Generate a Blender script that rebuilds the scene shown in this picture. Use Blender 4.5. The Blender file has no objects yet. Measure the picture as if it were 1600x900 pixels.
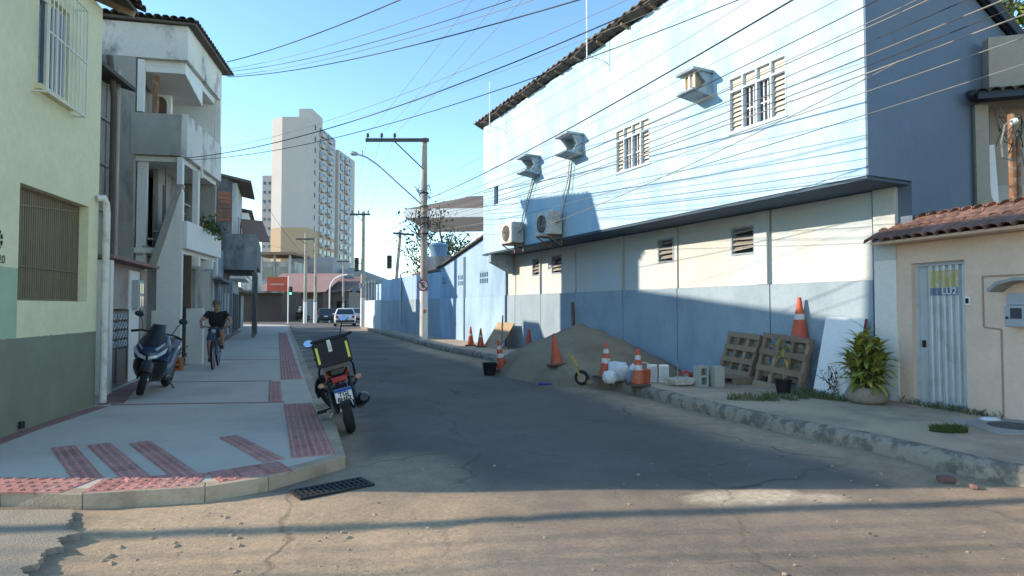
import bpy, bmesh, math, random
from mathutils import Vector, Matrix, noise
R = math.radians
random.seed(7)
scn = bpy.context.scene
C = scn.collection

# ---------------------------------------------------------------- camera, sky, sun, exposure
cam_d = bpy.data.cameras.new('camera')
cam_d.sensor_width = 36.0
cam_d.lens = 21.375
cam_d.clip_start = 0.05
cam_d.clip_end = 2500
cam = bpy.data.objects.new('camera', cam_d)
C.objects.link(cam)
cam.location = (0, 0, 1.58)
cam.rotation_euler = (R(91.81), 0, 0)
scn.camera = cam

SUN_EL = 23.6
world = bpy.data.worlds.new('World')
scn.world = world
world.use_nodes = True
wn = world.node_tree
sky = wn.nodes.new('ShaderNodeTexSky')
sky.sky_type = 'NISHITA'
sky.sun_disc = False
sky.sun_elevation = R(SUN_EL)
sky.sun_rotation = R(-90)
sky.altitude = 0
sky.air_density = 0.85
sky.dust_density = 0.0
sky.ozone_density = 2.2
bg = wn.nodes['Background']
bg.inputs['Strength'].default_value = 0.15
tint = wn.nodes.new('ShaderNodeMix'); tint.data_type = 'RGBA'; tint.blend_type = 'MULTIPLY'; tint.inputs['Factor'].default_value = 1
tint.inputs['B'].default_value = (1.12, 1.045, 0.90, 1)
hs = wn.nodes.new('ShaderNodeHueSaturation'); hs.inputs['Saturation'].default_value = 1.13
wn.links.new(sky.outputs['Color'], hs.inputs['Color']); wn.links.new(hs.outputs['Color'], tint.inputs['A']); wn.links.new(tint.outputs['Result'], bg.inputs['Color'])

sun_d = bpy.data.lights.new('sun', 'SUN')
sun_d.energy = 2.45
sun_d.angle = R(0.5)
sun_d.color = (1.0, 0.86, 0.68)
sun = bpy.data.objects.new('sun', sun_d)
C.objects.link(sun)
ld = Vector((math.cos(R(SUN_EL)), 0.02, -math.sin(R(SUN_EL))))
sun.rotation_euler = ld.to_track_quat('-Z', 'Y').to_euler()
sun.location = (-30, 0, 25)

scn.view_settings.view_transform = 'Standard'
scn.view_settings.look = 'None'
scn.view_settings.exposure = 1.5
scn.view_settings.gamma = 1.0
scn.render.engine = 'CYCLES'

# ---------------------------------------------------------------- helpers
class MB:
    """collects faces; build() links them as one mesh object"""
    def __init__(s): s.v = []; s.f = []; s.m = []
    def add(s, vs, fs, mi=0, M=None):
        b = len(s.v)
        for p in vs:
            p = Vector(p)
            s.v.append(tuple(M @ p if M else p))
        for f in fs:
            s.f.append(tuple(b + i for i in f)); s.m.append(mi)
        return s
    def box(s, x0, x1, y0, y1, z0, z1, mi=0, M=None):
        return s.add([(x0,y0,z0),(x1,y0,z0),(x1,y1,z0),(x0,y1,z0),(x0,y0,z1),(x1,y0,z1),(x1,y1,z1),(x0,y1,z1)],
                     [(0,3,2,1),(4,5,6,7),(0,1,5,4),(1,2,6,5),(2,3,7,6),(3,0,4,7)], mi, M)
    def bar(s, a, b, w, h, mi=0, up=(0,0,1)):
        """rectangular bar from a to b, w sideways, h along up"""
        a = Vector(a); b = Vector(b); d = (b-a).normalized(); u = Vector(up)
        sd = d.cross(u)
        if sd.length < 1e-4: sd = d.cross(Vector((0,1,0)))
        sd.normalize(); u = sd.cross(d).normalized()
        vs = []
        for p in (a, b):
            for i, j in ((-1,-1),(1,-1),(1,1),(-1,1)): vs.append(p + sd*(i*w/2) + u*(j*h/2))
        return s.add(vs, [(0,3,2,1),(4,5,6,7),(0,1,5,4),(1,2,6,5),(2,3,7,6),(3,0,4,7)][:0] + [(3,2,1,0),(4,5,6,7),(0,1,5,4),(1,2,6,5),(2,3,7,6),(3,0,4,7)], mi)
    def tube(s, pts, r, n=8, mi=0, cap=True, flat=None):
        pts = [Vector(p) for p in pts]; k = len(pts)
        rs = r if isinstance(r, (list, tuple)) else [r]*k
        ref = None; b = len(s.v)
        for i, p in enumerate(pts):
            d = (pts[min(i+1,k-1)] - pts[max(i-1,0)]).normalized()
            if ref is None:
                ref = d.orthogonal().normalized()
                if flat: ref = Vector(flat)
            ref = (ref - d*ref.dot(d)).normalized(); q = d.cross(ref)
            for j in range(n):
                a = 2*math.pi*j/n
                s.v.append(tuple(p + (ref*math.cos(a) + q*math.sin(a))*rs[i]))
        for i in range(k-1):
            for j in range(n):
                s.f.append((b+i*n+j, b+i*n+(j+1)%n, b+(i+1)*n+(j+1)%n, b+(i+1)*n+j)); s.m.append(mi)
        if cap:
            s.f.append(tuple(b+j for j in range(n))[::-1]); s.m.append(mi)
            s.f.append(tuple(b+(k-1)*n+j for j in range(n))); s.m.append(mi)
        return s
    def lathe(s, prof, n=16, mi=0, M=None):
        vs = []; fs = []; k = len(prof)
        for r, z in prof:
            for j in range(n):
                a = 2*math.pi*j/n; vs.append((r*math.cos(a), r*math.sin(a), z))
        for i in range(k-1):
            for j in range(n): fs.append((i*n+j, i*n+(j+1)%n, (i+1)*n+(j+1)%n, (i+1)*n+j))
        fs.append(tuple(range(n))[::-1]); fs.append(tuple((k-1)*n+j for j in range(n)))
        return s.add(vs, fs, mi, M)
    def prism(s, poly, lo, hi, axis='y', mi=0, M=None):
        """poly in the two other axes, extruded along axis"""
        n = len(poly)
        def P(a, b, c):
            return {'x': (c,a,b), 'y': (a,c,b), 'z': (a,b,c)}[axis]
        vs = [P(a,b,lo) for a,b in poly] + [P(a,b,hi) for a,b in poly]
        fs = [tuple(range(n)), tuple(range(2*n-1, n-1, -1))]
        fs += [(i, i+n, (i+1)%n+n, (i+1)%n) for i in range(n)]
        return s.add(vs, fs, mi, M)
    def wall(s, x0, x1, z0, z1, holes=(), y=0.0, t=0.2, mi=0):
        """wall in the xz plane, front face at y, thickness t towards y+t, rectangular holes (x0,x1,z0,z1)"""
        xs = sorted({x0, x1, *[h[0] for h in holes], *[h[1] for h in holes]})
        zs = sorted({z0, z1, *[h[2] for h in holes], *[h[3] for h in holes]})
        xs = [x for x in xs if x0 <= x <= x1]; zs = [z for z in zs if z0 <= z <= z1]
        ins = lambda x, z: any(h[0] < x < h[1] and h[2] < z < h[3] for h in holes)
        for i in range(len(xs)-1):
            for j in range(len(zs)-1):
                a, b, c, d = xs[i], xs[i+1], zs[j], zs[j+1]
                if ins((a+b)/2, (c+d)/2): continue
                s.add([(a,y,c),(b,y,c),(b,y,d),(a,y,d)], [(0,1,2,3)], mi)
                s.add([(a,y+t,c),(b,y+t,c),(b,y+t,d),(a,y+t,d)], [(3,2,1,0)], mi)
        for a, b, c, d in list(holes) + [(x0,x1,z0,z1)]:
            s.add([(a,y,c),(b,y,c),(b,y,d),(a,y,d),(a,y+t,c),(b,y+t,c),(b,y+t,d),(a,y+t,d)],
                  [(0,4,5,1),(1,5,6,2),(2,6,7,3),(3,7,4,0)], mi)
        return s
    def mesh(s, name, mats):
        me = bpy.data.meshes.new(name)
        me.from_pydata(s.v, [], s.f)
        for m in (mats if isinstance(mats, (list, tuple)) else [mats]): me.materials.append(m)
        me.polygons.foreach_set('material_index', s.m)
        bm = bmesh.new(); bm.from_mesh(me)
        bmesh.ops.recalc_face_normals(bm, faces=bm.faces)
        bm.to_mesh(me); bm.free()
        me.update()
        return me
    def build(s, name, mats, parent=None, smooth=0, bevel=0, loc=None, rot=None):
        me = s.mesh(name, mats)
        if smooth: smooth_mesh(me, smooth)
        return put(name, me, parent, loc, rot, bevel)

def smooth_mesh(me, ang=40):
    me.polygons.foreach_set('use_smooth', [True]*len(me.polygons))
    me.set_sharp_from_angle(angle=R(ang))

def put(name, me, parent=None, loc=None, rot=None, bevel=0, M=None):
    o = bpy.data.objects.new(name, me); C.objects.link(o)
    if parent: o.parent = parent
    if M is not None: o.matrix_basis = M
    if loc is not None: o.location = loc
    if rot is not None: o.rotation_euler = rot
    if bevel:
        b = o.modifiers.new('bevel', 'BEVEL'); b.width = bevel; b.segments = 2; b.limit_method = 'ANGLE'; b.angle_limit = R(40)
    return o

def tag(o, label=None, cat=None, group=None, kind=None):
    if label: o['label'] = label
    if cat: o['category'] = cat
    if group: o['group'] = group
    if kind: o['kind'] = kind
    return o

def thing(name, label, cat, loc=(0,0,0), rotz=0.0, group=None):
    o = bpy.data.objects.new(name, None); C.objects.link(o)
    o.empty_display_size = 0.2
    o.location = loc; o.rotation_euler = (0, 0, rotz)
    return tag(o, label, cat, group)

def struct(o): o['kind'] = 'structure'; return o
def stuff(o): o['kind'] = 'stuff'; return o

def copy_tree(o, parent=None):
    c = o.copy(); C.objects.link(c); c.parent = parent
    for ch in list(o.children): copy_tree(ch, c)
    return c

# ---------------------------------------------------------------- materials
def mat(name, col, rough=0.85, var=0.12, scale=2.0, bump=0.15, bscale=45, metal=0.0, spec=0.3,
        dirt=None, amt=0.5, dscale=1.2, dlo=0.5, dhi=0.62, streak=1.0, rnd=0.0, coat=0.0, lines=None, fine=0.08, emit=None, alpha=None, trans=0):
    m = bpy.data.materials.new(name); m.use_nodes = True
    nt = m.node_tree; N = nt.nodes; L = nt.links
    b = N['Principled BSDF']
    b.inputs['Roughness'].default_value = rough
    b.inputs['Metallic'].default_value = metal
    b.inputs['Specular IOR Level'].default_value = spec
    if coat: b.inputs['Coat Weight'].default_value = coat; b.inputs['Coat Roughness'].default_value = 0.12
    if trans: b.inputs['Transmission Weight'].default_value = trans
    geo = N.new('ShaderNodeNewGeometry')
    pos = geo.outputs['Position']
    def nz(sc, det=4, vec=None, ro=0.55):
        n = N.new('ShaderNodeTexNoise'); n.inputs['Scale'].default_value = sc; n.inputs['Detail'].default_value = det
        n.inputs['Roughness'].default_value = ro
        L.new(vec or pos, n.inputs['Vector']); return n.outputs['Fac']
    def mth(op, a, c):
        n = N.new('ShaderNodeMath'); n.operation = op
        for i, q in enumerate((a, c)):
            if isinstance(q, (int, float)): n.inputs[i].default_value = q
            else: L.new(q, n.inputs[i])
        return n.outputs[0]
    # value factor = 1 + var*(2n-1)*1.8 + fine
    v = mth('MULTIPLY_ADD', nz(scale), 3.0*var)
    v.node.inputs[2].default_value = 1 - 1.5*var
    if fine:
        f = mth('MULTIPLY_ADD', nz(scale*14, 3), 3.0*fine); f.node.inputs[2].default_value = 1 - 1.5*fine
        v = mth('MULTIPLY', v, f)
    if rnd:
        oi = N.new('ShaderNodeObjectInfo')
        r = mth('MULTIPLY_ADD', oi.outputs['Random'], 2*rnd); r.node.inputs[2].default_value = 1 - rnd
        v = mth('MULTIPLY', v, r)
    mul = N.new('ShaderNodeMix'); mul.data_type = 'RGBA'; mul.blend_type = 'MULTIPLY'; mul.inputs['Factor'].default_value = 1
    mul.inputs['A'].default_value = (*col, 1)
    L.new(v, mul.inputs['B'])
    out = mul.outputs['Result']
    if dirt:
        vec = pos
        if streak != 1.0:
            mp = N.new('ShaderNodeMapping'); mp.inputs['Scale'].default_value = (1, 1, streak)
            L.new(pos, mp.inputs['Vector']); vec = mp.outputs['Vector']
        ramp = N.new('ShaderNodeMapRange'); ramp.inputs['From Min'].default_value = dlo; ramp.inputs['From Max'].default_value = dhi
        ramp.inputs['To Max'].default_value = amt
        L.new(nz(dscale, 7, vec, 0.65), ramp.inputs['Value'])
        mx = N.new('ShaderNodeMix'); mx.data_type = 'RGBA'; mx.inputs['B'].default_value = (*dirt, 1)
        L.new(ramp.outputs['Result'], mx.inputs['Factor']); L.new(out, mx.inputs['A']); out = mx.outputs['Result']
    L.new(out, b.inputs['Base Color'])
    h = None
    if bump:
        bn = N.new('ShaderNodeBump'); bn.inputs['Strength'].default_value = bump; bn.inputs['Distance'].default_value = 0.02
        h = nz(bscale, 5)
        if lines:
            sx = N.new('ShaderNodeSeparateXYZ'); L.new(pos, sx.inputs[0])
            w = mth('PINGPONG', sx.outputs['Z'], lines/2)
            w2 = N.new('ShaderNodeMapRange'); w2.inputs['From Max'].default_value = lines*0.06; w2.inputs['To Max'].default_value = 0.9
            L.new(w, w2.inputs['Value'])
            h = mth('ADD', h, w2.outputs['Result'])
        L.new(h, bn.inputs['Height']); L.new(bn.outputs['Normal'], b.inputs['Normal'])
    if emit:
        b.inputs['Emission Color'].default_value = (*emit[:3], 1); b.inputs['Emission Strength'].default_value = emit[3]
    m['out'] = out.node.name
    return m

def paint_zone(m, zones, soft=0.01):
    """adds painted zones to a material in object space: zones of (axis tests, colour); each test (axis 0..2, lo, hi)"""
    nt = m.node_tree; N = nt.nodes; L = nt.links; b = N['Principled BSDF']
    cur = b.inputs['Base Color'].links[0].from_socket
    tc = N.new('ShaderNodeTexCoord'); sx = N.new('ShaderNodeSeparateXYZ'); 
    nzz = N.new('ShaderNodeTexNoise'); nzz.inputs['Scale'].default_value = 9
    L.new(tc.outputs['Object'], nzz.inputs['Vector'])
    ad = N.new('ShaderNodeVectorMath'); ad.operation = 'MULTIPLY_ADD'; ad.inputs[1].default_value = (0.03, 0.03, 0.03)
    L.new(nzz.outputs['Color'], ad.inputs[0]); L.new(tc.outputs['Object'], ad.inputs[2])
    L.new(ad.outputs[0], sx.inputs[0])
    for tests, col in zones:
        fac = None
        for ax, lo, hi in tests:
            for op, val in (('GREATER_THAN', lo), ('LESS_THAN', hi)):
                if val is None: continue
                n = N.new('ShaderNodeMath'); n.operation = op; n.inputs[1].default_value = val; L.new(sx.outputs[ax], n.inputs[0])
                if fac is None: fac = n.outputs[0]
                else:
                    q = N.new('ShaderNodeMath'); q.operation = 'MULTIPLY'; L.new(fac, q.inputs[0]); L.new(n.outputs[0], q.inputs[1]); fac = q.outputs[0]
        vn = N.new('ShaderNodeTexNoise'); vn.inputs['Scale'].default_value = 2.2; vn.inputs['Detail'].default_value = 6
        L.new(tc.outputs['Object'], vn.inputs['Vector'])
        mr = N.new('ShaderNodeMapRange'); mr.inputs['To Min'].default_value = 0.75; mr.inputs['To Max'].default_value = 1.25; L.new(vn.outputs['Fac'], mr.inputs['Value'])
        mu = N.new('ShaderNodeMix'); mu.data_type = 'RGBA'; mu.blend_type = 'MULTIPLY'; mu.inputs['Factor'].default_value = 1; mu.inputs['A'].default_value = (*col, 1)
        L.new(mr.outputs['Result'], mu.inputs['B'])
        mx = N.new('ShaderNodeMix'); mx.data_type = 'RGBA'
        L.new(fac, mx.inputs['Factor']); L.new(cur, mx.inputs['A']); L.new(mu.outputs['Result'], mx.inputs['B'])
        cur = mx.outputs['Result']
    L.new(cur, b.inputs['Base Color'])
    return m

K = {}
K['white'] = mat('white paint', (.74,.70,.63), .7, .05, 1.5, .08, dirt=(.35,.33,.3), amt=.35, dscale=1.5, dlo=.55, dhi=.75)
K['plainwhite'] = mat('clean white', (.82,.80,.77), .5, .03, 2, .03)
K['black'] = mat('black plastic', (.018,.018,.02), .45, .1, 6, .05, fine=.1)
K['rubber'] = mat('tyre rubber', (.02,.02,.02), .85, .1, 8, .2)
K['darkvoid'] = mat('dark interior', (.025,.023,.022), .9, .2, 2, 0)
K['glass'] = mat('window glass', (.04,.05,.06), .08, .1, 1, 0, spec=.8)
K['steel'] = mat('bare steel', (.45,.46,.47), .35, .1, 8, .05, metal=.9)
K['chrome'] = mat('chrome', (.75,.76,.78), .12, .03, 8, 0, metal=1)
K['rust'] = mat('rusty iron', (.23,.115,.06), .85, .25, 7, .3, dirt=(.42,.36,.3), amt=.6, dscale=9)
K['orange'] = mat('orange cone plastic', (.52,.10,.05), .6, .14, 6, .05, dirt=(.35,.2,.13), amt=.5, dscale=7)
K['cable'] = mat('black cable', (.03,.03,.032), .6, .1, 3, 0)
K['cable2'] = mat('weathered grey cable', (.22,.215,.2), .6, .15, 3, 0)
K['concrete'] = mat('concrete', (.36,.345,.315), .9, .14, 2.4, .3, dirt=(.2,.19,.17), amt=.5, dscale=1.6)
K['poleconc'] = mat('pole concrete', (.40,.35,.28), .9, .12, 2, .3, dirt=(.25,.21,.17), amt=.6, dscale=2.5, streak=.3)
K['wood'] = mat('pallet wood', (.27,.19,.125), .85, .16, 6, .35, bscale=30, rnd=.22, dirt=(.16,.115,.08), amt=.5, dscale=6)
K['tile'] = mat('clay roof tile', (.235,.135,.108), .85, .15, 5, .25, rnd=.25, dirt=(.12,.08,.065), amt=.6, dscale=4)
K['tiledark'] = mat('weathered roof tile', (.105,.085,.07), .9, .2, 5, .3, rnd=.3, dirt=(.06,.05,.045), amt=.6, dscale=4)
K['grey_metal'] = mat('grey painted metal', (.38,.40,.41), .5, .06, 3, .05, metal=.2)
K['pvc'] = mat('white pipe', (.66,.63,.56), .5, .08, 3, .03, dirt=(.33,.29,.22), amt=.5, dscale=5)
K['green'] = mat('leaf green', (.075,.125,.022), .55, .25, 4, .1, rnd=.3)
# ---------------------------------------------------------------- ground, road, sidewalks
from mathutils.geometry import tessellate_polygon
KL = [(-40,4.3),(-8,4.78),(-4.04,4.85),(-3.35,4.79),(-2.49,4.98),(-2.09,5.27),(-1.63,6.01),(-2.17,7.56),(-3.42,10.78),(-5.06,15.07),(-8.12,23.17),(-13.63,37.61),(-18.0,49.2),(-19.2,51.0),(-22,52),(-60,54)]
KR = [(60,1.5),(9,3.0),(6,3.9),(4.95,4.75),(4.48,5.38),(4.27,5.66),(3.92,6.7),(3.41,7.6),(2.7,9.4),(2.2,11.18),(1.6,12.6),(-.77,18.37),(-2.56,22.15),(-10.1,41.79),(-11.2,45),(-10.2,47.5),(-7,48.5),(40,52)]
HL, HR = 0.12, 0.18

def offset(line, d):
    out = []
    for i, p in enumerate(line):
        a = Vector(line[max(i-1,0)]); b = Vector(line[min(i+1,len(line)-1)]); p = Vector(p)
        n = Vector((0,0))
        for q, r in ((a,p),(p,b)):
            if (r-q).length > 1e-6:
                t = (r-q).normalized(); n += Vector((-t.y, t.x))
        n.normalize(); out.append(tuple(p + n*d))
    return out
def resample(line, step):
    pts = []
    for i in range(len(line)-1):
        a = Vector(line[i]); b = Vector(line[i+1]); k = max(1, round((b-a).length/step))
        for j in range(k): pts.append(a.lerp(b, j/k))
    pts.append(Vector(line[-1])); return [tuple(p) for p in pts]
def dist_line(x, y, line):
    p = Vector((x,y)); best = 1e9
    for i in range(len(line)-1):
        a = Vector(line[i]); b = Vector(line[i+1]); ab = b-a
        t = max(0, min(1, (p-a).dot(ab)/ab.length_squared)); best = min(best, (p-a-ab*t).length)
    return best
sm = lambda x, a, b: (lambda t: t*t*(3-2*t))(max(0, min(1, (x-a)/(b-a))))

mb = MB(); mb.add([(-900,-300,-.14),(900,-300,-.14),(900,1500,-.14),(-900,1500,-.14)], [(0,1,2,3)])
K['soil'] = mat('dusty soil', (.30,.24,.17), .95, .15, .8, .3)
struct(mb.build('ground', K['soil']))

def frange(a, b, s):
    k = max(1, round((b-a)/s)); return [a+(b-a)*i/k for i in range(k)]
xs = frange(-60,-12,4)+frange(-12,-5,.7)+frange(-5,6,.16)+frange(6,12,.8)+frange(12,60,6)+[60]
ys = frange(-14,1.5,1.5)+frange(1.5,7,.11)+frange(7,24,.45)+frange(24,60,2)+frange(60,110,10)+[110]
ragged = [(-3.6,5.2),(-3.36,4.72),(-3.24,4.56),(-3.17,4.34),(-2.98,4.24),(-3.05,4.12),(-2.93,4.0),(-2.98,3.88),(-2.88,3.76),(-2.9,3.66),(-2.72,3.5),(-2.75,3.2),(-2.5,2.9),(-2.6,2.4),(-2.2,1.5)]
def slab_edge(y):
    for (x0,y0),(x1,y1) in zip(ragged, ragged[1:]):
        if y1 <= y <= y0: return x1+(x0-x1)*(y-y1)/(y0-y1)+.05*noise.noise((y*9,3,1))
    return -3.4
v = []; f = []; col = []
for y in ys:
    for x in xs:
        n1 = noise.noise((x*.9, y*.9, 0)); n2 = noise.noise((x*3.1, y*3.1, 5)); n3 = noise.noise((x*8, y*8, 9))
        dR = dist_line(x, y, KR[1:15]); dL = dist_line(x, y, KL[2:14])
        dust = 1 - sm(dR + .22*n1 + .08*n2, .55, 1.15)
        dust = max(dust, .9*(1 - sm(dL + .15*n1, .12, .5)) if y > 6 else 0)
        dust = max(dust, .85*(1 - sm(math.hypot(x+1.2, (y-5.6)*.8) + .3*n1, .5, 1.1)))
        dust = max(dust, (1 - sm(y + .18*n1 + .1*n2, 5.0, 5.75))*(.66+.25*n1+.12*n2))
        inner = sm(x, slab_edge(y)-.02, slab_edge(y)+.1)
        dirt = inner*(1 - sm(x + .35*n1 + .2*n2, -.9, .3))*(1 - sm(y+.1*n1, 5.0, 5.3))
        sx, sy = (x-2.05)/.62, (y-5.12)/.22
        scar = max(0, 1 - sm(math.hypot(sx, sy) + .5*n1 + .35*n2 + .15*n3, .55, .95))
        z = 0
        if y < 6.5 and -7 < x < 9:
            z += .012*n1*(1-sm(y,5.6,6.4)) + dirt*(-.03*sm(dL,.05,.6) + .014*n2 + .010*n3) + .006*n3*dust
            if x < slab_edge(y) and y < 4.7: z += .012*n1 + .01
            z += .012*scar
            z *= sm(math.hypot(x+1.56, y-5.335), .45, .75)
        v.append((x,y,z)); col.append((max(0,min(1,dust)), dirt, scar, 1))
w = len(xs)
f = [(j*w+i, j*w+i+1, (j+1)*w+i+1, (j+1)*w+i) for j in range(len(ys)-1) for i in range(w-1)]
me = bpy.data.meshes.new('road'); me.from_pydata(v, [], f)
ca = me.color_attributes.new('dust', 'FLOAT_COLOR', 'POINT')
ca.data.foreach_set('color', [c for q in col for c in q])
me.polygons.foreach_set('use_smooth', [True]*len(me.polygons))
K['asphalt'] = m = mat('dusty asphalt', (.125,.109,.098), .9, .12, .7, .35, bscale=90, fine=.12, dirt=(.155,.135,.12), amt=.7, dscale=.5)
nt = m.node_tree; N = nt.nodes; L = nt.links; b = N['Principled BSDF']
cur = b.inputs['Base Color'].links[0].from_socket
at = N.new('ShaderNodeAttribute'); at.attribute_name = 'dust'
sp = N.new('ShaderNodeSeparateColor'); L.new(at.outputs['Color'], sp.inputs[0])
geo = N.new('ShaderNodeNewGeometry')
def nzf(sc, lo, hi):
    n = N.new('ShaderNodeTexNoise'); n.inputs['Scale'].default_value = sc; n.inputs['Detail'].default_value = 7; L.new(geo.outputs['Position'], n.inputs['Vector'])
    r = N.new('ShaderNodeMapRange'); r.inputs['To Min'].default_value = lo; r.inputs['To Max'].default_value = hi
    r.inputs['From Min'].default_value = .3; r.inputs['From Max'].default_value = .7
    L.new(n.outputs['Fac'], r.inputs['Value']); return r.outputs['Result']
for ch, c, lo, hi, sc in (('Red', (.38,.285,.19), .55, 1.05, 5), ('Green', (.46,.335,.215), .65, 1.1, 7), ('Blue', (.58,.47,.34), .5, 1.1, 12)):
    mu = N.new('ShaderNodeMath'); mu.operation = 'MULTIPLY'; mu.use_clamp = True
    L.new(sp.outputs[ch], mu.inputs[0]); L.new(nzf(sc, lo, hi), mu.inputs[1])
    cm = N.new('ShaderNodeMix'); cm.data_type = 'RGBA'; cm.blend_type = 'MULTIPLY'; cm.inputs['Factor'].default_value = 1; cm.inputs['A'].default_value = (*c,1)
    L.new(nzf(30, .8, 1.15), cm.inputs['B'])
    mx = N.new('ShaderNodeMix'); mx.data_type = 'RGBA'
    L.new(mu.outputs[0], mx.inputs['Factor']); L.new(cur, mx.inputs['A']); L.new(cm.outputs['Result'], mx.inputs['B']); cur = mx.outputs['Result']
# hairline cracks, broken up by noise
vn = N.new('ShaderNodeTexVoronoi'); vn.feature = 'DISTANCE_TO_EDGE'; vn.inputs['Scale'].default_value = .42
wd = N.new('ShaderNodeTexNoise'); wd.inputs['Scale'].default_value = 2.2; wd.inputs['Detail'].default_value = 6; L.new(geo.outputs['Position'], wd.inputs['Vector'])
va = N.new('ShaderNodeVectorMath'); va.operation = 'MULTIPLY_ADD'; va.inputs[1].default_value = (.55,.55,0); L.new(wd.outputs['Color'], va.inputs[0]); L.new(geo.outputs['Position'], va.inputs[2]); L.new(va.outputs[0], vn.inputs['Vector'])
cr = N.new('ShaderNodeMapRange'); cr.inputs['From Min'].default_value = .002; cr.inputs['From Max'].default_value = .009; cr.inputs['To Min'].default_value = .75; cr.inputs['To Max'].default_value = 0; L.new(vn.outputs['Distance'], cr.inputs['Value'])
cm2 = N.new('ShaderNodeMath'); cm2.operation = 'MULTIPLY'; L.new(cr.outputs['Result'], cm2.inputs[0]); L.new(nzf(.6, -.4, 1.1), cm2.inputs[1]); cm2.use_clamp = True
mx = N.new('ShaderNodeMix'); mx.data_type = 'RGBA'; mx.inputs['B'].default_value = (.045,.04,.036,1)
L.new(cm2.outputs[0], mx.inputs['Factor']); L.new(cur, mx.inputs['A']); cur = mx.outputs['Result']
# older resurfacing: broad uneven tone
mv = N.new('ShaderNodeMix'); mv.data_type = 'RGBA'; mv.blend_type = 'MULTIPLY'; mv.inputs['Factor'].default_value = 1; L.new(cur, mv.inputs['A']); L.new(nzf(.45, .8, 1.18), mv.inputs['B']); cur = mv.outputs['Result']
L.new(cur, b.inputs['Base Color'])
me.materials.append(m)
struct(put('road', me))

# far cross street beyond the row of houses keeps the same sheet; old asphalt slab with a broken edge
mb = MB()
top = [(x, y) for x, y in ragged if y < 4.75]
fine = []
for (x0,y0),(x1,y1) in zip(top, top[1:]):
    for j in range(5):
        t = j/5; fine.append((x0+(x1-x0)*t + random.uniform(-.025,.025), y0+(y1-y0)*t + random.uniform(-.012,.012)))
poly = [(-14,4.6),(-5,4.66)] + fine + [(-2.3,1.0),(-14,1.0)]
tri = tessellate_polygon([[Vector((x,y,0)) for x,y in poly]])
n = len(poly)
mb.add([(x,y,.032) for x,y in poly] + [(x+.015,y,-.08) for x,y in poly], [tuple(t) for t in tri] + [(i,(i+1)%n,(i+1)%n+n,i+n) for i in range(n)])
K['oldasphalt'] = mat('worn pale asphalt', (.27,.235,.185), .9, .16, 1.3, .5, bscale=70, fine=.15, dirt=(.38,.30,.215), amt=.8, dscale=1.1, dlo=.42, dhi=.6)
struct(mb.build('asphalt_patch', K['oldasphalt']))

def sidewalk(name, line, h, side, close, m):
    inner = offset(line, .15*side)
    poly = inner + close
    tri = tessellate_polygon([[Vector((x,y,0)) for x,y in poly]])
    b = MB(); n = len(poly)
    b.add([(x,y,h) for x,y in poly] + [(x,y,-.03) for x,y in poly], [tuple(t) for t in tri] + [(i,(i+1)%n,(i+1)%n+n,i+n) for i in range(n)])
    return struct(b.build(name, m))
K['walk'] = mat('new sidewalk concrete', (.50,.435,.365), .88, .09, .9, .2, bscale=60, dirt=(.41,.355,.30), amt=.6, dscale=.8, fine=.05)
K['walkR'] = mat('old dusty sidewalk', (.45,.355,.255), .92, .14, 1.1, .4, bscale=40, dirt=(.26,.215,.17), amt=.75, dscale=1.0, dlo=.45, dhi=.62, fine=.1)
K['kerb'] = mat('kerb concrete', (.40,.315,.225), .9, .14, 2.5, .3, rnd=.1, dirt=(.24,.18,.12), amt=.6, dscale=3)
K['kerbR'] = mat('crumbling kerb concrete', (.32,.265,.205), .95, .2, 5, .7, bscale=25, rnd=.12, dirt=(.10,.09,.08), amt=.8, dscale=5, dlo=.46, dhi=.58)
swl = sidewalk('sidewalk', KL, HL, 1, [(-60,90),(-60,4.6)], K['walk'])
swr = sidewalk('sidewalk', KR, HR, -1, [(40,40),(60,20)], K['walkR'])

def kerb(parent, line, h, side, step, m, rough=0):
    pts = resample(line, step); inn = offset(pts, .15*side)
    for i in range(len(pts)-1):
        a, b2, c, d = pts[i], pts[i+1], inn[i+1], inn[i]
        q = MB(); g = .002
        if rough == 0:
            def L2(p, r, t): return (p[0]+(r[0]-p[0])*t, p[1]+(r[1]-p[1])*t)
            t = g/max(.1, math.dist(a,b2))
            a1, b1, c1, d1 = L2(a,b2,t), L2(b2,a,t), L2(c,d,t), L2(d,c,t)
            zz = h + .003 + random.uniform(0,.003)
            q.add([(*a1,-.12),(*b1,-.12),(*c1,-.12),(*d1,-.12),(*a1,zz),(*b1,zz),(*c1,zz),(*d1,zz)],
                  [(0,3,2,1),(4,5,6,7),(0,1,5,4),(1,2,6,5),(2,3,7,6),(3,0,4,7)])
            q.build('kerbstone', m, parent, bevel=.007)
        else:
            k = 7; rows = [(0,-.03),(0,.05),(.0,.12),(.03,h-.01),(.08,h+.004),(.15,h+.002),(.15,-.03)]
            vs = []
            for j in range(k+1):
                t = j/k; px = a[0]+(b2[0]-a[0])*t; py = a[1]+(b2[1]-a[1])*t; ix = d[0]+(c[0]-d[0])*t; iy = d[1]+(c[1]-d[1])*t
                for r_, (o, z) in enumerate(rows):
                    u = o/.15; X = px+(ix-px)*u; Y = py+(iy-py)*u
                    nn = noise.noise((X*6,Y*6,z*9))*rough
                    e = nn if 0 < r_ < 5 else 0
                    X -= (ix-px)/.15*e; Y -= (iy-py)/.15*e
                    vs.append((X, Y, z + (noise.noise((X*4,Y*4,2))*rough*.7 if 2 < r_ < 5 else 0)))
            w_ = len(rows)
            fs = [(j*w_+i2, j*w_+i2+1, (j+1)*w_+i2+1, (j+1)*w_+i2) for j in range(k) for i2 in range(w_-1)]
            fs += [tuple(range(w_)), tuple(k*w_+i2 for i2 in range(w_))[::-1]]
            q.add(vs, fs); q.build('kerbstone', m, parent, smooth=50)
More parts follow.
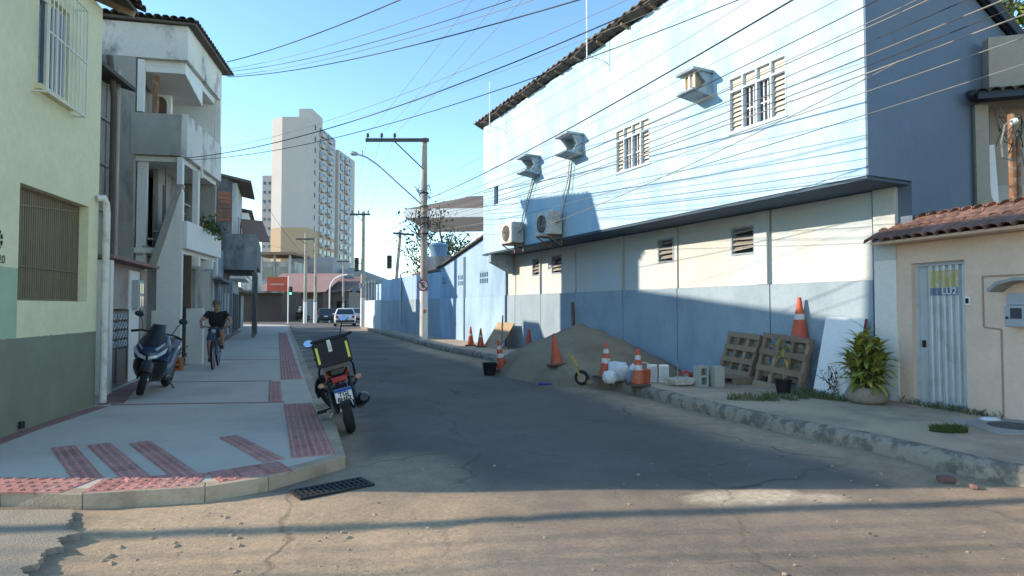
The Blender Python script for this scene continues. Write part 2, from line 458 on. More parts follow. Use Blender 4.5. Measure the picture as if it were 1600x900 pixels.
kerb(swl, KL[1:14], HL, 1, .9, K['kerb'])
kerb(swr, KR[1:15], HR, -1, 1.0, K['kerbR'], rough=.028)

# red tactile tiles and pigmented border strips set in the new sidewalk
K['tactile'] = mat('red tactile paving', (.42,.19,.16), .85, .12, 3, .2, rnd=.14, dirt=(.33,.29,.26), amt=.35, dscale=3)
K['tactop'] = mat('worn tactile ridge tops', (.46,.245,.21), .85, .12, 3, .2, rnd=.1)
K['border'] = mat('red pigmented border', (.30,.15,.13), .88, .12, 2, .2, dirt=(.27,.24,.22), amt=.5, dscale=2)
T = .205
def tile_mesh(kind):
    q = MB(); e = T/2-.003
    q.box(-e,e,-e,e,-.012,.004)
    if kind == 'bar':
        for k in (-1,0,1):
            y = k*T/3
            q.add([(-e+.008,y-.018,.004),(e-.008,y-.018,.004),(e-.008,y+.018,.004),(-e+.008,y+.018,.004),(-e+.014,y-.011,.011),(e-.014,y-.011,.011),(e-.014,y+.011,.011),(-e+.014,y+.011,.011)],
                  [(0,1,5,4),(1,2,6,5),(2,3,7,6),(3,0,4,7)])
            q.add([(-e+.014,y-.011,.0112),(e-.014,y-.011,.0112),(e-.014,y+.011,.0112),(-e+.014,y+.011,.0112)], [(0,1,2,3)], 1)
    else:
        for i in (-1,1):
            for j in (-1,1):
                q.lathe([(.03,.004),(.02,.012)], 6, M=Matrix.Translation((i*T/4, j*T/4, 0)))
    return q.mesh('tactile_tile', [K['tactile'], K['tactop']])
TB, TD = tile_mesh('bar'), tile_mesh('dome')
def strip(p0, p1, across, me, size=T):
    p0 = Vector(p0); p1 = Vector(p1); d = p1-p0; k = max(1, round(d.length/size)); u = d.normalized(); nn = Vector((-u.y,u.x)); a = math.atan2(u.y,u.x)
    for i in range(k):
        for j in range(across):
            p = p0 + u*(size*(i+.5)) + nn*(size*(j-(across-1)/2))
            put('tactile_tile', me, swl, loc=(p.x,p.y,HL+.003+random.uniform(0,.0015)), rot=(0,0,a+random.uniform(-.01,.01)))
strip((-1.94,6.0),(-3.26,9.30), 2, TB)
strip((-3.66,9.46),(-4.66,12.0), 1, TB)
strip((-4.46,12.36),(-13.2,35.0), 2, TB, .205)
strip((-4.69,6.40),(-3.58,5.19), 1, TB)
strip((-4.40,6.52),(-3.18,5.21), 1, TB)
strip((-4.02,6.61),(-2.76,5.24), 1, TB)
strip((-3.20,6.91),(-2.24,5.80), 1, TB)
strip((-6.2,5.10),(-3.62,5.02), 2, TD)
strip((-3.42,5.01),(-2.62,5.19), 2, TD)
strip((-2.56,5.25),(-2.02,5.68), 2, TD)
def border(pts, w):
    q = MB()
    for (x0,y0),(x1,y1) in zip(pts, pts[1:]):
        d = Vector((x1-x0,y1-y0)).normalized(); nn = Vector((-d.y,d.x))*w/2
        q.add([(x0-nn.x,y0-nn.y,HL-.02),(x1-nn.x,y1-nn.y,HL-.02),(x1+nn.x,y1+nn.y,HL-.02),(x0+nn.x,y0+nn.y,HL-.02),
               (x0-nn.x,y0-nn.y,HL+.004),(x1-nn.x,y1-nn.y,HL+.004),(x1+nn.x,y1+nn.y,HL+.004),(x0+nn.x,y0+nn.y,HL+.004)],
              [(4,5,6,7),(0,1,5,4),(1,2,6,5),(2,3,7,6),(3,0,4,7)])
    q.build('border_strip', K['border'], swl)
border([(-5.15,5.0),(-5.72,7.2),(-6.05,9.0)], .2)
border([(-6.05,9.22),(-6.75,10.6),(-8.0,14.3),(-9.5,18.3)], .34)
border([(-9.6,18.5),(-17,38)], .34)
border([(-6.0,9.15),(-3.5,9.40)], .1)
border([(-6.9,11.9),(-4.75,12.1)], .09)
border([(-8.6,16.9),(-5.9,17.0)], .09)
# ---------------------------------------------------------------- right side: blue building, shed, wall, cream house
K['paleblue'] = mat('peeling pale blue paint', (.345,.53,.65), .8, .07, 1.0, .12, dirt=(.53,.62,.67), amt=.75, dscale=1.3, streak=.4, dlo=.40, dhi=.66, lines=.21)
# rusty brick showing where the paint has come off
nt = K['paleblue'].node_tree; N = nt.nodes; L = nt.links; b = N['Principled BSDF']; cur = b.inputs['Base Color'].links[0].from_socket
geo = N.new('ShaderNodeNewGeometry'); n1 = N.new('ShaderNodeTexNoise'); n1.inputs['Scale'].default_value = 1.7; n1.inputs['Detail'].default_value = 8; n1.inputs['Roughness'].default_value = .7
L.new(geo.outputs['Position'], n1.inputs['Vector'])
mr = N.new('ShaderNodeMapRange'); mr.inputs['From Min'].default_value = .665; mr.inputs['From Max'].default_value = .70; mr.inputs['To Max'].default_value = .7; L.new(n1.outputs['Fac'], mr.inputs['Value'])
mx = N.new('ShaderNodeMix'); mx.data_type = 'RGBA'; mx.inputs['B'].default_value = (.5,.33,.23,1); L.new(mr.outputs['Result'], mx.inputs['Factor']); L.new(cur, mx.inputs['A']); L.new(mx.outputs['Result'], b.inputs['Base Color'])
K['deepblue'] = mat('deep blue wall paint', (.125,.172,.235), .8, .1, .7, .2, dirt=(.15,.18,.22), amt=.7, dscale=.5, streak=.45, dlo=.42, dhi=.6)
K['midblue'] = mat('blue wainscot paint', (.30,.375,.43), .8, .09, 1.0, .2, rnd=.05, dirt=(.22,.285,.345), amt=.7, dscale=1.0, streak=.5, dlo=.48, dhi=.64)
K['wallblue'] = mat('boundary wall blue', (.33,.47,.60), .8, .09, .8, .2, rnd=.05, dirt=(.20,.31,.45), amt=.65, dscale=.8, streak=.35, dlo=.45, dhi=.62)
K['creamblue'] = mat('cream panel paint', (.52,.525,.49), .85, .06, 1.2, .2, rnd=.04, lines=.2, dirt=(.47,.55,.59), amt=.8, dscale=.7, streak=.3, dlo=.45, dhi=.58)
K['joint'] = mat('dark joint', (.05,.06,.075), .9, .1, 3, 0)
K['louver'] = mat('grey louver concrete', (.28,.27,.25), .9, .15, 6, .2, rnd=.15)
K['frameblue'] = mat('pale blue window frame', (.55,.64,.70), .6, .08, 4, .05, rnd=.05)
K['shutter'] = mat('cream shutter', (.55,.52,.44), .7, .08, 5, .05)
K['hood'] = mat('blue grey concrete hood', (.30,.37,.42), .9, .12, 4, .25, dirt=(.17,.16,.14), amt=.6, dscale=5)
K['acwhite'] = mat('aged air conditioner casing', (.58,.55,.50), .5, .08, 5, .05, dirt=(.36,.27,.2), amt=.6, dscale=6)

BW = math.atan2(1, -.474)
P0 = (5.808, 9.139, 0)
bb = thing('blue_building', 'pale blue two storey building whose upper floor overhangs a cream and blue ground floor', 'building', P0, BW)
LEN, UP, SOF, EAVE, SL = 13.9, .95, 3.45, 7.92, .47
W1, W2, W3 = (1.15,2.38,4.70,5.72), (4.66,5.89,4.67,5.69), (12.62,12.97,5.03,5.65)
def box_hole(h): return (h[0], h[1], h[2], h[3])
mb = MB(); mb.wall(-.18, LEN, SOF, EAVE, [W1, W2, W3], y=UP, t=-.18); mb.build('upper_wall', K['paleblue'], bb)
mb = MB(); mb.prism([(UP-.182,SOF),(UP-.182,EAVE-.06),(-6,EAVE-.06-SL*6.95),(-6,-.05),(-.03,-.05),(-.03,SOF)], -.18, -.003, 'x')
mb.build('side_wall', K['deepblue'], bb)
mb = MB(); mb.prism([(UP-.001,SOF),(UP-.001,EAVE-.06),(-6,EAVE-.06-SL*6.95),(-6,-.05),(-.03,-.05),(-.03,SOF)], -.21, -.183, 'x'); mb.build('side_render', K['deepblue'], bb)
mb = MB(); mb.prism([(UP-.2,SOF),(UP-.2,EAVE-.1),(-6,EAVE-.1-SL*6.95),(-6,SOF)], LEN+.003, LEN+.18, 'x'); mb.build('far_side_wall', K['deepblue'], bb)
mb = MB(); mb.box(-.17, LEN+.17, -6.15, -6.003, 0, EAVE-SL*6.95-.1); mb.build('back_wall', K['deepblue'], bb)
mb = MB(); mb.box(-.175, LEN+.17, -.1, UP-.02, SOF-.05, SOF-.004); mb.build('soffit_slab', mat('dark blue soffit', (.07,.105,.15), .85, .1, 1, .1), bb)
mb = MB(); mb.box(0, LEN, -.3, -.12, 0, SOF-.055); mb.build('inner_wall', K['joint'], bb)
# near-black sheet: darkness of the room put into colour behind the openings
mb = MB(); mb.box(.2, LEN-.2, .2, .3, SOF+.1, EAVE-.8); mb.build('dark_sheet', K['darkvoid'], bb)
# ground floor panels with their joints
J = [0.36,2.35,4.90,6.94,9.26,11.36,13.25,LEN]
V = [(2.71,3.32,2.60,3.16),(5.03,5.59,2.60,3.16),(10.06,10.69,2.60,3.16),(11.45,11.99,2.60,3.16)]
for a, c in zip(J, J[1:]):
    hs = [h for h in V if a < h[0] and h[1] < c]
    mb = MB(); mb.wall(a+.03, c-.03, 2.004, SOF-.06, hs, y=0, t=-.12); mb.build('wall_panel', K['creamblue'], bb)
    mb = MB(); mb.box(a+.014, c-.014, -.12, .035, -.05, 2.0); mb.build('wainscot_panel', K['midblue'], bb)
for a in (2.40, 6.98, 11.40):
    w_ = .30 if a == 2.40 else .05 if a > 11 else .30
    mb = MB(); mb.box(a, a+w_, -.05, .045, 2.006, SOF-.065); mb.build('pilaster', K['creamblue'], bb)
mb = MB(); mb.box(-.002, .34, -.5, .05, 2.3, SOF-.055); mb.build('corner_pillar', K['creamblue'], bb)
mb = MB(); mb.box(-.002,.34,-.5,.046,0,2.297); mb.build('pillar_base', K['white'], bb)
for h in V:
    mb = MB(); a, c, z0, z1 = h
    for q in ((a,a+.04,z0,z1),(c-.04,c,z0,z1),(a+.04,c-.04,z1-.04,z1),(a+.04,c-.04,z0,z0+.04)): mb.box(q[0],q[1],-.11,.012,q[2],q[3])
    fr = mb.build('vent_window', K['hood'], bb)
    k = 4
    for i in range(k):
        z = z0+.09+i*(z1-z0-.12)/k; q = MB(); tl = random.uniform(-.02,.05)
        x1 = c-.05 - (random.random() < .35)*random.uniform(.05,.3)
        q.add([(a+.05,-.07,z+.06+tl),(x1,-.07,z+.06),(x1,.0,z),(a+.05,.0,z+tl),(a+.05,-.07,z+.085+tl),(x1,-.07,z+.085),(x1,.0,z+.025),(a+.05,.0,z+.025+tl)],
              [(0,3,2,1),(4,5,6,7),(0,1,5,4),(1,2,6,5),(2,3,7,6),(3,0,4,7)])
        q.build('slat', K['louver'], fr)

def casement(parent, h, y):
    a, c, z0, z1 = h; w_ = (c-a)/4; zt = z0+(z1-z0)*.74
    mb = MB()
    for i in range(5):
        x = a + i*w_; mb.box(max(a,x-.016), min(c,x+.016), y-.10, y+.008, z0, z1)
    for z in (z0+.02, zt, z1-.02): mb.box(a, c, y-.098, y+.006, z-.016, z+.016)
    mb.box(a-.02, c+.02, y-.05, y+.02, z0-.025, z0-.002)
    win = mb.build('window', K['frameblue'], parent)
    for i in range(4):
        x0, x1 = a+i*w_+.024, a+(i+1)*w_-.024
        q = MB(); q.box(x0, x1, y-.08, y-.05, zt+.022, z1-.022); q.build('pane', K['shutter'], win)
        if i in (0, 3):
            n_ = 8
            for j in range(n_):
                za = z0+.045+j*(zt-z0-.07)/n_; d_ = (zt-z0-.07)/n_
                q = MB(); q.add([(x0,y-.045,za),(x1,y-.045,za),(x1,y-.085,za+d_),(x0,y-.085,za+d_)], [(0,1,2,3)]); q.add([(x0,y-.052,za),(x1,y-.052,za),(x1,y-.092,za+d_),(x0,y-.092,za+d_)], [(3,2,1,0)])
                q.build('slat', K['shutter'], win)
        else:
            q = MB(); q.box(x0, x1, y-.09, y-.08, z0+.04, zt-.02); q.build('pane', K['glass'], win)
            q = MB()
            for k in (1,2): q.box(x0+(x1-x0)*k/3-.009, x0+(x1-x0)*k/3+.009, y-.079, y-.055, z0+.04, zt-.02)
            q.box(x0, x1, y-.078, y-.06, z0+.36, z0+.38); q.build('glazing_bar', K['plainwhite'], win)
casement(bb, W1, UP); casement(bb, W2, UP)
mb = MB(); a, c, z0, z1 = W3
mb.box(a,c,UP-.15,UP-.12,z0,z1); mb.build('small_window', K['glass'], bb)

def hood(x0, x1, z0, z1, unit=False):
    mb = MB(); d = .50
    mb.box(x0-.04, x1+.04, UP+.001, UP+d, z1-.05, z1)                       # top slab
    mb.add([(x0-.02,UP+.001,z0-.05),(x1+.02,UP+.001,z0-.05),(x1+.02,UP+d,z0+.02),(x0-.02,UP+d,z0+.02),(x0-.02,UP+.001,z0+.03),(x1+.02,UP+.001,z0+.03),(x1+.02,UP+d,z0+.06),(x0-.02,UP+d,z0+.06)],
           [(0,3,2,1),(4,5,6,7),(0,1,5,4),(1,2,6,5),(2,3,7,6),(3,0,4,7)])
    for x in (x0, x1-.05):
        mb.prism([(UP+.001,z0+.02),(UP+.32,z0+.05),(UP+.17,(z0+z1)/2),(UP+.36,z1-.052),(UP+.001,z1-.052)], x, x+.05, 'x')
    o = mb.build('air_conditioner_hood', K['hood'], bb)
    if unit:
        q = MB(); q.box(x0+.07, x1-.07, UP+.002, UP+.36, z0+.075, z1-.07); q.build('grille_box', mat('tan grille', (.36,.27,.16), .8, .15, 20, .3), o)
        q = MB()
        for x in (x0+.06, (x0+x1)/2-.02, x1-.1): q.box(x, x+.04, UP+.36, UP+.385, z0+.06, z1-.052)
        q.build('frame', K['plainwhite'], o)
    return o
hood(9.66, 10.18, 5.46, 5.96); hood(7.32, 7.88, 5.48, 6.0); hood(2.79, 3.20, 5.56, 6.0, True)

# eave: corrugated roof sheets and ragged tile ends
def roof_pt(x, y, dz=0): return (x, y, EAVE - SL*(UP-y) + dz)
mb = MB(); n_ = 100; vs = []
for i in range(n_+1):
    x = -.35 + (LEN+.75)*i/n_; dz = .03*math.cos(i*math.pi)
    vs += [roof_pt(x, UP+.24, .10+dz), roof_pt(x, -6.4, .10+dz)]
k = len(vs)
vs += [(x,y,z-.03) for x,y,z in vs]
fs = []
for i in range(n_):
    a = 2*i; fs += [(a,a+1,a+3,a+2), (a+k,a+2+k,a+3+k,a+1+k), (a,a+2,a+2+k,a+k), (a+1,a+1+k,a+3+k,a+3)]
fs += [(0,k,k+1,1), (k-2,k-1,2*k-1,2*k-2)]
mb.add(vs, fs); rf = mb.build('roof', K['tiledark'], bb)
q = MB(); q.bar(roof_pt(-.25,UP+.3,.05), roof_pt(-.25,-6.2,.05), .06, .1); q.bar(roof_pt(-.33,UP+.38,.05), roof_pt(-.33,-6.2,.05), .03, .16); q.build('barge_board', K['joint'], rf)
for i in range(46):
    x = -.3 + i*.305; q = MB(); l = random.uniform(.25,.42); t_ = random.uniform(-.03,.03)
    q.bar((x+.15, UP+.26+random.uniform(-.06,.04), EAVE+.07+t_+.03), (x+.15, UP+.02, EAVE+.07+t_-.02), .26, .035)
    q.build('eave_tile', K['tiledark'], rf, rot=None)
for i in range(14):
    x = .4+i*1.0; q = MB(); q.bar((x,UP-.05,EAVE-.02), (x,UP+.2,EAVE+.05), .05, .06); q.build('rafter', K['wood'], rf)
mb = MB(); mb.prism([(UP-.05,SOF-.055),(.03,SOF-.055),(.03,2.75),(.12,2.75),(UP-.05,SOF-.32)], LEN-.55, LEN-.35, 'x'); mb.build('bracket', K['hood'], bb)
for x, z0, z1 in ((12.2,7.3,8.9),(6.35,7.4,9.6)):
    q = MB(); q.tube([(x,UP+.5,z0),(x,UP+.5,z1)], .015, 6); q.tube([(x,UP+.5,z0+.15),(x,UP,z0+.1)], .012, 6); q.build('antenna_rod', K['plainwhite'], bb)

def ac_unit(x0, label):
    t = thing('air_conditioner', label, 'air conditioner', (0,0,0), 0, 'outdoor units on the blue facade')
    M = Matrix.Translation(P0) @ Matrix.Rotation(BW, 4, 'Z') @ Matrix.Translation((x0, UP+.06, 3.53)); t.matrix_world = M
    t.rotation_euler = M.to_euler(); t.location = M.translation
    q = MB(); q.box(0, .88, .0, .36, 0, .62); q.build('casing', K['acwhite'], t, bevel=.02)
    q = MB(); q.lathe([(.25,0),(.25,.012)], 24, M=Matrix.Translation((.5,.361,.31)) @ Matrix.Rotation(-math.pi/2,4,'X')); fan = q.build('fan_opening', K['darkvoid'], t)
    q = MB()
    for r_ in (.06,.12,.18,.24): q.tube([(.5+r_*math.cos(a*math.pi/9), .38, .31+r_*math.sin(a*math.pi/9)) for a in range(19)], .006, 4)
    q.build('fan_guard', K['acwhite'], t)
    q = MB(); q.box(-.005,.001,.06,.3,.15,.5); 
    for i in range(6): q.box(-.012,-.004,.06,.3,.17+i*.055,.19+i*.055)
    q.build('side_grille', K['acwhite'], t)
    q = MB(); q.tube([(-.01,.18,.3),(-.06,.16,.32),(-.07,.14,.38),(-.06,.12,.44),(-.01,.1,.45)], .022, 6); q.build('valve_cover', K['acwhite'], t)
    for x in (.12,.72):
        q = MB(); q.bar((x,-.06,-.02),(x,.4,-.02),.04,.04); q.bar((x,-.06,-.3),(x,.36,-.04),.03,.03); q.bar((x,-.045,-.3),(x,-.045,.05),.04,.03,up=(0,1,0)); q.build('bracket', K['rust'], t)
    return t
ac1 = ac_unit(10.6, 'outdoor air conditioner left of the other, near the bracket end of overhang')
ac2 = ac_unit(8.3, 'outdoor air conditioner inside the scalloped shadow, nearer the windows')
for t, hx in ((ac1, -1.0), (ac2, -.75)):
    q = MB(); q.tube([(.05,.1,.35),(-.08,.12,.5),(-.12,.06,.9),(-.3,.0,1.4),(hx+.35,.0,1.9)], .022, 6); q.build('hose', K['pvc'], t)
    q = MB(); q.tube([(-.02,.2,.3),(-.2,.16,.35),(-.28,.1,.7),(-.42,.02,1.3),(hx+.2,.02,1.85)], .014, 6); q.build('cable', K['cable2'], t)

# low shed with sloping top beyond the overhang
sh = thing('shed', 'light blue shed with a sloping top and breeze block vents beside the pole', 'shed', P0, BW)
zs = lambda s: 4.28+(16.07-s)*.163
S0, S1 = LEN+.21, 21.4
B = [(15.70,16.55,2.46,3.0),(18.25,19.05,2.46,3.0),(20.6,21.15,2.6,3.0)]
mb = MB(); mb.wall(S0, S1, 2.005, 3.3, B, y=0, t=-.15); mb.prism([(S0,3.302),(S1,3.302),(S1,zs(S1)),(S0,zs(S0))], -.15, -.001, 'y'); mb.build('wall', K['wallblue'], sh)
mb = MB(); mb.box(S0, 18.13, -.15, .03, -.05, 2.0); mb.build('wainscot_panel', K['wallblue'], sh)
mb = MB(); mb.box(18.16, S1, -.15, .03, -.05, 2.0); mb.build('wainscot_panel', K['wallblue'], sh)
mb = MB(); mb.box(S0, S1, -5, -.3, 0, 3.2); mb.build('core', K['joint'], sh)
for h in B:
    q = MB(); a, c, z0, z1 = h; n_ = max(2, round((c-a)/.17))
    for i in range(n_+1): x = a+(c-a)*i/n_; q.box(x-.03, x+.03, -.11, -.01, z0, z1)
    for z in (z0+.03, (z0+z1)/2, z1-.03): q.box(a, c, -.108, -.012, z-.03, z+.03)
    q.build('breeze_block_vent', K['wallblue'], sh)
q = MB(); q.tube([(18.14,.06,.2),(18.14,.06,3.7)], .04, 8); q.build('drain_pipe', K['midblue'], sh)
rf = MB(); rf.add([(S0,.15,zs(S0)+.01),(S1+.2,.15,zs(S1)-.02),(S1+.2,-5,zs(S1)+.6),(S0,-5,zs(S0)+.6),(S0,.15,zs(S0)+.08),(S1+.2,.15,zs(S1)+.05),(S1+.2,-5,zs(S1)+.67),(S0,-5,zs(S0)+.67)],
                    [(0,3,2,1),(4,5,6,7),(0,1,5,4),(1,2,6,5),(2,3,7,6),(3,0,4,7)]); rf.build('roof', K['tiledark'], sh)

# boundary wall, sheet hoarding
bw = thing('boundary_wall', 'long blue two tone wall in shade behind the tall concrete pole', 'wall', P0, BW)
for a, c in ((21.42,23.6),(23.63,26.0),(26.03,28.3),(28.33,30.6),(30.63,33.0)):
    q = MB(); q.box(a, c, -.15, 0, 2.004, 3.27+random.uniform(-.03,.03)); q.build('wall_panel', K['wallblue'], bw)
    q = MB(); q.box(a, c, -.15, .03, -.05, 2.0); q.build('wainscot_panel', K['midblue'], bw)
q = MB(); q.tube([(28.25,.07,.5),(28.25,.07,3.45),(28.25,-.2,3.6)], .06, 8); q.build('drain_pipe', K['pvc'], bw)
K['sheet'] = mat('pale sheet metal', (.55,.63,.68), .5, .06, 2, .05, metal=.1, dirt=(.4,.44,.46), amt=.5, dscale=2, streak=.2)
ho = thing('sheet_hoarding', 'pale sheet metal hoarding at the far end of the blue wall', 'fence', P0, BW)
for i in range(5):
    a = 33.05+i*1.0; q = MB(); pr = []
    for k_ in range(11): pr.append((a+k_*.097, .05 + (.03 if k_ % 2 else 0)))
    pr += [(x, y-.02) for x, y in pr[::-1]]
    q.prism(pr, .15, 2.05, 'z'); q.build('sheet', K['sheet'], ho)
for i in range(6):
    q = MB(); x = 33.1+i*.95; q.box(x-.03,x+.03,-.02,.03,.1,3.45); q.build('post', K['grey_metal'], ho)
hb = thing('boundary_wall', 'blue grey wall behind the posts of the sheet hoarding', 'wall', P0, BW)
q = MB(); q.box(33.02, 40, -1.4, -1.2, 0, 3.3); q.build('wall', K['wallblue'], hb)

# cream house front wall with tiled canopy and gate
D2 = math.atan2(1, -.28); PC = (6.641, 6.1425, 0)
K['cream'] = mat('cream wall render', (.71,.515,.39), .85, .05, 1.0, .18, dirt=(.5,.41,.31), amt=.4, dscale=1.2, dlo=.5, dhi=.7)
ch = thing('gate_wall', 'cream rendered front wall with tiled canopy and a ribbed metal gate', 'wall', PC, D2)
GH = (2.09, 2.88, .17, 2.22)
mb = MB(); mb.wall(-4.5, 3.12, -.05, 2.52, [GH], y=0, t=-.22); mb.build('wall', K['cream'], ch)
K['groove'] = mat('brown groove line', (.36,.25,.17), .9, .1, 4, .1)
q = MB(); w_ = .012
for a, c in (((1.85,1.98),(-.6,1.98)), ((1.85,1.98),(1.85,1.32)), ((1.85,1.32),(1.63,1.30)), ((1.63,1.30),(1.63,.2))):
    q.bar((a[0],.004,a[1]), (c[0],.004,c[1]), .012, .02, up=(0,0,1) if a[1] == c[1] else (1,0,0))
q.build('groove', K['groove'], ch)
K['gate'] = mat('grey ribbed gate metal', (.52,.55,.56), .35, .05, 3, .03, metal=.25, dirt=(.3,.31,.31), amt=.4, dscale=3)
q = MB(); a, c, z0, z1 = GH
for r_ in ((a,a+.045,z0,z1),(c-.045,c,z0,z1),(a+.045,c-.045,z1-.05,z1),(a+.045,c-.045,z0,z0+.03)): q.box(r_[0],r_[1],-.17,-.07,r_[2],r_[3])
gate = q.build('gate', K['gate'], ch)
q = MB(); pr = []; n_ = 84
for i in range(n_+1):
    x = a+.05+(c-a-.2)*i/n_; ph = (i/n_*6.0) % 1
    pr.append((x, -.14 + .06*(.5+.5*math.tanh(2.2*math.sin(2*math.pi*ph)))))
pr += [(x,y-.01) for x,y in pr[::-1]]
q.prism(pr, z0+.032, z1-.052, 'z'); q.build('ribbed_sheet', K['gate'], gate, smooth=50)
q = MB(); q.box(c-.15, c-.046, -.14, -.11, z0+.032, z1-.052); lp = q.build('lock_plate', K['gate'], gate)
q = MB(); q.box(c-.12, c-.09, -.11, -.07, 1.0, 1.1); q.build('lock', K['black'], gate)
# poster on the gate
K['poster_y'] = mat('yellow poster', (.50,.44,.22), .6, .1, 6, 0, dirt=(.55,.55,.52), amt=.7, dscale=9)
K['poster_b'] = mat('blue poster band', (.20,.235,.31), .6, .1, 6, 0)
K['poster_t'] = mat('poster lettering', (.58,.60,.63), .6, .03, 6, 0)
def rib_band(z0_, z1_, x0_, x1_, m, name, par):
    q = MB(); lo = [p for p in pr[:n_+1] if x0_ <= p[0] <= x1_]
    q.prism([(x,y+.004) for x,y in lo] + [(x,y+.001) for x,y in lo[::-1]], z0_, z1_, 'z'); return q.build(name, m, par, smooth=50)
po = rib_band(1.86, 2.10, 2.24, 2.66, K['poster_y'], 'poster', gate)
rib_band(1.745, 1.855, 2.24, 2.66, K['poster_b'], 'poster_band', gate)
def text_mesh(txt, size, depth=.004, bold=0):
    cu = bpy.data.curves.new('lettering', 'FONT'); cu.body = txt; cu.size = size; cu.extrude = depth/2; cu.align_x = 'CENTER'; cu.align_y = 'CENTER'; cu.offset = bold
    o = bpy.data.objects.new('lettering', cu); C.objects.link(o)
    me = bpy.data.meshes.new_from_object(o.evaluated_get(bpy.context.evaluated_depsgraph_get()))
    bpy.data.objects.remove(o); bpy.data.curves.remove(cu); me.name = 'lettering'; return me
def lettering(txt, size, m, parent, loc, rot, depth=.004, bold=0, name='lettering'):
    me = text_mesh(txt, size, depth, bold); me.materials.clear(); me.materials.append(m)
    return put(name, me, parent, loc=loc, rot=rot)
lettering('LU2', .13, K['poster_t'], gate, (2.37,-.072,1.80), (R(90),0,R(180)), bold=.003)
# intercom and meter box
q = MB(); q.box(2.01,2.075,.001,.03,1.61,1.72); ic = q.build('intercom', K['plainwhite'], ch, bevel=.006)
q = MB(); q.box(2.02,2.062,.03,.036,1.63,1.70); q.build('camera_panel', K['black'], ic)
q = MB(); q.box(1.18,1.50,.001,.13,1.34,1.60); mbx = q.build('meter_box', K['grey_metal'], ch, bevel=.01)
q = MB(); q.box(1.30,1.43,.13,.136,1.44,1.57); q.build('meter_glass', K['glass'], mbx)
q = MB(); q.lathe([(.014,0),(.014,.02)], 8, M=Matrix.Translation((1.465,.131,1.45)) @ Matrix.Rotation(-math.pi/2,4,'X')); q.build('knob', K['black'], mbx)
q = MB(); q.box(1.18,1.50,.001,.09,1.605,1.75); q.build('upper_box', K['grey_metal'], mbx, bevel=.008)
q = MB(); q.prism([(1.62,1.80),(1.5,1.90),(1.3,1.94),(1.05,1.94),(1.05,1.90),(1.3,1.90),(1.48,1.86),(1.6,1.77)], .001, .26, 'y'); q.build('hood', K['louver'], mbx)

def barrel(l=.40, r=.095, th=.014, n=7):
    q = MB(); vs = []; fs = []
    for x, rr in ((0, r), (l, r*.82)):
        for i in range(n+1):
            a = math.pi*i/n; vs.append((x, -rr*math.cos(a), rr*math.sin(a)*.75))
        for i in range(n+1):
            a = math.pi*i/n; vs.append((x, -(rr-th)*math.cos(a), (rr-th)*math.sin(a)*.75))
    k = n+1
    for i in range(n):
        fs += [(i, i+1, 2*k+i+1, 2*k+i), (k+i, 3*k+i, 3*k+i+1, k+i+1), (i, k+i, k+i+1, i+1), (2*k+i, 2*k+i+1, 3*k+i+1, 3*k+i)]
    fs += [(0,2*k,3*k,k), (n,k+n,3*k+n,2*k+n)]
    q.add(vs, fs); return q
BT = barrel().mesh('roof_tile', K['tile']); smooth_mesh(BT, 50)
BTD = barrel().mesh('roof_tile', K['tiledark']); smooth_mesh(BTD, 50)
can = MB(); can.box(-4.5, 3.3, -.6, .30, 2.525, 2.56); cn = can.build('canopy', K['cream'], ch)
def slope_tiles(parent, me, x0, x1, y0, z0, dirsign, slope, rows, pitch=.19, lap=.33):
    """courses of tiles climbing from the edge (y0,z0) in the direction dirsign*y"""
    nx = round((x1-x0)/pitch)
    ang = math.atan(slope)
    for i in range(nx):
        x = x0+(i+.5)*pitch
        for r_ in range(rows):
            d = r_*lap*math.cos(ang); 
            M = Matrix.Translation((x+random.uniform(-.006,.006), y0+dirsign*d, z0+r_*lap*math.sin(ang)+r_*.012+random.uniform(-.004,.004))) @ Matrix.Rotation(dirsign*math.pi/2, 4, 'Z') @ Matrix.Rotation(-ang, 4, 'Y')
            put('roof_tile', me, parent, M=M)
slope_tiles(cn, BT, -.6, 3.32, .36, 2.55, -1, .55, 2, pitch=.165)
slope_tiles(cn, BT, -.6, 3.32, -.74, 2.55, 1, .55, 2, pitch=.165)
RT = barrel(.42, .11).mesh('ridge_tile', K['tile']); smooth_mesh(RT, 50)
for i in range(11):
    put('ridge_tile', RT, cn, M=Matrix.Translation((-.7+i*.37, -.19, 2.84+random.uniform(-.006,.006))))

# neighbour house behind the cream wall
K['beige'] = mat('beige grey render', (.35,.30,.24), .9, .08, 1, .2, dirt=(.26,.23,.19), amt=.5, dscale=1)
K['beige2'] = mat('pale porch wall', (.42,.38,.33), .9, .06, 1, .1)
nh = thing('porch_house', 'beige house with shaded upper porch behind the cream wall', 'house', (7.33, 9.56, 0), math.atan2(-.28, 1))
mb = MB(); mb.box(.22, 6, 0, .2, 5.0, 5.85); mb.build('parapet', K['beige'], nh)
mb = MB(); mb.prism([(.02,0),(.26,0),(.26,3.2),(.2,3.35),(.2,4.79),(.02,4.79)], .0, .25, 'y'); mb.build('pillar', K['beige'], nh)
mb = MB(); mb.box(.0, 6, .42, .6, 0, 4.98); mb.build('porch_wall', K['beige'], nh)
mb = MB(); mb.box(.3, 6, .39, .417, 2.5, 3.55); mb.build('porch_dado', K['beige2'], nh)
mb = MB(); mb.box(0, 6, .26, .385, 2.3, 2.45); mb.box(0,6,.0,.25,0,2.42); mb.build('floor_slab', K['beige'], nh)
mb = MB(); mb.box(-.02, 6, .205, .415, 4.82, 4.98); mb.build('ceiling', K['beige'], nh)
eb = MB(); eb.bar((-.06,-.30,4.84),(6,-.30,4.84),.05,.1); eb.bar((-.06,-.05,4.90),(6,-.05,4.90),.5,.04); ea = eb.build('eave', K['joint'], nh)
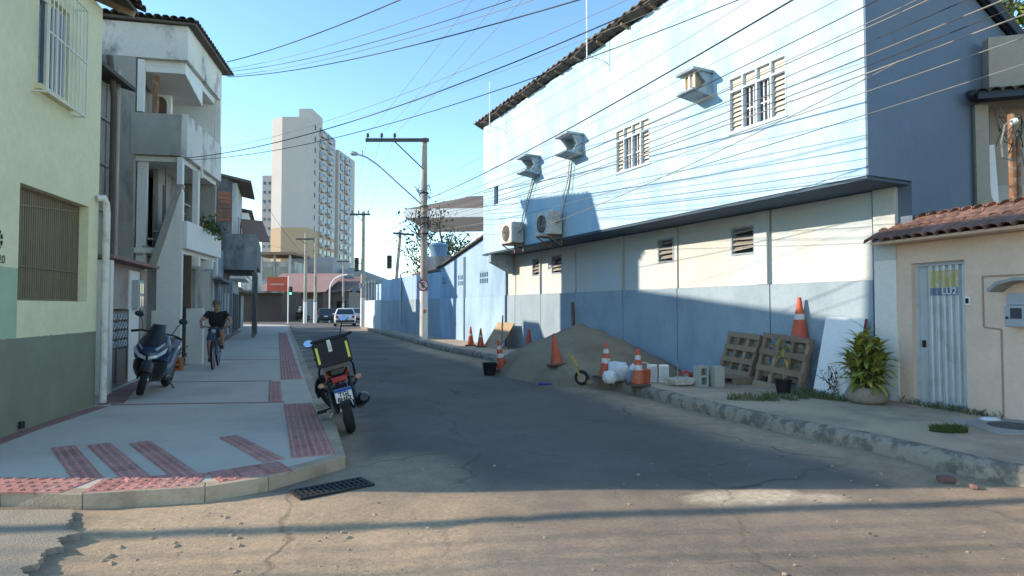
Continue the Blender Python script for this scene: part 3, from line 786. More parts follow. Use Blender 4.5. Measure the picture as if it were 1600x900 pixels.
slope_tiles(ea, BTD, -.1, 2.6, -.36, 4.87, 1, .3, 1, pitch=.17)
mb = MB(); mb.bar((.42,.30,2.5),(.34,.30,4.2),.03,.10); mb.build('plank', K['plainwhite'], nh)
lb = thing('rear_house', 'pale blue house wall at the top right beyond the blue roof edge', 'house', (10.55,14,0), 0)
mb = MB(); mb.box(0, 1.12, 0, 4, 0, 8.8); mb.build('wall', K['paleblue'], lb)
q = MB(); q.box(1.06,1.13,-.05,.01,7,8.9); q.build('corner_pipe', K['tiledark'], lb)

# service post with meter pipes standing behind the canopy
sp_ = thing('service_post', 'rusty service post with white insulator standing behind the tiled canopy', 'post', (6.92,8.35,0), .2)
q = MB(); q.tube([(0,0,2.2),(0,0,4.25)], .045, 10); q.build('pipe', K['rust'], sp_)
q = MB(); q.tube([(.10,0,2.2),(.10,0,3.85),(.07,0,3.95)], .035, 10); q.build('conduit', K['rust'], sp_)
q = MB(); q.tube([(.09,-.1,2.93),(.09,.35,2.93)], .05, 10, cap=False); q.tube([(.09,-.1,2.93),(.09,.35,2.93)], .042, 10, cap=False); q.build('pipe_stub', K['rust'], sp_)
q = MB(); q.lathe([(.03,0),(.045,.02),(.03,.05),(.045,.07),(.02,.1)], 10, M=Matrix.Translation((-.06,-.05,4.12)) @ Matrix.Rotation(R(70),4,'Y')); q.build('insulator', K['plainwhite'], sp_)
q = MB(); q.tube([(-.06,-.06,4.15),(-.17,-.05,4.08),(-.2,-.02,3.85),(-.16,0,3.65),(-.04,-.03,3.6)], .012, 6); q.build('wire', K['cable2'], sp_)
q = MB()
for i in range(7):
    a = random.uniform(0,6.28); r_ = random.uniform(.12,.28)
    q.tube([(.02+r_*.8*math.cos(a+k*.9), .05+r_*.5*math.sin(a+k*.9), 3.75+random.uniform(-.15,.5)+.04*k) for k in range(6)], .006, 4)
q.build('wire_tangle', K['cable'], sp_)
q = MB(); q.tube([(.15,0,3.8),(.22,0,3.5),(.24,0,3.1),(.4,.1,2.95)], .012, 6); q.build('wire', K['cable2'], sp_)
# ---------------------------------------------------------------- left side: yellow house
K['yellow'] = mat('pale yellow render', (.72,.665,.42), .85, .05, .8, .15, dirt=(.60,.56,.37), amt=.5, dscale=.9, dlo=.48, dhi=.68)
paint_zone(K['yellow'], [([(0,None,-2.085),(2,None,2.05)], (.36,.47,.31)), ([(2,None,1.235)], (.215,.215,.15))])
DY = math.atan2(1, -.2316)
PY = (-6.23, 9.12, 0)
yh = thing('corner_house', 'pale yellow house with barred window and olive painted base at the corner', 'house', PY, DY)
WY, OY = (-1.78,-1.0,4.32,5.55), (-2.10,-.32,1.66,3.04)
mb = MB(); mb.wall(-3.97, 0, -.05, 6.12, [WY, OY], y=0, t=.40); mb.build('front_wall', K['yellow'], yh)
mb = MB(); mb.prism([(-3.97,.401),(-3.75,.401),(-2.4,6),(-2.62,6)], -.05, 6.1, 'z'); mb.build('end_wall', K['yellow'], yh)
mb = MB(); mb.box(-.22,0,.401,6,-.05,6.1); mb.build('party_wall', K['yellow'], yh)
mb = MB(); mb.box(-3.7,-.25,1.2,1.3,0,6); mb.build('inner_wall', K['darkvoid'], yh)
mb = MB(); mb.prism([(-3.0,4.0),(1.0,4.0),(1.95,8.2),(-2.05,8.2)], 0, 9.7, 'z'); mb.build('shadow_block', K['yellow'], yh)  # unseen block added to throw shadow onto the wall across the street
# roof
ym = MB(); ym.add([(-4.05,-.42,6.16),(.22,-.42,6.16),(.22,4.2,7.9),(-3.0,4.2,7.9),(-4.05,-.42,6.22),(.22,-.42,6.22),(.22,4.2,7.96),(-3.0,4.2,7.96)], [(0,3,2,1),(4,5,6,7),(0,1,5,4),(1,2,6,5),(2,3,7,6),(3,0,4,7)])
yr = ym.build('roof', K['tiledark'], yh)
slope_tiles(yr, BTD, -4.1, .3, -.5, 6.24, 1, .377, 2, pitch=.19)
for i in range(8):
    x = -3.9+i*.57; q = MB(); q.bar((x,-.40,6.12),(x,.3,6.40),.06,.1); q.build('rafter', K['wood'], yr)
# window with grille cage
q = MB(); a, c, z0, z1 = WY
for r_ in ((a,a+.05,z0,z1),(c-.05,c,z0,z1),(a+.05,c-.05,z1-.05,z1),(a+.05,c-.05,z0,z0+.05),((a+c)/2-.025,(a+c)/2+.025,z0+.05,z1-.05)): q.box(r_[0],r_[1],.08,.14,r_[2],r_[3])
wy = q.build('window', K['plainwhite'], yh)
for x0, x1 in ((a+.05,(a+c)/2-.025),((a+c)/2+.025,c-.05)):
    q = MB(); q.box(x0,x1,.11,.12,z0+.05,z1-.05); q.build('pane', K['glass'], wy)
K['shut2'] = mat('grey blue shutter slats', (.42,.47,.50), .6, .06, 5, .05)
for i in range(5):
    q = MB(); x = a+.42+i*.07; q.box(x,x+.035,.04,.06,z0+.06,z1-.06); q.build('shutter_slat', K['shut2'], wy)
q = MB(); q.box(a-.06,c+.06,-.07,.03,z0-.07,z0-.003); q.build('sill', K['yellow'], wy)
g0, g1, h0, h1 = -1.9,-.88,4.20,5.68
K['grille'] = mat('white painted grille', (.68,.66,.56), .6, .06, 6, .05, dirt=(.4,.25,.15), amt=.5, dscale=12, dlo=.6, dhi=.7)
q = MB()
for x in (g0,g1): 
    for z in (h0,h1): q.bar((x,.0,z),(x,-.16,z),.02,.02)
for z in (h0,h1,4.95): q.bar((g0,-.16,z),(g1,-.16,z),.02,.02)
for x in (g0,g1): q.bar((x,-.162,h0),(x,-.162,h1),.022,.022)
gr = q.build('grille', K['grille'], yh)
for i in range(1,10):
    q = MB(); x = g0+(g1-g0)*i/10; q.tube([(x,-.165,h0),(x,-.165,h1)], .0075, 6); q.build('bar', K['grille'], gr)
# large opening with brown bars
q = MB(); a, c, z0, z1 = OY
for r_ in ((a,a+.03,z0,z1),(c-.03,c,z0,z1),(a+.03,c-.03,z1-.03,z1),(a+.03,c-.03,z0,z0+.03)): q.box(r_[0],r_[1],.12,.16,r_[2],r_[3])
K['brownbar'] = mat('brown painted bars', (.19,.145,.085), .7, .12, 5, .1, rnd=.1)
og = q.build('garage_grille', K['brownbar'], yh)
for i in range(34):
    x = a+.04+i*(c-a-.08)/33; q = MB(); q.box(x-.017,x+.017,.13,.145,z0+.03,z1-.03); q.build('bar', K['brownbar'], og)
for zz, zz2 in ((z0+.42,z0+.42),(z1-.25,z1-.08)):
    q = MB(); q.bar((a+.03,.12,zz),(c-.03,.12,zz2),.012,.02); q.build('rail', K['brownbar'], og)
q = MB(); q.box(a+.005,c-.005,.165,.175,z0+.005,z1-.005); q.build('backing_sheet', mat('dark brown sheet', (.11,.085,.055), .8, .15, 2, .1), og)
# house number and stencilled ring
K['ink'] = mat('black painted mark', (.02,.02,.022), .8, .1, 5, 0)
lettering('20', .13, K['ink'], yh, (-2.43,-.003,2.11), (R(90),0,0), .002)
q = MB()
for k in range(8):
    a0 = k*math.pi/4+.12; a1 = a0+math.pi/4-.24; p = []
    for rr, seq in ((.115,(0,1,2)),(.065,(2,1,0))):
        for s_ in seq:
            t_ = a0+(a1-a0)*s_/2; p.append((-2.51+rr*.8*math.cos(t_), 2.33+rr*math.sin(t_)))
    q.prism(p, -.004, -.001, 'y')
q.build('stencilled_ring', K['ink'], yh)
# downpipe
q = MB(); q.tube([(-.12,-.02,3.2),(-.06,-.09,3.22),(.0,-.1,3.15),(.03,-.1,3.0),(.03,-.1,.15)], .05, 12)
dp = q.build('downpipe', K['pvc'], yh, smooth=60)
for z in (.75,1.75): 
    q = MB(); q.lathe([(.057,0),(.057,.06)], 12, M=Matrix.Translation((.03,-.1,z))); q.build('collar', K['pvc'], dp)
q = MB(); q.tube([(-2.0,-.03,.24),(-2.0,-.03,.16)], .03, 8); q.build('drain_stub', K['black'], yh)

# ---------------------------------------------------------------- set back grey house and its gate wall
K['siding'] = mat('stained grey render', (.37,.335,.285), .9, .14, 1.5, .25, dirt=(.12,.11,.10), amt=.75, dscale=1.4, streak=.35, dlo=.48, dhi=.64)
K['mould'] = mat('mould stained white', (.66,.61,.53), .88, .08, 1, .2, dirt=(.10,.10,.095), amt=.8, dscale=1.6, streak=.5, dlo=.52, dhi=.66)
DS_ = math.atan2(1, -.18)
gh = thing('set_back_house', 'stained grey house set back between the yellow and the white house', 'house', (-7.55, 9.4, 0), DS_)
mb = MB(); mb.box(0, 3.55, .35, .55, 0, 6.25); mb.build('front_wall', K['siding'], gh)
mb = MB(); mb.box(-.1, 6.6, 2.7, 6, 0, 8.25); mb.build('rear_block', K['siding'], gh)  # unseen block, extended and raised to cast the shadow line across the street
mb = MB(); mb.box(3.4,3.55,.551,2.69,0,6.2); mb.build('end_wall', K['siding'], gh)
q = MB(); q.add([(-.2,-.05,6.25),(3.75,-.05,6.25),(3.75,2.9,7.0),(-.2,2.9,7.0),(-.2,-.05,6.33),(3.75,-.05,6.33),(3.75,2.9,7.08),(-.2,2.9,7.08)], [(0,3,2,1),(4,5,6,7),(0,1,5,4),(1,2,6,5),(2,3,7,6),(3,0,4,7)]); q.build('roof', K['tiledark'], gh)
for i in range(12):
    q = MB(); x = .2+i*.28; q.box(x,x+.02,.325,.349,.5,6.2); q.build('batten', K['siding'], gh)
for i in range(4):
    q = MB(); z = 2.6+i*.95; q.box(.1,3.5,.30,.324,z,z+.05); q.build('rail', K['siding'], gh)
q = MB(); q.tube([(3.05,.1,2.4),(3.05,.1,5.9),(3.05,.2,6.75)], .06, 10); q.build('rusty_post', mat('old brown post', (.12,.085,.065), .9, .2, 4, .2), gh)
q = MB(); q.tube([(3.45,.2,2.3),(3.45,.2,6.6)], .05, 10); q.build('downpipe', K['poleconc'], gh)
q = MB(); q.box(2.45,2.85,.29,.315,3.0,3.75); q.build('pink_sign', mat('pink sign', (.45,.07,.20), .6, .1, 4, 0), gh)
gw = thing('gate_house', 'low stained gate wall with patterned iron gate behind the scooter', 'wall', (-6.62, 10.0, 0), math.atan2(1,-.33))
K['pinkwall'] = mat('stained pinkish render', (.36,.29,.245), .9, .14, 1.3, .25, dirt=(.17,.145,.125), amt=.7, dscale=1.8, dlo=.48, dhi=.66)
mb = MB(); mb.wall(.35, 3.25, -.05, 2.4, [(.55,1.95,0,1.55)], y=.25, t=.2); mb.build('wall', K['pinkwall'], gw)
mb = MB(); mb.box(.25,.40,.05,.35,-.05,2.38); mb.build('post', K['white'], gw, bevel=.01)
mb = MB(); mb.box(2.05,2.75,.22,.247,.13,2.3); mb.build('white_panel', K['white'], gw)
mb = MB(); mb.box(2.2,2.58,.10,.219,1.55,2.12); mbox = mb.build('meter_box', K['grey_metal'], gw, bevel=.01)
for x in (2.25,2.41):
    for z in (1.6,1.86):
        q = MB(); q.box(x,x+.12,.09,.099,z,z+.2); q.build('meter_window', K['glass'], mbox)
mb = MB(); mb.box(2.8,3.25,.20,.249,0,2.35); mb.build('pillar', K['pinkwall'], gw)
mb = MB(); mb.box(.2,3.4,.0,.6,2.405,2.47); mb.build('coping', K['tile'], gw)
q = MB()
for r_ in ((.56,.60,.14,1.54),(1.22,1.27,.14,1.5),(1.9,1.94,.14,1.54)): q.box(r_[0],r_[1],.2,.24,r_[2],r_[3])
q.box(.6,1.9,.2,.238,.14,.2); q.box(.6,1.9,.205,.235,1.46,1.5)
K['iron'] = mat('grey iron gate', (.15,.135,.115), .6, .15, 6, .1, dirt=(.24,.14,.08), amt=.6, dscale=6)
ga = q.build('gate', K['iron'], gw)
q = MB(); q.box(.6,1.9,.225,.235,.2,.8); q.build('kick_panel', K['iron'], ga)
for i in range(7):
    for j in range(4):
        q = MB(); cx, cz = .7+i*.185, .9+j*.17
        q.tube([(cx+.06*math.cos(k*math.pi/4), .215, cz+.06*math.sin(k*math.pi/4)) for k in range(9)], .014, 5, cap=False); q.build('ring', K['grey_metal'], ga)

# ---------------------------------------------------------------- white three storey house with balconies
wh = thing('balcony_house', 'white three storey house with stacked balconies and mouldy tiled gable', 'house', (-8.10, 15.0, 0), math.atan2(1, -.2))
LW = 3.1
mb = MB(); mb.box(0, LW, 0, .15, 7.75, 8.62); mb.build('upper_front', K['mould'], wh)
mb = MB(); mb.box(0, .15, .151, 2.3, 7.74, 8.6); mb.build('gable_band', K['mould'], wh)
mb = MB(); mb.box(0, .15, 1.18, 2.3, -.05, 7.735); mb.build('side_wall', K['siding'], wh)
mb = MB(); mb.wall(1.15, LW, 5.35, 7.74, [(1.55,2.05,5.4,7.2)], y=1.3, t=.15); mb.build('third_floor_wall', K['white'], wh)
mb = MB(); mb.box(1.15,1.3,0.75,1.29,5.35,7.74); mb.build('return_wall', K['white'], wh)
q = MB(); p = [(.42,6.35),(.66,6.35)] 
arch = [(.84,6.25),(1.18,6.25)]
pts = [(.84,6.2),(1.16,6.2),(1.16,6.95)] + [(1.0+.16*math.cos(a*math.pi/8), 6.95+.2*math.sin(a*math.pi/8)) for a in range(1,8)] + [(.84,6.95)]
q.prism(pts, 1.12, 1.149, 'x'); q.build('arched_window', mat('brown door wood', (.16,.09,.05), .6, .15, 8, .1), wh)
mb = MB(); mb.box(LW-.15, LW, .15, 1.3, 5.35, 7.74); mb.build('far_return_wall', K['white'], wh)
mb = MB(); mb.box(0.15, LW, .15, 2.3, 7.6, 7.74); mb.build('ceiling_slab', K['white'], wh)
mb = MB(); mb.add([(.16,.1,7.73),(1.6,.1,7.73),(1.6,1.2,7.73),(.16,1.2,7.73),(.16,.1,7.45),(1.6,.1,7.1),(1.6,1.2,7.1),(.16,1.2,7.45)], [(0,1,2,3),(7,6,5,4),(0,4,5,1),(1,5,6,2),(2,6,7,3),(3,7,4,0)]); mb.build('stair_soffit', K['white'], wh)
# third floor balcony
mb = MB(); mb.box(0, LW, -.02, .12, 5.32, 6.38); mb.build('balcony_parapet', K['mould'], wh)
mb = MB(); mb.box(-.02, .12, .121, 1.25, 5.33, 6.36); mb.build('balcony_parapet', K['siding'], wh)
mb = MB(); mb.box(.12, LW, .12, 2.3, 5.2, 5.34); mb.build('floor_slab', K['white'], wh)
mb = MB(); mb.box(.02,.14,1.0,1.14,6.4,7.7); mb.build('column', K['white'], wh)
mb = MB(); mb.box(.3,.42,.78,.9,5.4,7.65); mb.build('door_post', K['rust'], wh)
mb = MB(); mb.box(LW-.12, LW+.003, 0, .14, 6.385, 7.745); mb.build('column', K['white'], wh)
# second floor
mb = MB(); mb.box(0, LW, -.05, .08, 3.04, 3.72); mb.build('balcony_parapet', K['white'], wh)
mb = MB(); mb.box(-.01, .15, .081, .2, 3.04, 5.3); mb.build('corner_column', K['white'], wh)
mb = MB(); mb.box(1.0, 1.15, .0, .14, 3.73, 5.2); mb.build('column', K['white'], wh)
mb = MB(); mb.box(.12, LW, .1, 2.3, 2.92, 3.05); mb.build('floor_slab', K['white'], wh)
mb = MB(); mb.wall(.15, LW, 3.06, 5.2, [(.5,1.2,3.06,5.0)], y=1.6, t=.15); mb.build('second_floor_wall', K['siding'], wh)
mb = MB(); mb.box(LW-.12, LW, .1, 1.6, 3.06, 5.2); mb.build('far_return_wall', K['siding'], wh)
mb = MB(); mb.box(1.1, LW, 1.0, 1.12, 3.06, 5.2); mb.build('room_wall', K['siding'], wh)
mb = MB(); mb.box(.2,.3,.95,1.17,2.3,5.2); mb.build('pale_pier', K['white'], wh)
for x, y, z in ((.28,.55,4.0),(.6,.7,3.6),(.28,.8,3.3)):
    q = MB(); q.bar((x,y,2.7),(x,y,z+1.1),.03,.03); q.build('railing_post', K['iron'], wh)
for s_, d_ in ((1.0,.25),(2.2,.25)):
    mb = MB(); mb.box(s_, s_+.14, -.045, 1.9, 2.66, 2.915); mb.build('beam', K['white'], wh)
for k in range(2):
    mb = MB(); mb.box(1.0+1.55*k, 1.07+1.55*k, -.10, -.051, 2.5 if k else 5.0, 3.0 if k else 5.3); mb.build('drip_spout', K['white'], wh)
# stair with its sloping string wall
mb = MB(); mb.prism([(.06,4.45),(.06,.1),(.62,.1),(.62,2.62),(.72,2.62),(.72,2.8),(.2,4.45)], .0, .12, 'x'); mb.build('stair_wall', K['white'], wh)
mb = MB(); mb.prism([(.05,4.62),(.2,4.62),(.78,2.66),(.62,2.6)], -.03, .16, 'x'); mb.build('stair_coping', K['siding'], wh)
for i in range(9):
    mb = MB(); mb.box(.13, 1.0, .16+i*.12, .28+i*.12, 4.2-i*.19, 4.24-i*.19); mb.build('step', K['concrete'], wh)
# ground floor
mb = MB(); mb.box(.2, LW, 1.3, 1.5, -.05, 2.9); mb.build('ground_wall', K['siding'], wh)
mb = MB(); mb.box(-.05, .03, .05, .7, .1, 1.5); mb.build('white_panel', K['white'], wh)
mb = MB(); mb.box(.7, .82, -.25, .15, .1, 1.55); mb.build('white_panel', K['white'], wh)
mb = MB(); mb.box(.45, .5, -.02, .2, 1.56, 2.9); mb.build('brown_door', mat('brown roller door', (.12,.075,.05), .7, .1, 4, .1, lines=.1), wh)
mb = MB(); mb.box(1.6, LW, .2, .32, .1, 2.6); mb.build('shop_wall', K['siding'], wh)
# tiled roof
q = MB(); q.add([(-.1,-.2,8.60),(LW+.2,-.2,8.60),(LW+.2,2.4,8.66),(-.1,2.4,8.66),(-.1,-.2,8.66),(LW+.2,-.2,8.66),(LW+.2,2.4,8.72),(-.1,2.4,8.72)], [(0,3,2,1),(4,5,6,7),(0,1,5,4),(1,2,6,5),(2,3,7,6),(3,0,4,7)])
wr = q.build('roof', K['tiledark'], wh)
slope_tiles(wr, BTD, -.15, LW+.3, -.25, 8.67, 1, .03, 2, pitch=.19)
for k in range(13):
    put('verge_tile', BTD, wr, M=Matrix.Translation((-.22, -.12+k*.19, 8.675+k*.004)) @ Matrix.Rotation(R(-6),4,'Y'))
mb = MB(); mb.box(.16, LW, 2.16, 2.3, 0, 7.59); mb.build('light_stop_wall', K['siding'], wh)  # unseen wall added to stop sunlight slipping through the open floors
# planter greenery on the balcony
LEAF = MB(); LEAF.add([(0,0,0),(.5,-.22,.05),(1,0,-.05),(.5,.22,.05)], [(0,1,2,3)]); 
def foliage(name, m, parent, pts, size, seed=1, jitter=.4):
    rnd = random.Random(seed); q = MB()
    for p in pts:
        s_ = size*rnd.uniform(1-jitter,1+jitter)
        M = Matrix.Translation(p) @ Matrix.Rotation(rnd.uniform(0,6.28),4,'Z') @ Matrix.Rotation(rnd.uniform(-1.2,1.2),4,'Y') @ Matrix.Rotation(rnd.uniform(-.8,.8),4,'X') @ Matrix.Scale(s_,4)
        q.add([(0,0,0),(.45,-.24,.06),(1,0,-.08),(.45,.24,.06)], [(0,1,2),(0,2,3)], 0, M)
    me = bpy.data.meshes.new(name); me.from_pydata(q.v, [], q.f); me.materials.append(m)
    return put(name, me, parent)
rnd = random.Random(3)
bp = thing('balcony_plants', 'green and dry plants spilling over the lower white balcony', 'plants', (-8.10,15.0,3.72), math.atan2(1,-.2))
pts = []
for i in range(420):
    s_ = rnd.uniform(1.2,2.9); pts.append((s_, rnd.gauss(-.02,.1), abs(rnd.gauss(0,.22))*math.sin((s_-1.1)*1.6)**2 + rnd.uniform(-.15,.1)))
foliage('leaves', K['green'], bp, pts, .12, 5)
q = MB()
for i in range(5):
    x = 1.35+i*.33; q.lathe([(.07,-.12),(.09,.02)], 8, M=Matrix.Translation((x,.02,0.12)))
stuff(q.build('pots', K['tile'], bp))

# ---------------------------------------------------------------- low shop, brick house, white house further down
def simple(name, label, cat, loc, ang, m): return thing(name, label, cat, loc, ang), m
K['shopgrey'] = mat('blue grey shop wall', (.27,.29,.30), .9, .12, 1, .2, dirt=(.14,.14,.14), amt=.6, dscale=1.2, streak=.5)
K['dirtywhite'] = mat('dirty white render', (.50,.48,.43), .9, .1, 1, .2, dirt=(.16,.15,.13), amt=.7, dscale=1, streak=.4, dlo=.46, dhi=.62)
K['darkconc'] = mat('soot stained concrete', (.26,.25,.23), .95, .16, 1, .3, dirt=(.07,.07,.065), amt=.85, dscale=.8, streak=.5, dlo=.42, dhi=.58)
K['brick'] = mat('exposed red brick', (.30,.115,.065), .9, .2, 3, .3, dirt=(.10,.085,.075), amt=.7, dscale=1.5, lines=.2)
K['redroof'] = mat('faded red sheet roof', (.22,.13,.11), .85, .12, .6, .2)
DL = math.atan2(1, -.385)
ls = thing('low_shop', 'low grey shop with shuttered openings under the white balcony', 'shop', (-9.55,18.3,0), DL)
mb = MB(); mb.wall(0, 10.2, -.05, 4.1, [(.5,2.2,.1,2.6),(3.2,4.2,.1,2.4),(5.4,7.6,.1,2.6),(8.4,9.4,.1,2.4)], y=0, t=.2); mb.build('front_wall', K['shopgrey'], ls)
mb = MB(); mb.box(0,.2,.201,6,0,4.1); mb.build('side_wall', K['shopgrey'], ls)
for a, c, m_ in ((.5,2.2,'dirtywhite'),(3.2,4.2,'darkvoid'),(5.4,7.6,'dirtywhite'),(8.4,9.4,'darkvoid')):
    q = MB(); q.box(a,c,.12,.16,.1,2.6); q.build('shutter', K[m_], ls)
for s_ in (0.2,2.7,4.8,8.0):
    q = MB(); q.box(s_,s_+.22,-.06,-.001,0,3.0); q.build('pilaster', K['dirtywhite'], ls)
mb = MB(); mb.box(0,10.2,.21,6,4.0,4.2); mb.build('roof_slab', K['darkconc'], ls)
mb = MB(); mb.box(.3,4.2,1.2,5,4.205,5.8); mb.box(1.5,2.6,1.3,4,5.805,6.4); mb.build('shadow_step_room', K['shopgrey'], ls)  # unseen stepped top, shaped to cast the stepped shadow opposite
mb = MB(); mb.box(4.4,10.0,-.35,-.002,2.62,2.7); mb.build('awning', K['darkconc'], ls)

bh = thing('brick_house', 'soot stained house with exposed red brick and a heavy concrete balcony', 'house', (-12.35,28.0,0), DL)
mb = MB(); mb.box(0,6,1.0,5,-.05,3.29); mb.build('ground_floor', K['darkconc'], bh)
mb = MB(); mb.wall(0,4.2,3.5,7.3,[(1.0,2.0,4.2,5.9),(2.8,3.6,4.4,5.8)],y=.35,t=.2); mb.build('front_wall', K['dirtywhite'], bh)
mb = MB(); mb.box(0,.18,.56,5,3.5,7.5); mb.build('side_wall', K['darkconc'], bh)
for y0,y1,z0,z1 in ((.6,1.15,5.5,7.0),(.7,1.2,4.3,4.9)):
    for j in range(int((z1-z0)/.2)):
        q = MB(); q.box(-.03,-.002,y0,y1,z0+j*.2,z0+j*.2+.17); q.build('brick_course', K['brick'], bh)
mb = MB(); mb.box(-.05,.1,-.55,1.1,3.3,4.95); mb.build('balcony_end', K['darkconc'], bh)
mb = MB(); mb.box(.101,6,-.55,-.4,3.5,4.9); mb.build('balcony_front', K['darkconc'], bh)
mb = MB(); mb.box(.1,6,-.4,1.2,3.3,3.49); mb.build('balcony_slab', K['darkconc'], bh)
for a, c, z0, z1 in ((1.0,2.0,4.2,5.9),(2.8,3.6,4.4,5.8)):
    q = MB(); q.box(a,c,.45,.48,z0,z1); w_ = q.build('window', K['glass'], bh)
    q = MB(); q.box(a-.06,c+.06,.3,.348,z0-.08,z0-.005); q.build('sill', K['dirtywhite'], w_)
q = MB(); q.add([(-.2,-.25,7.3),(4.5,-.25,7.3),(4.5,5,8.3),(-.2,5,8.3),(-.2,-.25,7.42),(4.5,-.25,7.42),(4.5,5,8.42),(-.2,5,8.42)], [(0,3,2,1),(4,5,6,7),(0,1,5,4),(1,2,6,5),(2,3,7,6),(3,0,4,7)]); q.build('roof', K['tiledark'], bh)
q = MB(); q.bar((2.6,-.5,4.9),(3.6,-.1,6.1),1.2,.04); q.build('leaning_sheet', K['redroof'], bh)
for s_ in (1.2,3.4,5.6):
    q = MB(); q.box(s_,s_+.12,-.42,-.3,.1,3.29); q.build('column', K['darkconc'], bh)
for s_ in (.3,2.2,4.2):
    q = MB(); q.box(s_,s_+1.0,.97,.999,.1,2.3); q.build('door', K['dirtywhite'] if s_ > 2 else K['darkvoid'], bh)

w2 = thing('white_house', 'white two storey house with deep balcony beyond the brick house', 'house', (-15.6,34.6,0), DL)
mb = MB(); mb.box(0,6,.3,6,-.05,3.2); mb.build('ground_floor', K['shopgrey'], w2)
mb = MB(); mb.box(0,6,.9,6,3.2,7.0); mb.build('upper_floor', K['dirtywhite'], w2)
mb = MB(); mb.box(0,6,-.5,-.38,3.4,4.3); mb.build('balcony_parapet', K['white'], w2)
mb = MB(); mb.box(0,6,-.5,.9,6.1,7.0); mb.build('upper_band', K['white'], w2)
mb = MB(); mb.box(0,6,-.37,.89,3.21,3.38); mb.build('balcony_slab', K['white'], w2)
mb = MB(); mb.box(5.85,6,-.37,.89,4.31,6.09); mb.build('end_wall', K['dirtywhite'], w2)
q = MB(); q.add([(-.2,-.7,7.01),(6.2,-.7,7.01),(6.2,6,8.2),(-.2,6,8.2),(-.2,-.7,7.12),(6.2,-.7,7.12),(6.2,6,8.32),(-.2,6,8.32)], [(0,3,2,1),(4,5,6,7),(0,1,5,4),(1,2,6,5),(2,3,7,6),(3,0,4,7)]); q.build('roof', K['tiledark'], w2)
for s_ in (.6,2.4,4.2):
    q = MB(); q.box(s_,s_+1.0,.27,.299,.1,2.4); q.build('door', K['darkvoid'], w2)
for s_ in (1,3.2):
    q = MB(); q.box(s_,s_+1.1,.87,.899,4.0,5.6); q.build('window', K['glass'], w2)
q = MB(); q.lathe([(.1,0),(.45,.12),(.5,.2)], 14, M=Matrix.Translation((6.0,-.6,4.0)) @ Matrix.Rotation(R(-60),4,'X')); q.build('satellite_dish', K['grey_metal'], w2)

fs_ = thing('corner_shop', 'dark single storey shop with roller door near the traffic light', 'shop', (-18.4,41.4,0), DL)
mb = MB(); mb.box(0,6,.2,5,-.05,3.0); mb.build('wall', mat('brown shop wall', (.10,.075,.055), .85, .2, 1, .1), fs_)
mb = MB(); mb.box(-.1,6.1,-.7,.19,2.6,2.75); mb.build('awning', K['darkconc'], fs_)
for s_ in (.4,2.4,4.3):
    q = MB(); q.box(s_,s_+1.5,.17,.199,.1,2.4); q.build('roller_door', K['shopgrey'] if s_ > 2 else K['darkvoid'], fs_)
q = MB(); q.box(.3,1.1,-.72,-.70,2.2,2.55); q.build('sign_board', K['plainwhite'], fs_)

# ---------------------------------------------------------------- far end of the street
K['towerwhite'] = mat('tower pale render', (.43,.415,.40), .85, .04, .15, 0, dirt=(.5,.45,.38), amt=.3, dscale=.3, fine=0)
K['towerbeige'] = mat('tower beige render', (.40,.30,.20), .85, .04, .15, 0, fine=0)
tw = thing('apartment_tower', 'tall pale apartment tower with beige base and balconies down one side', 'building', (-55,150,0), 0)
fp = [(-5.5,2),(-2.2,0),(4.2,0),(5.0,21),(-5,21)]
mb = MB(); mb.prism(fp, 21.3, 49.0, 'z'); mb.build('upper_block', K['towerwhite'], tw)
mb = MB(); mb.prism([(x*1.004,y*1.0) for x,y in fp], 0, 21.29, 'z'); mb.build('lower_block', K['towerbeige'], tw)
mb = MB(); mb.prism([(.9,3),(4.2,3),(4.4,11),(.9,11)], 49.01, 52.0, 'z'); mb.build('lift_housing', K['towerwhite'], tw)
mb = MB(); mb.prism([(-.5,22),(5.6,22),(6.6,36),(-.5,36)], 0, 46.5, 'z'); mb.build('rear_block', K['towerwhite'], tw)
wi = MB(); wi.box(-.05,.12,-1.15,1.15,-.95,.95); WIM = wi.mesh('window', K['glass'])
ba = MB(); ba.box(0,.75,-1.25,1.25,-.12,.0); ba.box(.68,.75,-1.25,1.25,0,.95); ba.box(0,.68,-1.25,-1.18,0,.95); ba.box(0,.68,1.18,1.25,0,.95); BAM = ba.mesh('balcony', K['towerwhite'])
for fl in range(16):
    z = 3.0 + fl*2.9
    for j, (yy, kind) in enumerate(((9.5,'b'),(12.6,'w'),(15.6,'b'),(18.8,'w'),(24.5,'w'),(28,'b'),(32,'w'))):
        x = 4.2+.8*yy/21 if yy < 21 else 5.6+1.0*(yy-22)/14
        if yy > 21 and z > 44: continue
        w_ = put('window', WIM, tw, loc=(x, yy, z+1.2))
        if kind == 'b': put('balcony', BAM, tw, loc=(x+.05, yy, z))
    if fl % 1 == 0: put('window', WIM, tw, loc=(4.45,5.2,z+1.2)).scale = (1,.35,.6)
t2 = thing('apartment_tower', 'narrow far apartment block showing behind the tall tower', 'building', (-78.5,190,0), 0)
mb = MB(); mb.box(0,3.6,0,12,0,43); mb.build('block', K['towerwhite'], t2)
for fl in range(14):
    for x in (.8,2.4):
        q = put('window', WIM, t2, loc=(x, -.02, 3.5+fl*2.85)); q.rotation_euler = (0,0,-math.pi/2); q.scale = (1,.3,.45)

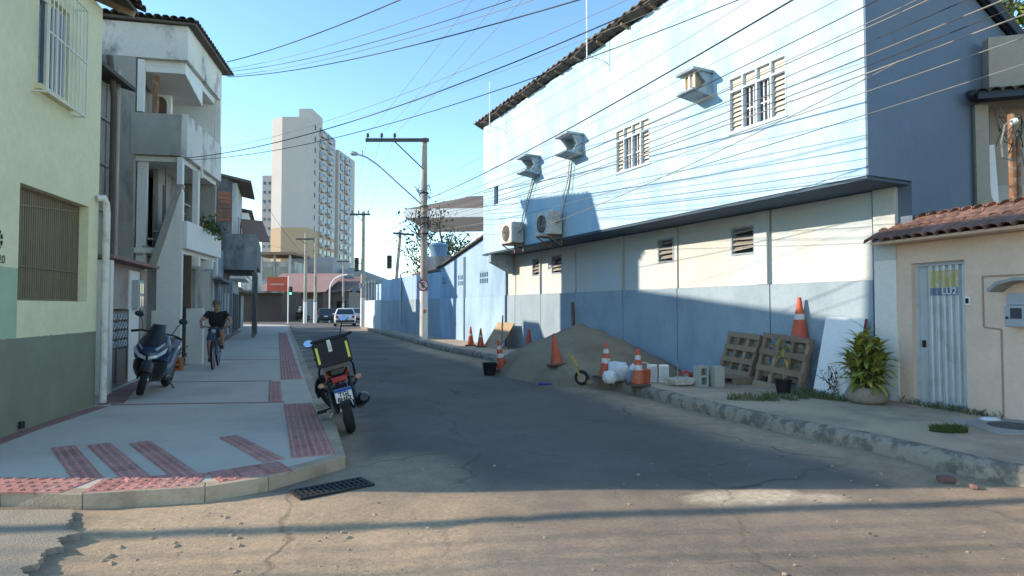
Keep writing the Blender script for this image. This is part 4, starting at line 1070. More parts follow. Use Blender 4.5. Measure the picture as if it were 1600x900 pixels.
def block(name, label, px0, px1, Y, z, m, d=8, extra=None, cat='building', z0=0):
    x0, x1 = (px0-800)/950*Y, (px1-800)/950*Y
    t = thing(name, label, cat, (x0, Y, 0), 0)
    q = MB(); q.box(0, x1-x0, 0, d, z0, z); q.build('wall', m, t)
    return t, x1-x0
K['greyrender'] = mat('grey render', (.33,.33,.33), .9, .06, .5, .1)
t, w_ = block('corner_store', 'low corner store with a long orange red sign and pinkish roof', 405, 505, 76, 3.4, mat('brown storefront', (.11,.08,.065), .85, .25, .8, .1), 10)
q = MB(); q.add([(-.5,-1,3.42),(w_+.5,-1,3.42),(w_+.5,9,6.2),(-.5,9,6.2),(-.5,-1,3.5),(w_+.5,-1,3.5),(w_+.5,9,6.3),(-.5,9,6.3)], [(0,3,2,1),(4,5,6,7),(0,1,5,4),(1,2,6,5),(2,3,7,6),(3,0,4,7)]); q.build('roof', mat('pinkish sheet roof', (.33,.20,.17), .85, .1, .5, .1), t)
q = MB(); q.box(1.5,4.0,-1.35,-1.2,3.5,5.3); sg = q.build('sign_board', mat('orange red sign', (.55,.10,.05), .6, .06, .8, 0), t)
q = MB(); q.box(1.9,3.6,-1.37,-1.352,4.28,4.5); q.build('sign_lettering', mat('sign pale stripe', (.62,.3,.24), .6, .05, 1, 0), sg)
for s_, m_ in ((1.0,'darkvoid'),(3.2,'shopgrey'),(5.4,'greyrender')):
    q = MB(); q.box(s_,s_+1.8,-.06,-.001,.1,2.6); q.build('shopfront', K[m_], t)
t, w_ = block('roller_shop', 'dark brown shop with closed roller door left of the green light', 372, 440, 66, 3.3, mat('dark brown roller shop', (.075,.055,.045), .85, .2, .6, .1, lines=.25), 6)
q = MB(); q.box(-.3,w_+.3,-.8,-.002,3.1,3.3); q.build('awning', K['darkconc'], t)
q = MB(); q.box(.0,2.0,.5,1.5,3.31,6.4); q.build('upper_floor', K['dirtywhite'], t)
for s_ in (.3,1.2):
    q = MB(); q.box(s_,s_+.5,.46,.499,4.5,5.6); q.build('window', K['glass'], t)
t, w_ = block('flat_roofed_house', 'pale house with an overhanging flat roof above the orange sign', 405, 458, 88, 8.2, K['dirtywhite'], 6)
q = MB(); q.box(-1,w_+.4,-1.2,6,9.1,9.5); q.build('flat_roof', mat('brown roof slab', (.25,.17,.12), .9, .1, .5, .1), t)
for s_ in (.3,2.2,4.4):
    q = MB(); q.box(s_,s_+.25,-.5,-.2,5.5,9.09); q.build('column', K['dirtywhite'], t)
for s_ in (.8,2.9):
    q = MB(); q.box(s_,s_+1.1,-.06,-.001,6.0,7.4); q.build('window', K['glass'], t)
t, w_ = block('grey_house', 'plain grey blank walled building in front of the tower base', 455, 520, 95, 9.4, K['greyrender'], 10)
for s_ in (1.0,3.2,5.0):
    q = MB(); q.box(s_,s_+.8,-.06,-.001,5.8,7.0); q.build('window', K['glass'], t)
t, w_ = block('far_shop', 'low brown roofed shop behind the parked dark car', 500, 545, 80, 3.6, mat('grey brown shop', (.2,.17,.15), .9, .25, .8, .1), 10)
q = MB(); q.add([(-.4,-1.5,3.62),(w_+.4,-1.5,3.62),(w_+.4,9,6.0),(-.4,9,6.0),(-.4,-1.5,3.7),(w_+.4,-1.5,3.7),(w_+.4,9,6.1),(-.4,9,6.1)], [(0,3,2,1),(4,5,6,7),(0,1,5,4),(1,2,6,5),(2,3,7,6),(3,0,4,7)]); q.build('roof', K['redroof'], t)
for s_ in (.5,2.2):
    q = MB(); q.box(s_,s_+1.2,-.06,-.001,.1,2.4); q.build('shopfront', K['darkvoid'], t)
t, w_ = block('far_house', 'grey two storey house closing the street beyond the silver car', 520, 612, 98, 5.4, K['shopgrey'], 10)
q = MB(); q.prism([(-.4,5.41),(w_+.4,5.41),(w_*.3,8.0)], -.5, 10, 'y'); q.build('roof', K['greyrender'], t)
for s_ in (.5,2.2,3.8):
    q = MB(); q.box(s_,s_+.9,-.06,-.001,2.6,4.2); q.build('window', K['darkvoid'], t)
    q = MB(); q.box(s_,s_+1.1,-.06,-.001,.1,2.1); q.build('shopfront', K['darkvoid'], t)
# hall behind the wall with a broad brown roof
t = thing('hall', 'open hall with broad brown hipped roof and white fascia behind the tree', 'building', (-10.2,62,0), R(-6))
for x, y in ((7.6,.5),(13,.5),(7.6,9),(13,9)):
    q = MB(); q.box(x,x+.4,y,y+.4,0,10.6); q.build('column', K['plainwhite'], t)
q = MB(); q.box(-.6,15,-.8,11,10.61,11.5); q.build('fascia', K['plainwhite'], t)
q = MB(); q.add([(-.6,-.8,11.51),(15,-.8,11.51),(15,11,11.51),(-.6,11,11.51),(5.5,4,13.6),(12,4,13.6)], [(0,1,5,4),(1,2,5),(2,3,4,5),(3,0,4)]); q.build('roof', mat('brown roof sheet', (.17,.13,.105), .85, .1, .4, .1), t)
# tank on a ledge and dark roofs behind the blue wall
t = thing('water_tank', 'round blue water tank on a ledge behind the sloping shed', 'tank', (-4.05,33.5,0), 0)
q = MB(); q.lathe([(.42,4.35),(.52,4.95),(.55,4.98),(.5,5.05),(.15,5.14)], 20); q.build('tank', mat('blue tank plastic', (.16,.28,.42), .5, .1, 2, 0), t, smooth=40)
q = MB(); q.box(-.75,.75,-.6,.6,0,4.34); q.build('support', K['dirtywhite'], t)
t = thing('lean_to', 'dark tiled lean to roof behind the blue boundary wall', 'shed', P0, BW)
q = MB(); q.box(21.9,26.8,-3,-.4,0,3.3); q.build('wall', K['darkconc'], t)
q = MB(); q.add([(21.7,-.2,3.35),(27,-.2,3.3),(27,-3.2,4.3),(21.7,-3.2,4.6),(21.7,-.2,3.45),(27,-.2,3.4),(27,-3.2,4.4),(21.7,-3.2,4.7)], [(0,3,2,1),(4,5,6,7),(0,1,5,4),(1,2,6,5),(2,3,7,6),(3,0,4,7)]); q.build('roof', K['tiledark'], t)
# ---------------------------------------------------------------- poles
K['darksteel'] = mat('dark crossarm', (.07,.07,.07), .7, .15, 4, .1)
K['signwhite'] = mat('sign white', (.72,.72,.70), .5, .03, 4, 0)
K['signred'] = mat('sign red', (.45,.03,.03), .5, .05, 4, 0)
def pole(label, loc, h, r0=.17, r1=.11, arm=None, tilt=(0,0), paint=True, group='concrete utility poles'):
    t = thing('utility_pole', label, 'pole', loc, 0, group)
    t.rotation_euler = (tilt[0], tilt[1], 0)
    q = MB(); k = 8; q.tube([(0,0,-.1+(h+.1)*i/k) for i in range(k+1)], [r0+(r1-r0)*i/k for i in range(k+1)], 14); q.build('shaft', K['poleconc'], t, smooth=50)
    if paint:
        q = MB(); q.tube([(0,0,.0),(0,0,2.1)], [r0+.004, r0+.004+(r1-r0)*2.1/h], 14, cap=False); q.build('white_paint_band', K['white'], t, smooth=50)
    if arm:
        (x0, x1), z = arm
        q = MB(); q.bar((x0,-r1-.06,z),(x1,-r1-.06,z), .11, .14); a = q.build('crossarm', K['darksteel'], t)
        q = MB(); q.bar((x0*.5,-r1-.05,z-.07),(-.02,-r1-.03,z-abs(x0)*.5), .03, .05); q.build('brace', K['darksteel'], t)
        return t, a
    return t, None
def insulator(par, p):
    q = MB(); q.lathe([(.03,0),(.03,.06),(.07,.08),(.05,.13),(.07,.15),(.045,.2),(.05,.23)], 10, M=Matrix.Translation(p)); q.build('insulator', K['darksteel'], par, smooth=40)
bp_, arm_ = pole('tall concrete pole with one sided crossarm, lamp arm and no parking sign', (-3.86,26.6,HR), 8.85, .19, .12, ((-2.55,.22), 8.72))
for x in (-2.46,-1.85,-1.28): insulator(arm_, (x,-.18,8.79))
q = MB(); q.tube([(-.1,-.05,5.9),(-1.05,-.05,6.75),(-1.7,-.05,7.35),(-2.1,-.05,7.7),(-2.55,-.05,8.0),(-2.95,-.05,8.13)], .035, 8); la = q.build('lamp_arm', K['grey_metal'], bp_, smooth=60)
q = MB(); q.lathe([(.02,-.33),(.09,-.2),(.11,.1),(.04,.3)], 10, M=Matrix.Translation((-3.1,-.05,8.16)) @ Matrix.Rotation(R(-82),4,'Y') @ Matrix.Scale(.6,4,(0,0,1)) ); q.build('lamp_head', K['grey_metal'], la, smooth=40)
q = MB(); q.tube([(-2.72,-.05,8.1),(-2.72,-.05,8.3)], .02, 6); q.build('photocell', K['darksteel'], la)
def no_parking(par, z, y, sc=1.0):
    q = MB(); q.lathe([(.25*sc,0),(.25*sc,.01)], 28, M=Matrix.Translation((0,y,z)) @ Matrix.Rotation(R(90),4,'X')); s_ = q.build('no_parking_sign', K['signwhite'], par)
    q = MB(); n_ = 28
    vs = []
    for r_ in (.25*sc,.20*sc):
        for i in range(n_): a = 2*math.pi*i/n_; vs.append((r_*math.cos(a), y-.016, z+r_*math.sin(a)))
    q.add(vs + [(x,yy+.004,zz) for x,yy,zz in vs], [(i,(i+1)%n_,n_+(i+1)%n_,n_+i) for i in range(n_)]); q.build('ring', K['signred'], s_)
    lettering('E', .30*sc, K['ink'], s_, (0,y-.0155,z), (R(90),0,0), .003, .008)
    q = MB(); q.bar((-.15*sc,y-.0185,z+.15*sc),(.15*sc,y-.0185,z-.15*sc), .004, .045*sc, up=(1,0,1)); q.build('slash', K['signred'], s_)
no_parking(bp_, 2.35, -.19)
q = MB(); q.box(.02,.14,-.2,-.17,1.15,1.3); q.build('sticker', mat('orange sticker', (.5,.2,.1), .6, .1, 6, 0), bp_)
q = MB()
rr = random.Random(4)
for i in range(26):
    z = rr.uniform(4.4,6.6); a = rr.uniform(0,6.28); w_ = rr.uniform(.2,.42)
    q.tube([(w_*math.cos(a+k*1.0)*(1 if k % 2 else .6), w_*math.sin(a+k*1.0), z+rr.uniform(-.25,.25)) for k in range(7)], .011, 4)
stuff(q.build('wire_tangle', K['cable'], bp_))
q = MB()
for z in (4.6,5.3,5.8,6.4): q.lathe([(.19,z),(.19,z+.05)], 12)
q.build('clamp_bands', K['darksteel'], bp_)
p2, arm2 = pole('second concrete pole beyond the tall one, beside the sheet hoarding', (-11.1,45.2,HR), 8.55, .17, .12, ((-.95,.55), 8.3))
for x in (-.8,-.3,.4): insulator(arm2, (x,-.18,8.37))
no_parking(p2, 3.0, -.19, .8)
p3, arm3 = pole('left of the twin poles standing by the corner store', (-20.4,60,0), 8.9, .17, .12, ((-.9,.9), 8.3))
p4, _ = pole('right of the twin poles standing by the corner store', (-19.6,60.6,0), 8.0, .17, .12)
p5, arm5 = pole('leaning pole behind the blue wall carrying traffic lights', (-8.95,45.5,0), 7.4, .15, .11, ((-.5,1.1), 7.1), tilt=(0,R(4.5)), paint=False)
p6, arm6 = pole('slender far pole in front of the grey house', (-21.1,76,0), 7.8, .15, .1, ((-.8,.8), 7.3))
pn, armn = pole('near pole standing at the right corner by the kerb', (5.5,2.2,HR), 8.9, .17, .12, ((-1.3,.3), 8.7))
K['tlbox'] = mat('traffic light box', (.03,.035,.03), .6, .1, 4, 0)
def traffic_light(label, loc, rz, lit=None, pole_h=None, sc=1.0):
    t = thing('traffic_light', label, 'traffic light', loc, rz, 'traffic lights at the crossing')
    q = MB(); q.box(-.16*sc,.16*sc,-.12,.12,-.5*sc,.5*sc); q.build('housing', K['tlbox'], t, bevel=.02)
    for i, nm in enumerate(('red','amber','green')):
        z = (.32-.32*i)*sc
        cols = {'red':(.12,.01,.01),'amber':(.12,.07,.01),'green':(.02,.12,.05)}[nm]
        m = mat(nm+' lens', cols, .4, 0, 1, 0, fine=0, emit=((.05,1.0,.4,6.0) if lit == nm else None))
        q = MB(); q.lathe([(.11*sc,0),(.09*sc,.03)], 14, M=Matrix.Translation((0,-.121,z)) @ Matrix.Rotation(R(90),4,'X')); q.build('lens', m, t)
        q = MB(); q.tube([(.12*sc*math.cos(a*math.pi/8),-.2,z+.12*sc*math.sin(a*math.pi/8)) for a in range(9)], .012, 4); q.build('visor', K['tlbox'], t)
    if pole_h:
        q = MB(); q.tube([(-.25,0,-pole_h),(-.25,0,1.4)], .06, 8); q.build('post', K['plainwhite'], t)
        q = MB(); q.box(-.25,-.15,-.03,.03,-.1,.0); q.build('bracket', K['tlbox'], t)
    else:
        q = MB(); q.tube([(.0,.1,.1),(.42,.1,.1)], .03, 6); q.build('bracket', K['tlbox'], t)
traffic_light('traffic light showing green in front of the corner store', (-21.1,58,3.15), 0, 'green', 3.2, .8)
traffic_light('unlit traffic light hung on the leaning pole above the blue wall', (-9.15,45.3,4.95), R(-10))
traffic_light('unlit traffic light on the left of the second pole', (-11.55,45.1,4.75), R(20))
t = thing('street_lamp', 'white curved street lamp post near the white car', 'street lamp', (-18.6,62,0), 0)
q = MB(); q.tube([(0,0,0),(0,0,3.2),(.1,0,3.9),(.5,0,4.5),(1.1,0,4.8),(1.9,0,4.9)], .07, 8); q.build('post', K['plainwhite'], t, smooth=60)
q = MB(); q.box(1.8,2.4,-.12,.12,4.84,4.98); q.build('lamp_head', K['grey_metal'], t, bevel=.02)
for x, y, h in ((-17.4,70,4.5),):
    t = thing('sign_post', 'thin grey post behind the dark car', 'post', (x,y,0), 0)
    q = MB(); q.tube([(0,0,0),(0,0,h)], .06, 8); q.build('shaft', K['grey_metal'], t)
    q = MB(); q.box(-.2,.2,-.05,-.03,h-.7,h-.2); q.build('plate', K['signwhite'], t)

# ---------------------------------------------------------------- overhead cables
def sag_pts(a, b, s, k=18):
    a = Vector(a); b = Vector(b); return [a.lerp(b, i/k) - Vector((0,0,4*s*(i/k)*(1-i/k))) for i in range(k+1)]
def cable(label, m, r, s, pts, group):
    line = []
    for i, (a, b) in enumerate(zip(pts, pts[1:])):
        seg = sag_pts(a, b, s if i == 0 else .02, 18 if i == 0 else 3); line += seg if i == 0 else seg[1:]
    q = MB(); q.tube(line, r*.62, 6); o = q.build('overhead_cable', K[m], None, smooth=60)
    return tag(o, label, 'cable', group)
g1 = 'cables from the white house over the street'
for i, (m, r, s, a, b) in enumerate([('cable',.018,.25,(-8.06,17,8.52),(2.08,5.5,5.93)),('cable2',.008,.25,(-8.06,17,8.31),(2.07,5.5,5.42)),('cable',.010,.25,(-8.06,17,8.24),(2.07,5.5,5.14)),
        ('cable2',.008,.25,(-8.06,17,8.13),(2.07,5.5,5.05)),('cable',.014,.25,(-8.06,17,8.09),(2.06,5.5,4.85))]):
    cable(['thick dark cable rising steeply from the white house roof corner','thin pale cable just below the thick one from the white house roof','dark cable in the middle of the fan from the white house roof','thin pale cable second lowest of the fan from the white house roof','dark cable lowest of the fan leaving the white house roof corner'][i], m, r, s, [a, b, (5.4,2.3,b[2]+.1)], g1)
g2 = 'cables from the white balcony house to the right'
for i, (m, r, s, a, b) in enumerate([('cable',.014,.45,(-8.04,14.9,5.26),(3.22,6,5.48)),('cable',.010,.45,(-8.04,14.9,5.21),(3.21,6,5.05)),('cable2',.007,.35,(-8.21,17,6.05),(3.22,6,5.64)),('cable2',.007,.3,(-7.14,24,8.97),(3.75,7,5.93))]):
    cable(['thicker dark cable sagging from the balcony corner towards the top right','thinner dark cable sagging just below its thicker twin from the balcony','pale cable sagging from the far end of the white balcony','pale cable crossing high in the sky above the tower'][i], m, r, s, [a, b, (5.4,2.3,b[2])], g2)
g3 = 'bare power lines on the tall pole crossarm'
for i, (a, b, c_) in enumerate((((-6.32,26.45,9.2),(4.3,2.2,9.2),(-11.9,45.1,8.75)),((-5.71,26.45,9.2),(5.0,2.2,9.2),(-11.4,45.1,8.75)),((-5.14,26.45,9.2),(5.5,2.2,9.2),(-10.7,45.1,8.75)))):
    w3 = ('left','middle','right')[i]
    cable(w3+' power line climbing from the tall pole crossarm to the top edge', 'cable2', .009, .35, [a, b], g3)
    cable(w3+' power line running from the tall pole down to the second pole', 'cable2', .009, .3, [a, c_], g3)
g4 = 'telephone cables along the blue facade'
for i, (za, zb, r, m) in enumerate([(5.15,6.15,.020,'cable'),(4.75,6.45,.008,'cable2'),(4.62,5.95,.010,'cable'),(4.45,5.8,.008,'cable2'),(4.36,5.72,.011,'cable2'),(4.22,5.6,.008,'cable'),
        (4.10,5.5,.012,'cable2'),(4.02,5.4,.008,'cable'),(3.90,5.25,.013,'cable2'),(3.72,5.1,.008,'cable2'),(5.6,6.9,.008,'cable2'),(3.55,4.75,.008,'cable2')]):
    a = (-3.86+.2, 26.45, zb+HR); b = (5.35+.03*i, 2.25, za+HR)
    cable('thickest black cable slanting across the blue facade to the tall pole' if i == 0 else 'thin telephone cable slanting across the blue facade, '+{10:'highest of all, above the thickest black cable',1:'first below the thickest black cable',2:'second below the thickest black cable',3:'third below the thickest black cable',4:'fourth below the thickest black cable',5:'fifth below the thickest black cable',6:'sixth below the thickest black cable',7:'fifth from the lowest',8:'fourth from the lowest',9:'second from the lowest',11:'lowest, skimming the soffit'}[i], m, r, .28+.03*(i % 4), [a, b], g4)
cable('pale cable dropping from the facade soffit to the air conditioner', 'cable2', .010, .12, [(.6,15.2,3.55),(4.45,6.9,4.4)], None)
g5 = 'cables between the far poles'
for a, b, s in (((-3.9,26.6,6.0),(-11.1,45.1,6.6),.3),((-3.9,26.6,5.6),(-11.1,45.1,6.2),.5),((-11.1,45.2,6.7),(-20.4,60,7.2),.4),((-11.1,45.2,6.1),(-20.4,60,6.4),.5),((-11.1,45.2,7.9),(-21.1,76,7.4),.5),
        ((-20.4,60,7.0),(-17.9,36,6.6),.3),((-20.4,60,6.3),(-18.2,38,5.6),.4),((-8.6,45.5,7.2),(-3.8,26.7,6.4),.4),((-8.6,45.5,6.8),(-11.1,45.2,6.2),.1),((-20.2,60,8.4),(-11.4,45.2,8.6),.35),((-8.5,45.5,6.9),(6,48,6.4),.4),((-19.6,60,6.0),(-12.8,30,7.6),.5),((-19.6,60.6,7.0),(-21.1,76,7.0),.3)):
    i5 = globals().get('i5',-1)+1
    cable(('upper cable from the tall pole to the second pole','lower sagging cable from the tall pole to the second pole','upper cable from the second pole to the twin poles','lower cable from the second pole to the twin poles','long cable from the second pole top to the slender far pole','upper cable from the twin poles to the white house beyond','lower cable from the twin poles to the corner shop','upper cable from the leaning pole to the tall pole','short cable between the leaning pole and the second pole','highest cable from the twin poles crossarm to the second pole','cable from the leaning pole over the blue wall to the right','long cable from the twin poles to the brick house','cable from the twin poles back to the slender far pole')[i5], 'cable', .014, s, [a, b], g5)
# bundles crossing the side street where the camera stands; their shadows stripe the foreground
g6 = 'cable bundles over the side street'
for y0, y1, z0, z1, r in ((3.25,5.95,5.7,5.2,.08),(3.0,5.6,6.6,5.7,.012),(2.9,5.2,7.0,5.8,.012),(2.75,4.9,6.6,5.6,.018),(3.2,3.7,7.2,5.8,.014),(2.9,3.3,6.4,5.2,.02)):
    cable('thickest cable bundle strung along the side street above the camera' if r > .05 else 'cable bundle strung along the side street above the camera', 'cable', r/.62, .3, [(-24,y0,z0),(5.4,y1,z1)], g6)

# ---------------------------------------------------------------- trees
def tree(label, loc, height, crown, seed, density, leaf, branches, m, thick=1.0):
    rnd = random.Random(seed); t = thing('tree', label, 'tree', loc, rnd.uniform(0,6.28))
    tr = MB(); tips = []
    def grow(p, d, l, r, depth):
        pts = [p]; rs = [r]; k = 4
        for i in range(k):
            d = (d + Vector((rnd.uniform(-.35,.35), rnd.uniform(-.35,.35), rnd.uniform(-.1,.22)))).normalized()
            p = p + d*l/k; pts.append(p); rs.append(r*(1-.45*(i+1)/k))
            if depth <= 1: tips.append(p.copy())
        tr.tube(pts, rs, 6 if depth < 2 else 8)
        if depth == 0: return
        for i in range(branches):
            a = rnd.uniform(0,6.28); up = rnd.uniform(.15,.8)
            nd = (d*.5 + Vector((math.cos(a), math.sin(a), up))).normalized()
            grow(pts[-1] if i < 2 else pts[-2], nd, l*rnd.uniform(.6,.85), rs[-1]*.75, depth-1)
    grow(Vector((0,0,-.1)), Vector((0,0,1)), height*.38, height*.035*thick, 3)
    tr.build('trunk', mat('bark', (.11,.085,.065), .95, .2, 4, .4), t, smooth=60)
    pts = []
    for tip in tips:
        for i in range(density):
            pts.append(tip + Vector((rnd.gauss(0,crown), rnd.gauss(0,crown), rnd.gauss(0,crown*.7))))
    foliage('crown', m, t, pts, leaf, seed+1)
    return t
K['leafdark'] = mat('tree leaves', (.055,.085,.025), .6, .35, 1.5, 0, fine=.2)
tree('gnarled sparse tree behind the blue shed below the hall roof', (-2.9,37,0), 8.4, .34, 11, 7, .21, 3, K['leafdark'], 1.7)
tree('gnarled sparse tree behind the tall pole and boundary wall', (-5.4,40,0), 7.6, .34, 23, 6, .21, 3, K['leafdark'], 1.5)
tree('leafy green tree at the top right corner behind the beige house', (14.6,16.0,0), 11.5, .45, 31, 26, .26, 3, mat('bright tree leaves', (.11,.16,.03), .6, .35, 1.2, 0, fine=.2))

# ---------------------------------------------------------------- sand pile and building materials
K['sand'] = mat('builder sand', (.27,.215,.15), .95, .12, 2.2, .6, bscale=120, fine=.12, dirt=(.17,.135,.095), amt=.6, dscale=1.1)
n_ = 70; vs = []; fs = []
cx, cy = 1.75, 14.5
ax = Vector((-.428,.904)); ay = Vector((.904,.428))
for j in range(n_+1):
    for i in range(n_+1):
        u, v_ = (i/n_-.5)*7.6, (j/n_-.5)*5.2
        x, y = cx+ax.x*u+ay.x*v_, cy+ax.y*u+ay.y*v_
        d = math.hypot(u/(2.75 if u < 0 else 2.9), (v_+.1)/(2.05))
        n1 = noise.noise((x*.8,y*.8,3)); n2 = noise.noise((x*3,y*3,7)); n3 = noise.noise((x*9,y*9,2))
        h = 1.06*max(0, 1-d-.08*n1)**.95
        h = h - .06*max(0,h-.85) if h > .85 else h
        base = .20 - .26*max(0, min(1, (-v_-1.5)/.5))
        z = base - .03 + h + (.055*n2+.022*n3+.09*n1)*min(1,h*5) if h > 0 else -.3
        vs.append((x,y,z))
for j in range(n_):
    for i in range(n_): fs.append((j*(n_+1)+i, j*(n_+1)+i+1, (j+1)*(n_+1)+i+1, (j+1)*(n_+1)+i))
me = bpy.data.meshes.new('sand_pile'); me.from_pydata(vs, [], fs); me.materials.append(K['sand']); me.polygons.foreach_set('use_smooth', [True]*len(fs))
tag(put('sand_pile', me), 'large heap of brown building sand spilling over the right kerb', 'sand pile')

K['coneband'] = mat('cone reflective band', (.62,.60,.56), .5, .1, 9, 0, dirt=(.35,.3,.25), amt=.6, dscale=10)
K['conebase'] = mat('cone base rubber', (.12,.075,.06), .8, .1, 6, .1)
def cone(label, loc, h=.72, bands=2, tilt=(0,0,0), grp='traffic cones by the works', bs=1.0):
    t = thing('traffic_cone', label, 'traffic cone', loc, 0, grp); t.rotation_euler = tilt
    q = MB(); w_ = h*.27*bs; q.box(-w_,w_,-w_,w_,0,.04); q.build('base', K['conebase'], t, bevel=.012)
    R0, R1 = h*.19, h*.035
    rad = lambda z: R0+(R1-R0)*(z-.04)/(h-.04)
    q = MB(); zs_ = [.041+(h-.041)*i/10 for i in range(11)]
    q.lathe([(R0*1.15,.041)]+[(rad(z),z) for z in zs_], 18); q.build('body', K['orange'], t, smooth=40)
    for z0, z1 in ([(h*.42,h*.56),(h*.70,h*.82)] if bands == 2 else [(h*.52,h*.64)] if bands == 1 else []):
        q = MB(); q.tube([(0,0,z0),(0,0,z1)], [rad(z0)+.003, rad(z1)+.003], 18, cap=False); q.build('band', K['coneband'], t, smooth=40)
    return t
cone('orange cone left of two beside the leaning wooden board', (-1.50,22.1,HR), .70, 1)
cone('orange cone touching the foot of the leaning wooden board', (-1.10,21.4,HR), .66, 1)
cone('slim striped cone tilted at the left foot of the sand pile', (-.24,14.6,.10), .70, 2, (R(4),R(-9),.3))
cone('plain orange cone behind the left slope of the sand pile', (.48,17.3,HR), .78, 0)
cone('plain orange cone standing on the front slope of the sand pile', (.94,12.8,.36), .67, 0, (R(-3),R(-5),.2))
cone('striped orange and white cone between the trolley wheel and white bags', (1.80,11.75,.22), .68, 2, (0,R(2),.5))
cone('striped orange and white cone standing before the white bags', (2.26,10.95,HR), .66, 2, (0,0,.2))

def pallet(label, w_, h_, M):
    t = thing('wooden_pallet', label, 'pallet', (0,0,0), 0, 'wooden pallets by the blue wall')
    t.matrix_world = M; t.location = M.translation; t.rotation_euler = M.to_euler()
    def pl(nm, *b): 
        q = MB(); q.box(*b); q.build(nm, K['wood'], t)
    # x width, y thickness (front -y), z height
    n = 4
    for i in range(n):                                   # front horizontal boards
        z = i*(h_-.1)/(n-1); pl('board', 0, w_, -.02, 0, z, z+.1+random.uniform(-.012,.012))
    for i in range(4):                                   # stringers
        x = i*(w_-.07)/3; pl('stringer', x, x+.07, .001, .09, .005, h_-.005)
    for i in range(6):                                   # rear boards
        z = i*(h_-.1)/5+.03; pl('board', .01, w_-.01, .091, .11, z, z+.07)
    return t
def leaning(px, py, z, ang, lean, roll=0):
    return Matrix.Translation((px,py,z)) @ Matrix.Rotation(ang, 4, 'Z') @ Matrix.Rotation(-lean, 4, 'X') @ Matrix.Rotation(roll, 4, 'Y')
AW = math.atan2(-1, .474)       # along the wall, towards the camera: local +y points into the wall
def leanM(s, y, z, lean, roll=0):
    """base at wall coordinates (s along the blue wall, y out from it)"""
    d = Vector((-.4283,.9036)); n = Vector((-.9036,-.4283)); p = Vector(P0[:2]) + d*s + n*y
    return Matrix.Translation((p.x,p.y,z)) @ Matrix.Rotation(AW, 4, 'Z') @ Matrix.Rotation(-lean, 4, 'X') @ Matrix.Rotation(roll, 4, 'Y')
pallet('smaller wooden pallet leaning on the wall by the concrete blocks', .80, .84, leanM(3.30,.42,.31,R(20),R(3)))
pallet('larger wooden pallet leaning on the wall below the single cone', .98, .98, leanM(2.30,.55,HR,R(14),R(4)))
fp_ = thing('flat_pallet', 'dark broken pallet lying flat under the smaller leaning pallet', 'pallet', (0,0,0), 0)
M = leanM(3.55,.85,HR+.11,0); fp_.location = M.translation; fp_.rotation_euler = M.to_euler()
for i in range(5):
    q = MB(); q.box(0,1.15,-.02+i*.17,.1+i*.17,0,.02); q.build('board', K['wood'], fp_)
for x in (0,.53,1.06):
    q = MB(); q.box(x,x+.09,0,.75,-.11,-.001); q.build('stringer', K['wood'], fp_)
M = leanM(1.62,.16,.95,0); cone('single orange cone perched above the larger wooden pallet', tuple(M.translation), .80, 1, (0,R(1),.4), bs=.72)
q = thing('block_stack', 'stack of grey blocks seen through the larger pallet under the cone', 'blocks', (0,0,0), 0)
M = leanM(1.62,.16,HR,0); q.location = M.translation; q.rotation_euler = M.to_euler()
for i in range(4):
    b_ = MB(); b_.box(-.13,.13,-.09,.09,i*.192,i*.192+.188); b_.build('block', K['concrete'], q)
wb = thing('white_board', 'tall white board leaning on the blue wall beside the plant', 'board', (0,0,0), 0)
M = leanM(1.14,.45,HR+.01,R(13),R(2)); wb.location = M.translation; wb.rotation_euler = M.to_euler()
q = MB(); q.box(0,.68,0,.035,0,1.27); q.build('panel', K['plainwhite'], wb)
q = MB(); q.box(.682,.70,.0,.036,0,1.27); q.build('red_edge', mat('dark red edge', (.2,.05,.04), .7, .1, 4, 0), wb)
# leaning wooden board with a pole further back
lbd = thing('leaning_board', 'brown plywood sheet propped against the blue shed by two cones', 'board', (0,0,0), 0)
M = leanM(14.05,.85,HR,R(34)); lbd.location = M.translation; lbd.rotation_euler = M.to_euler()
q = MB(); q.box(-.1,1.25,0,.03,0,1.05); q.build('sheet', mat('plywood', (.36,.25,.15), .8, .15, 3, .2, dirt=(.45,.36,.26), amt=.5, dscale=3), lbd)
q = MB(); q.bar((1.15,.03,1.0),(1.0,.45,.1),.05,.05); q.build('prop', K['wood'], lbd)
st = MB(); st.tube([(-.30,17.0,HR),(-.26,17.05,1.35)], .02, 8); tag(st.build('stick', K['wood']), 'thin upright stick before the plywood sheet', 'stick')
st = MB(); st.bar((1.78,17.3,.2),(1.72,17.35,1.72),.11,.05); tag(st.build('wooden_post', K['wood']), 'dark wooden post standing behind the top of the sand pile', 'post')
# bucket
bk = thing('bucket', 'black builder bucket beside the road left of the sand', 'bucket', (-.52,14.2,0.0), 0)
q = MB(); q.lathe([(.13,0),(.17,.28),(.18,.29),(.165,.285),(.125,.02)], 18); q.build('body', K['black'], bk, smooth=40)
q = MB(); q.tube([(.18*math.cos(a*math.pi/10),-.02,.27+.16*math.sin(a*math.pi/10)) for a in range(11)], .006, 5); q.build('handle', K['steel'], bk)
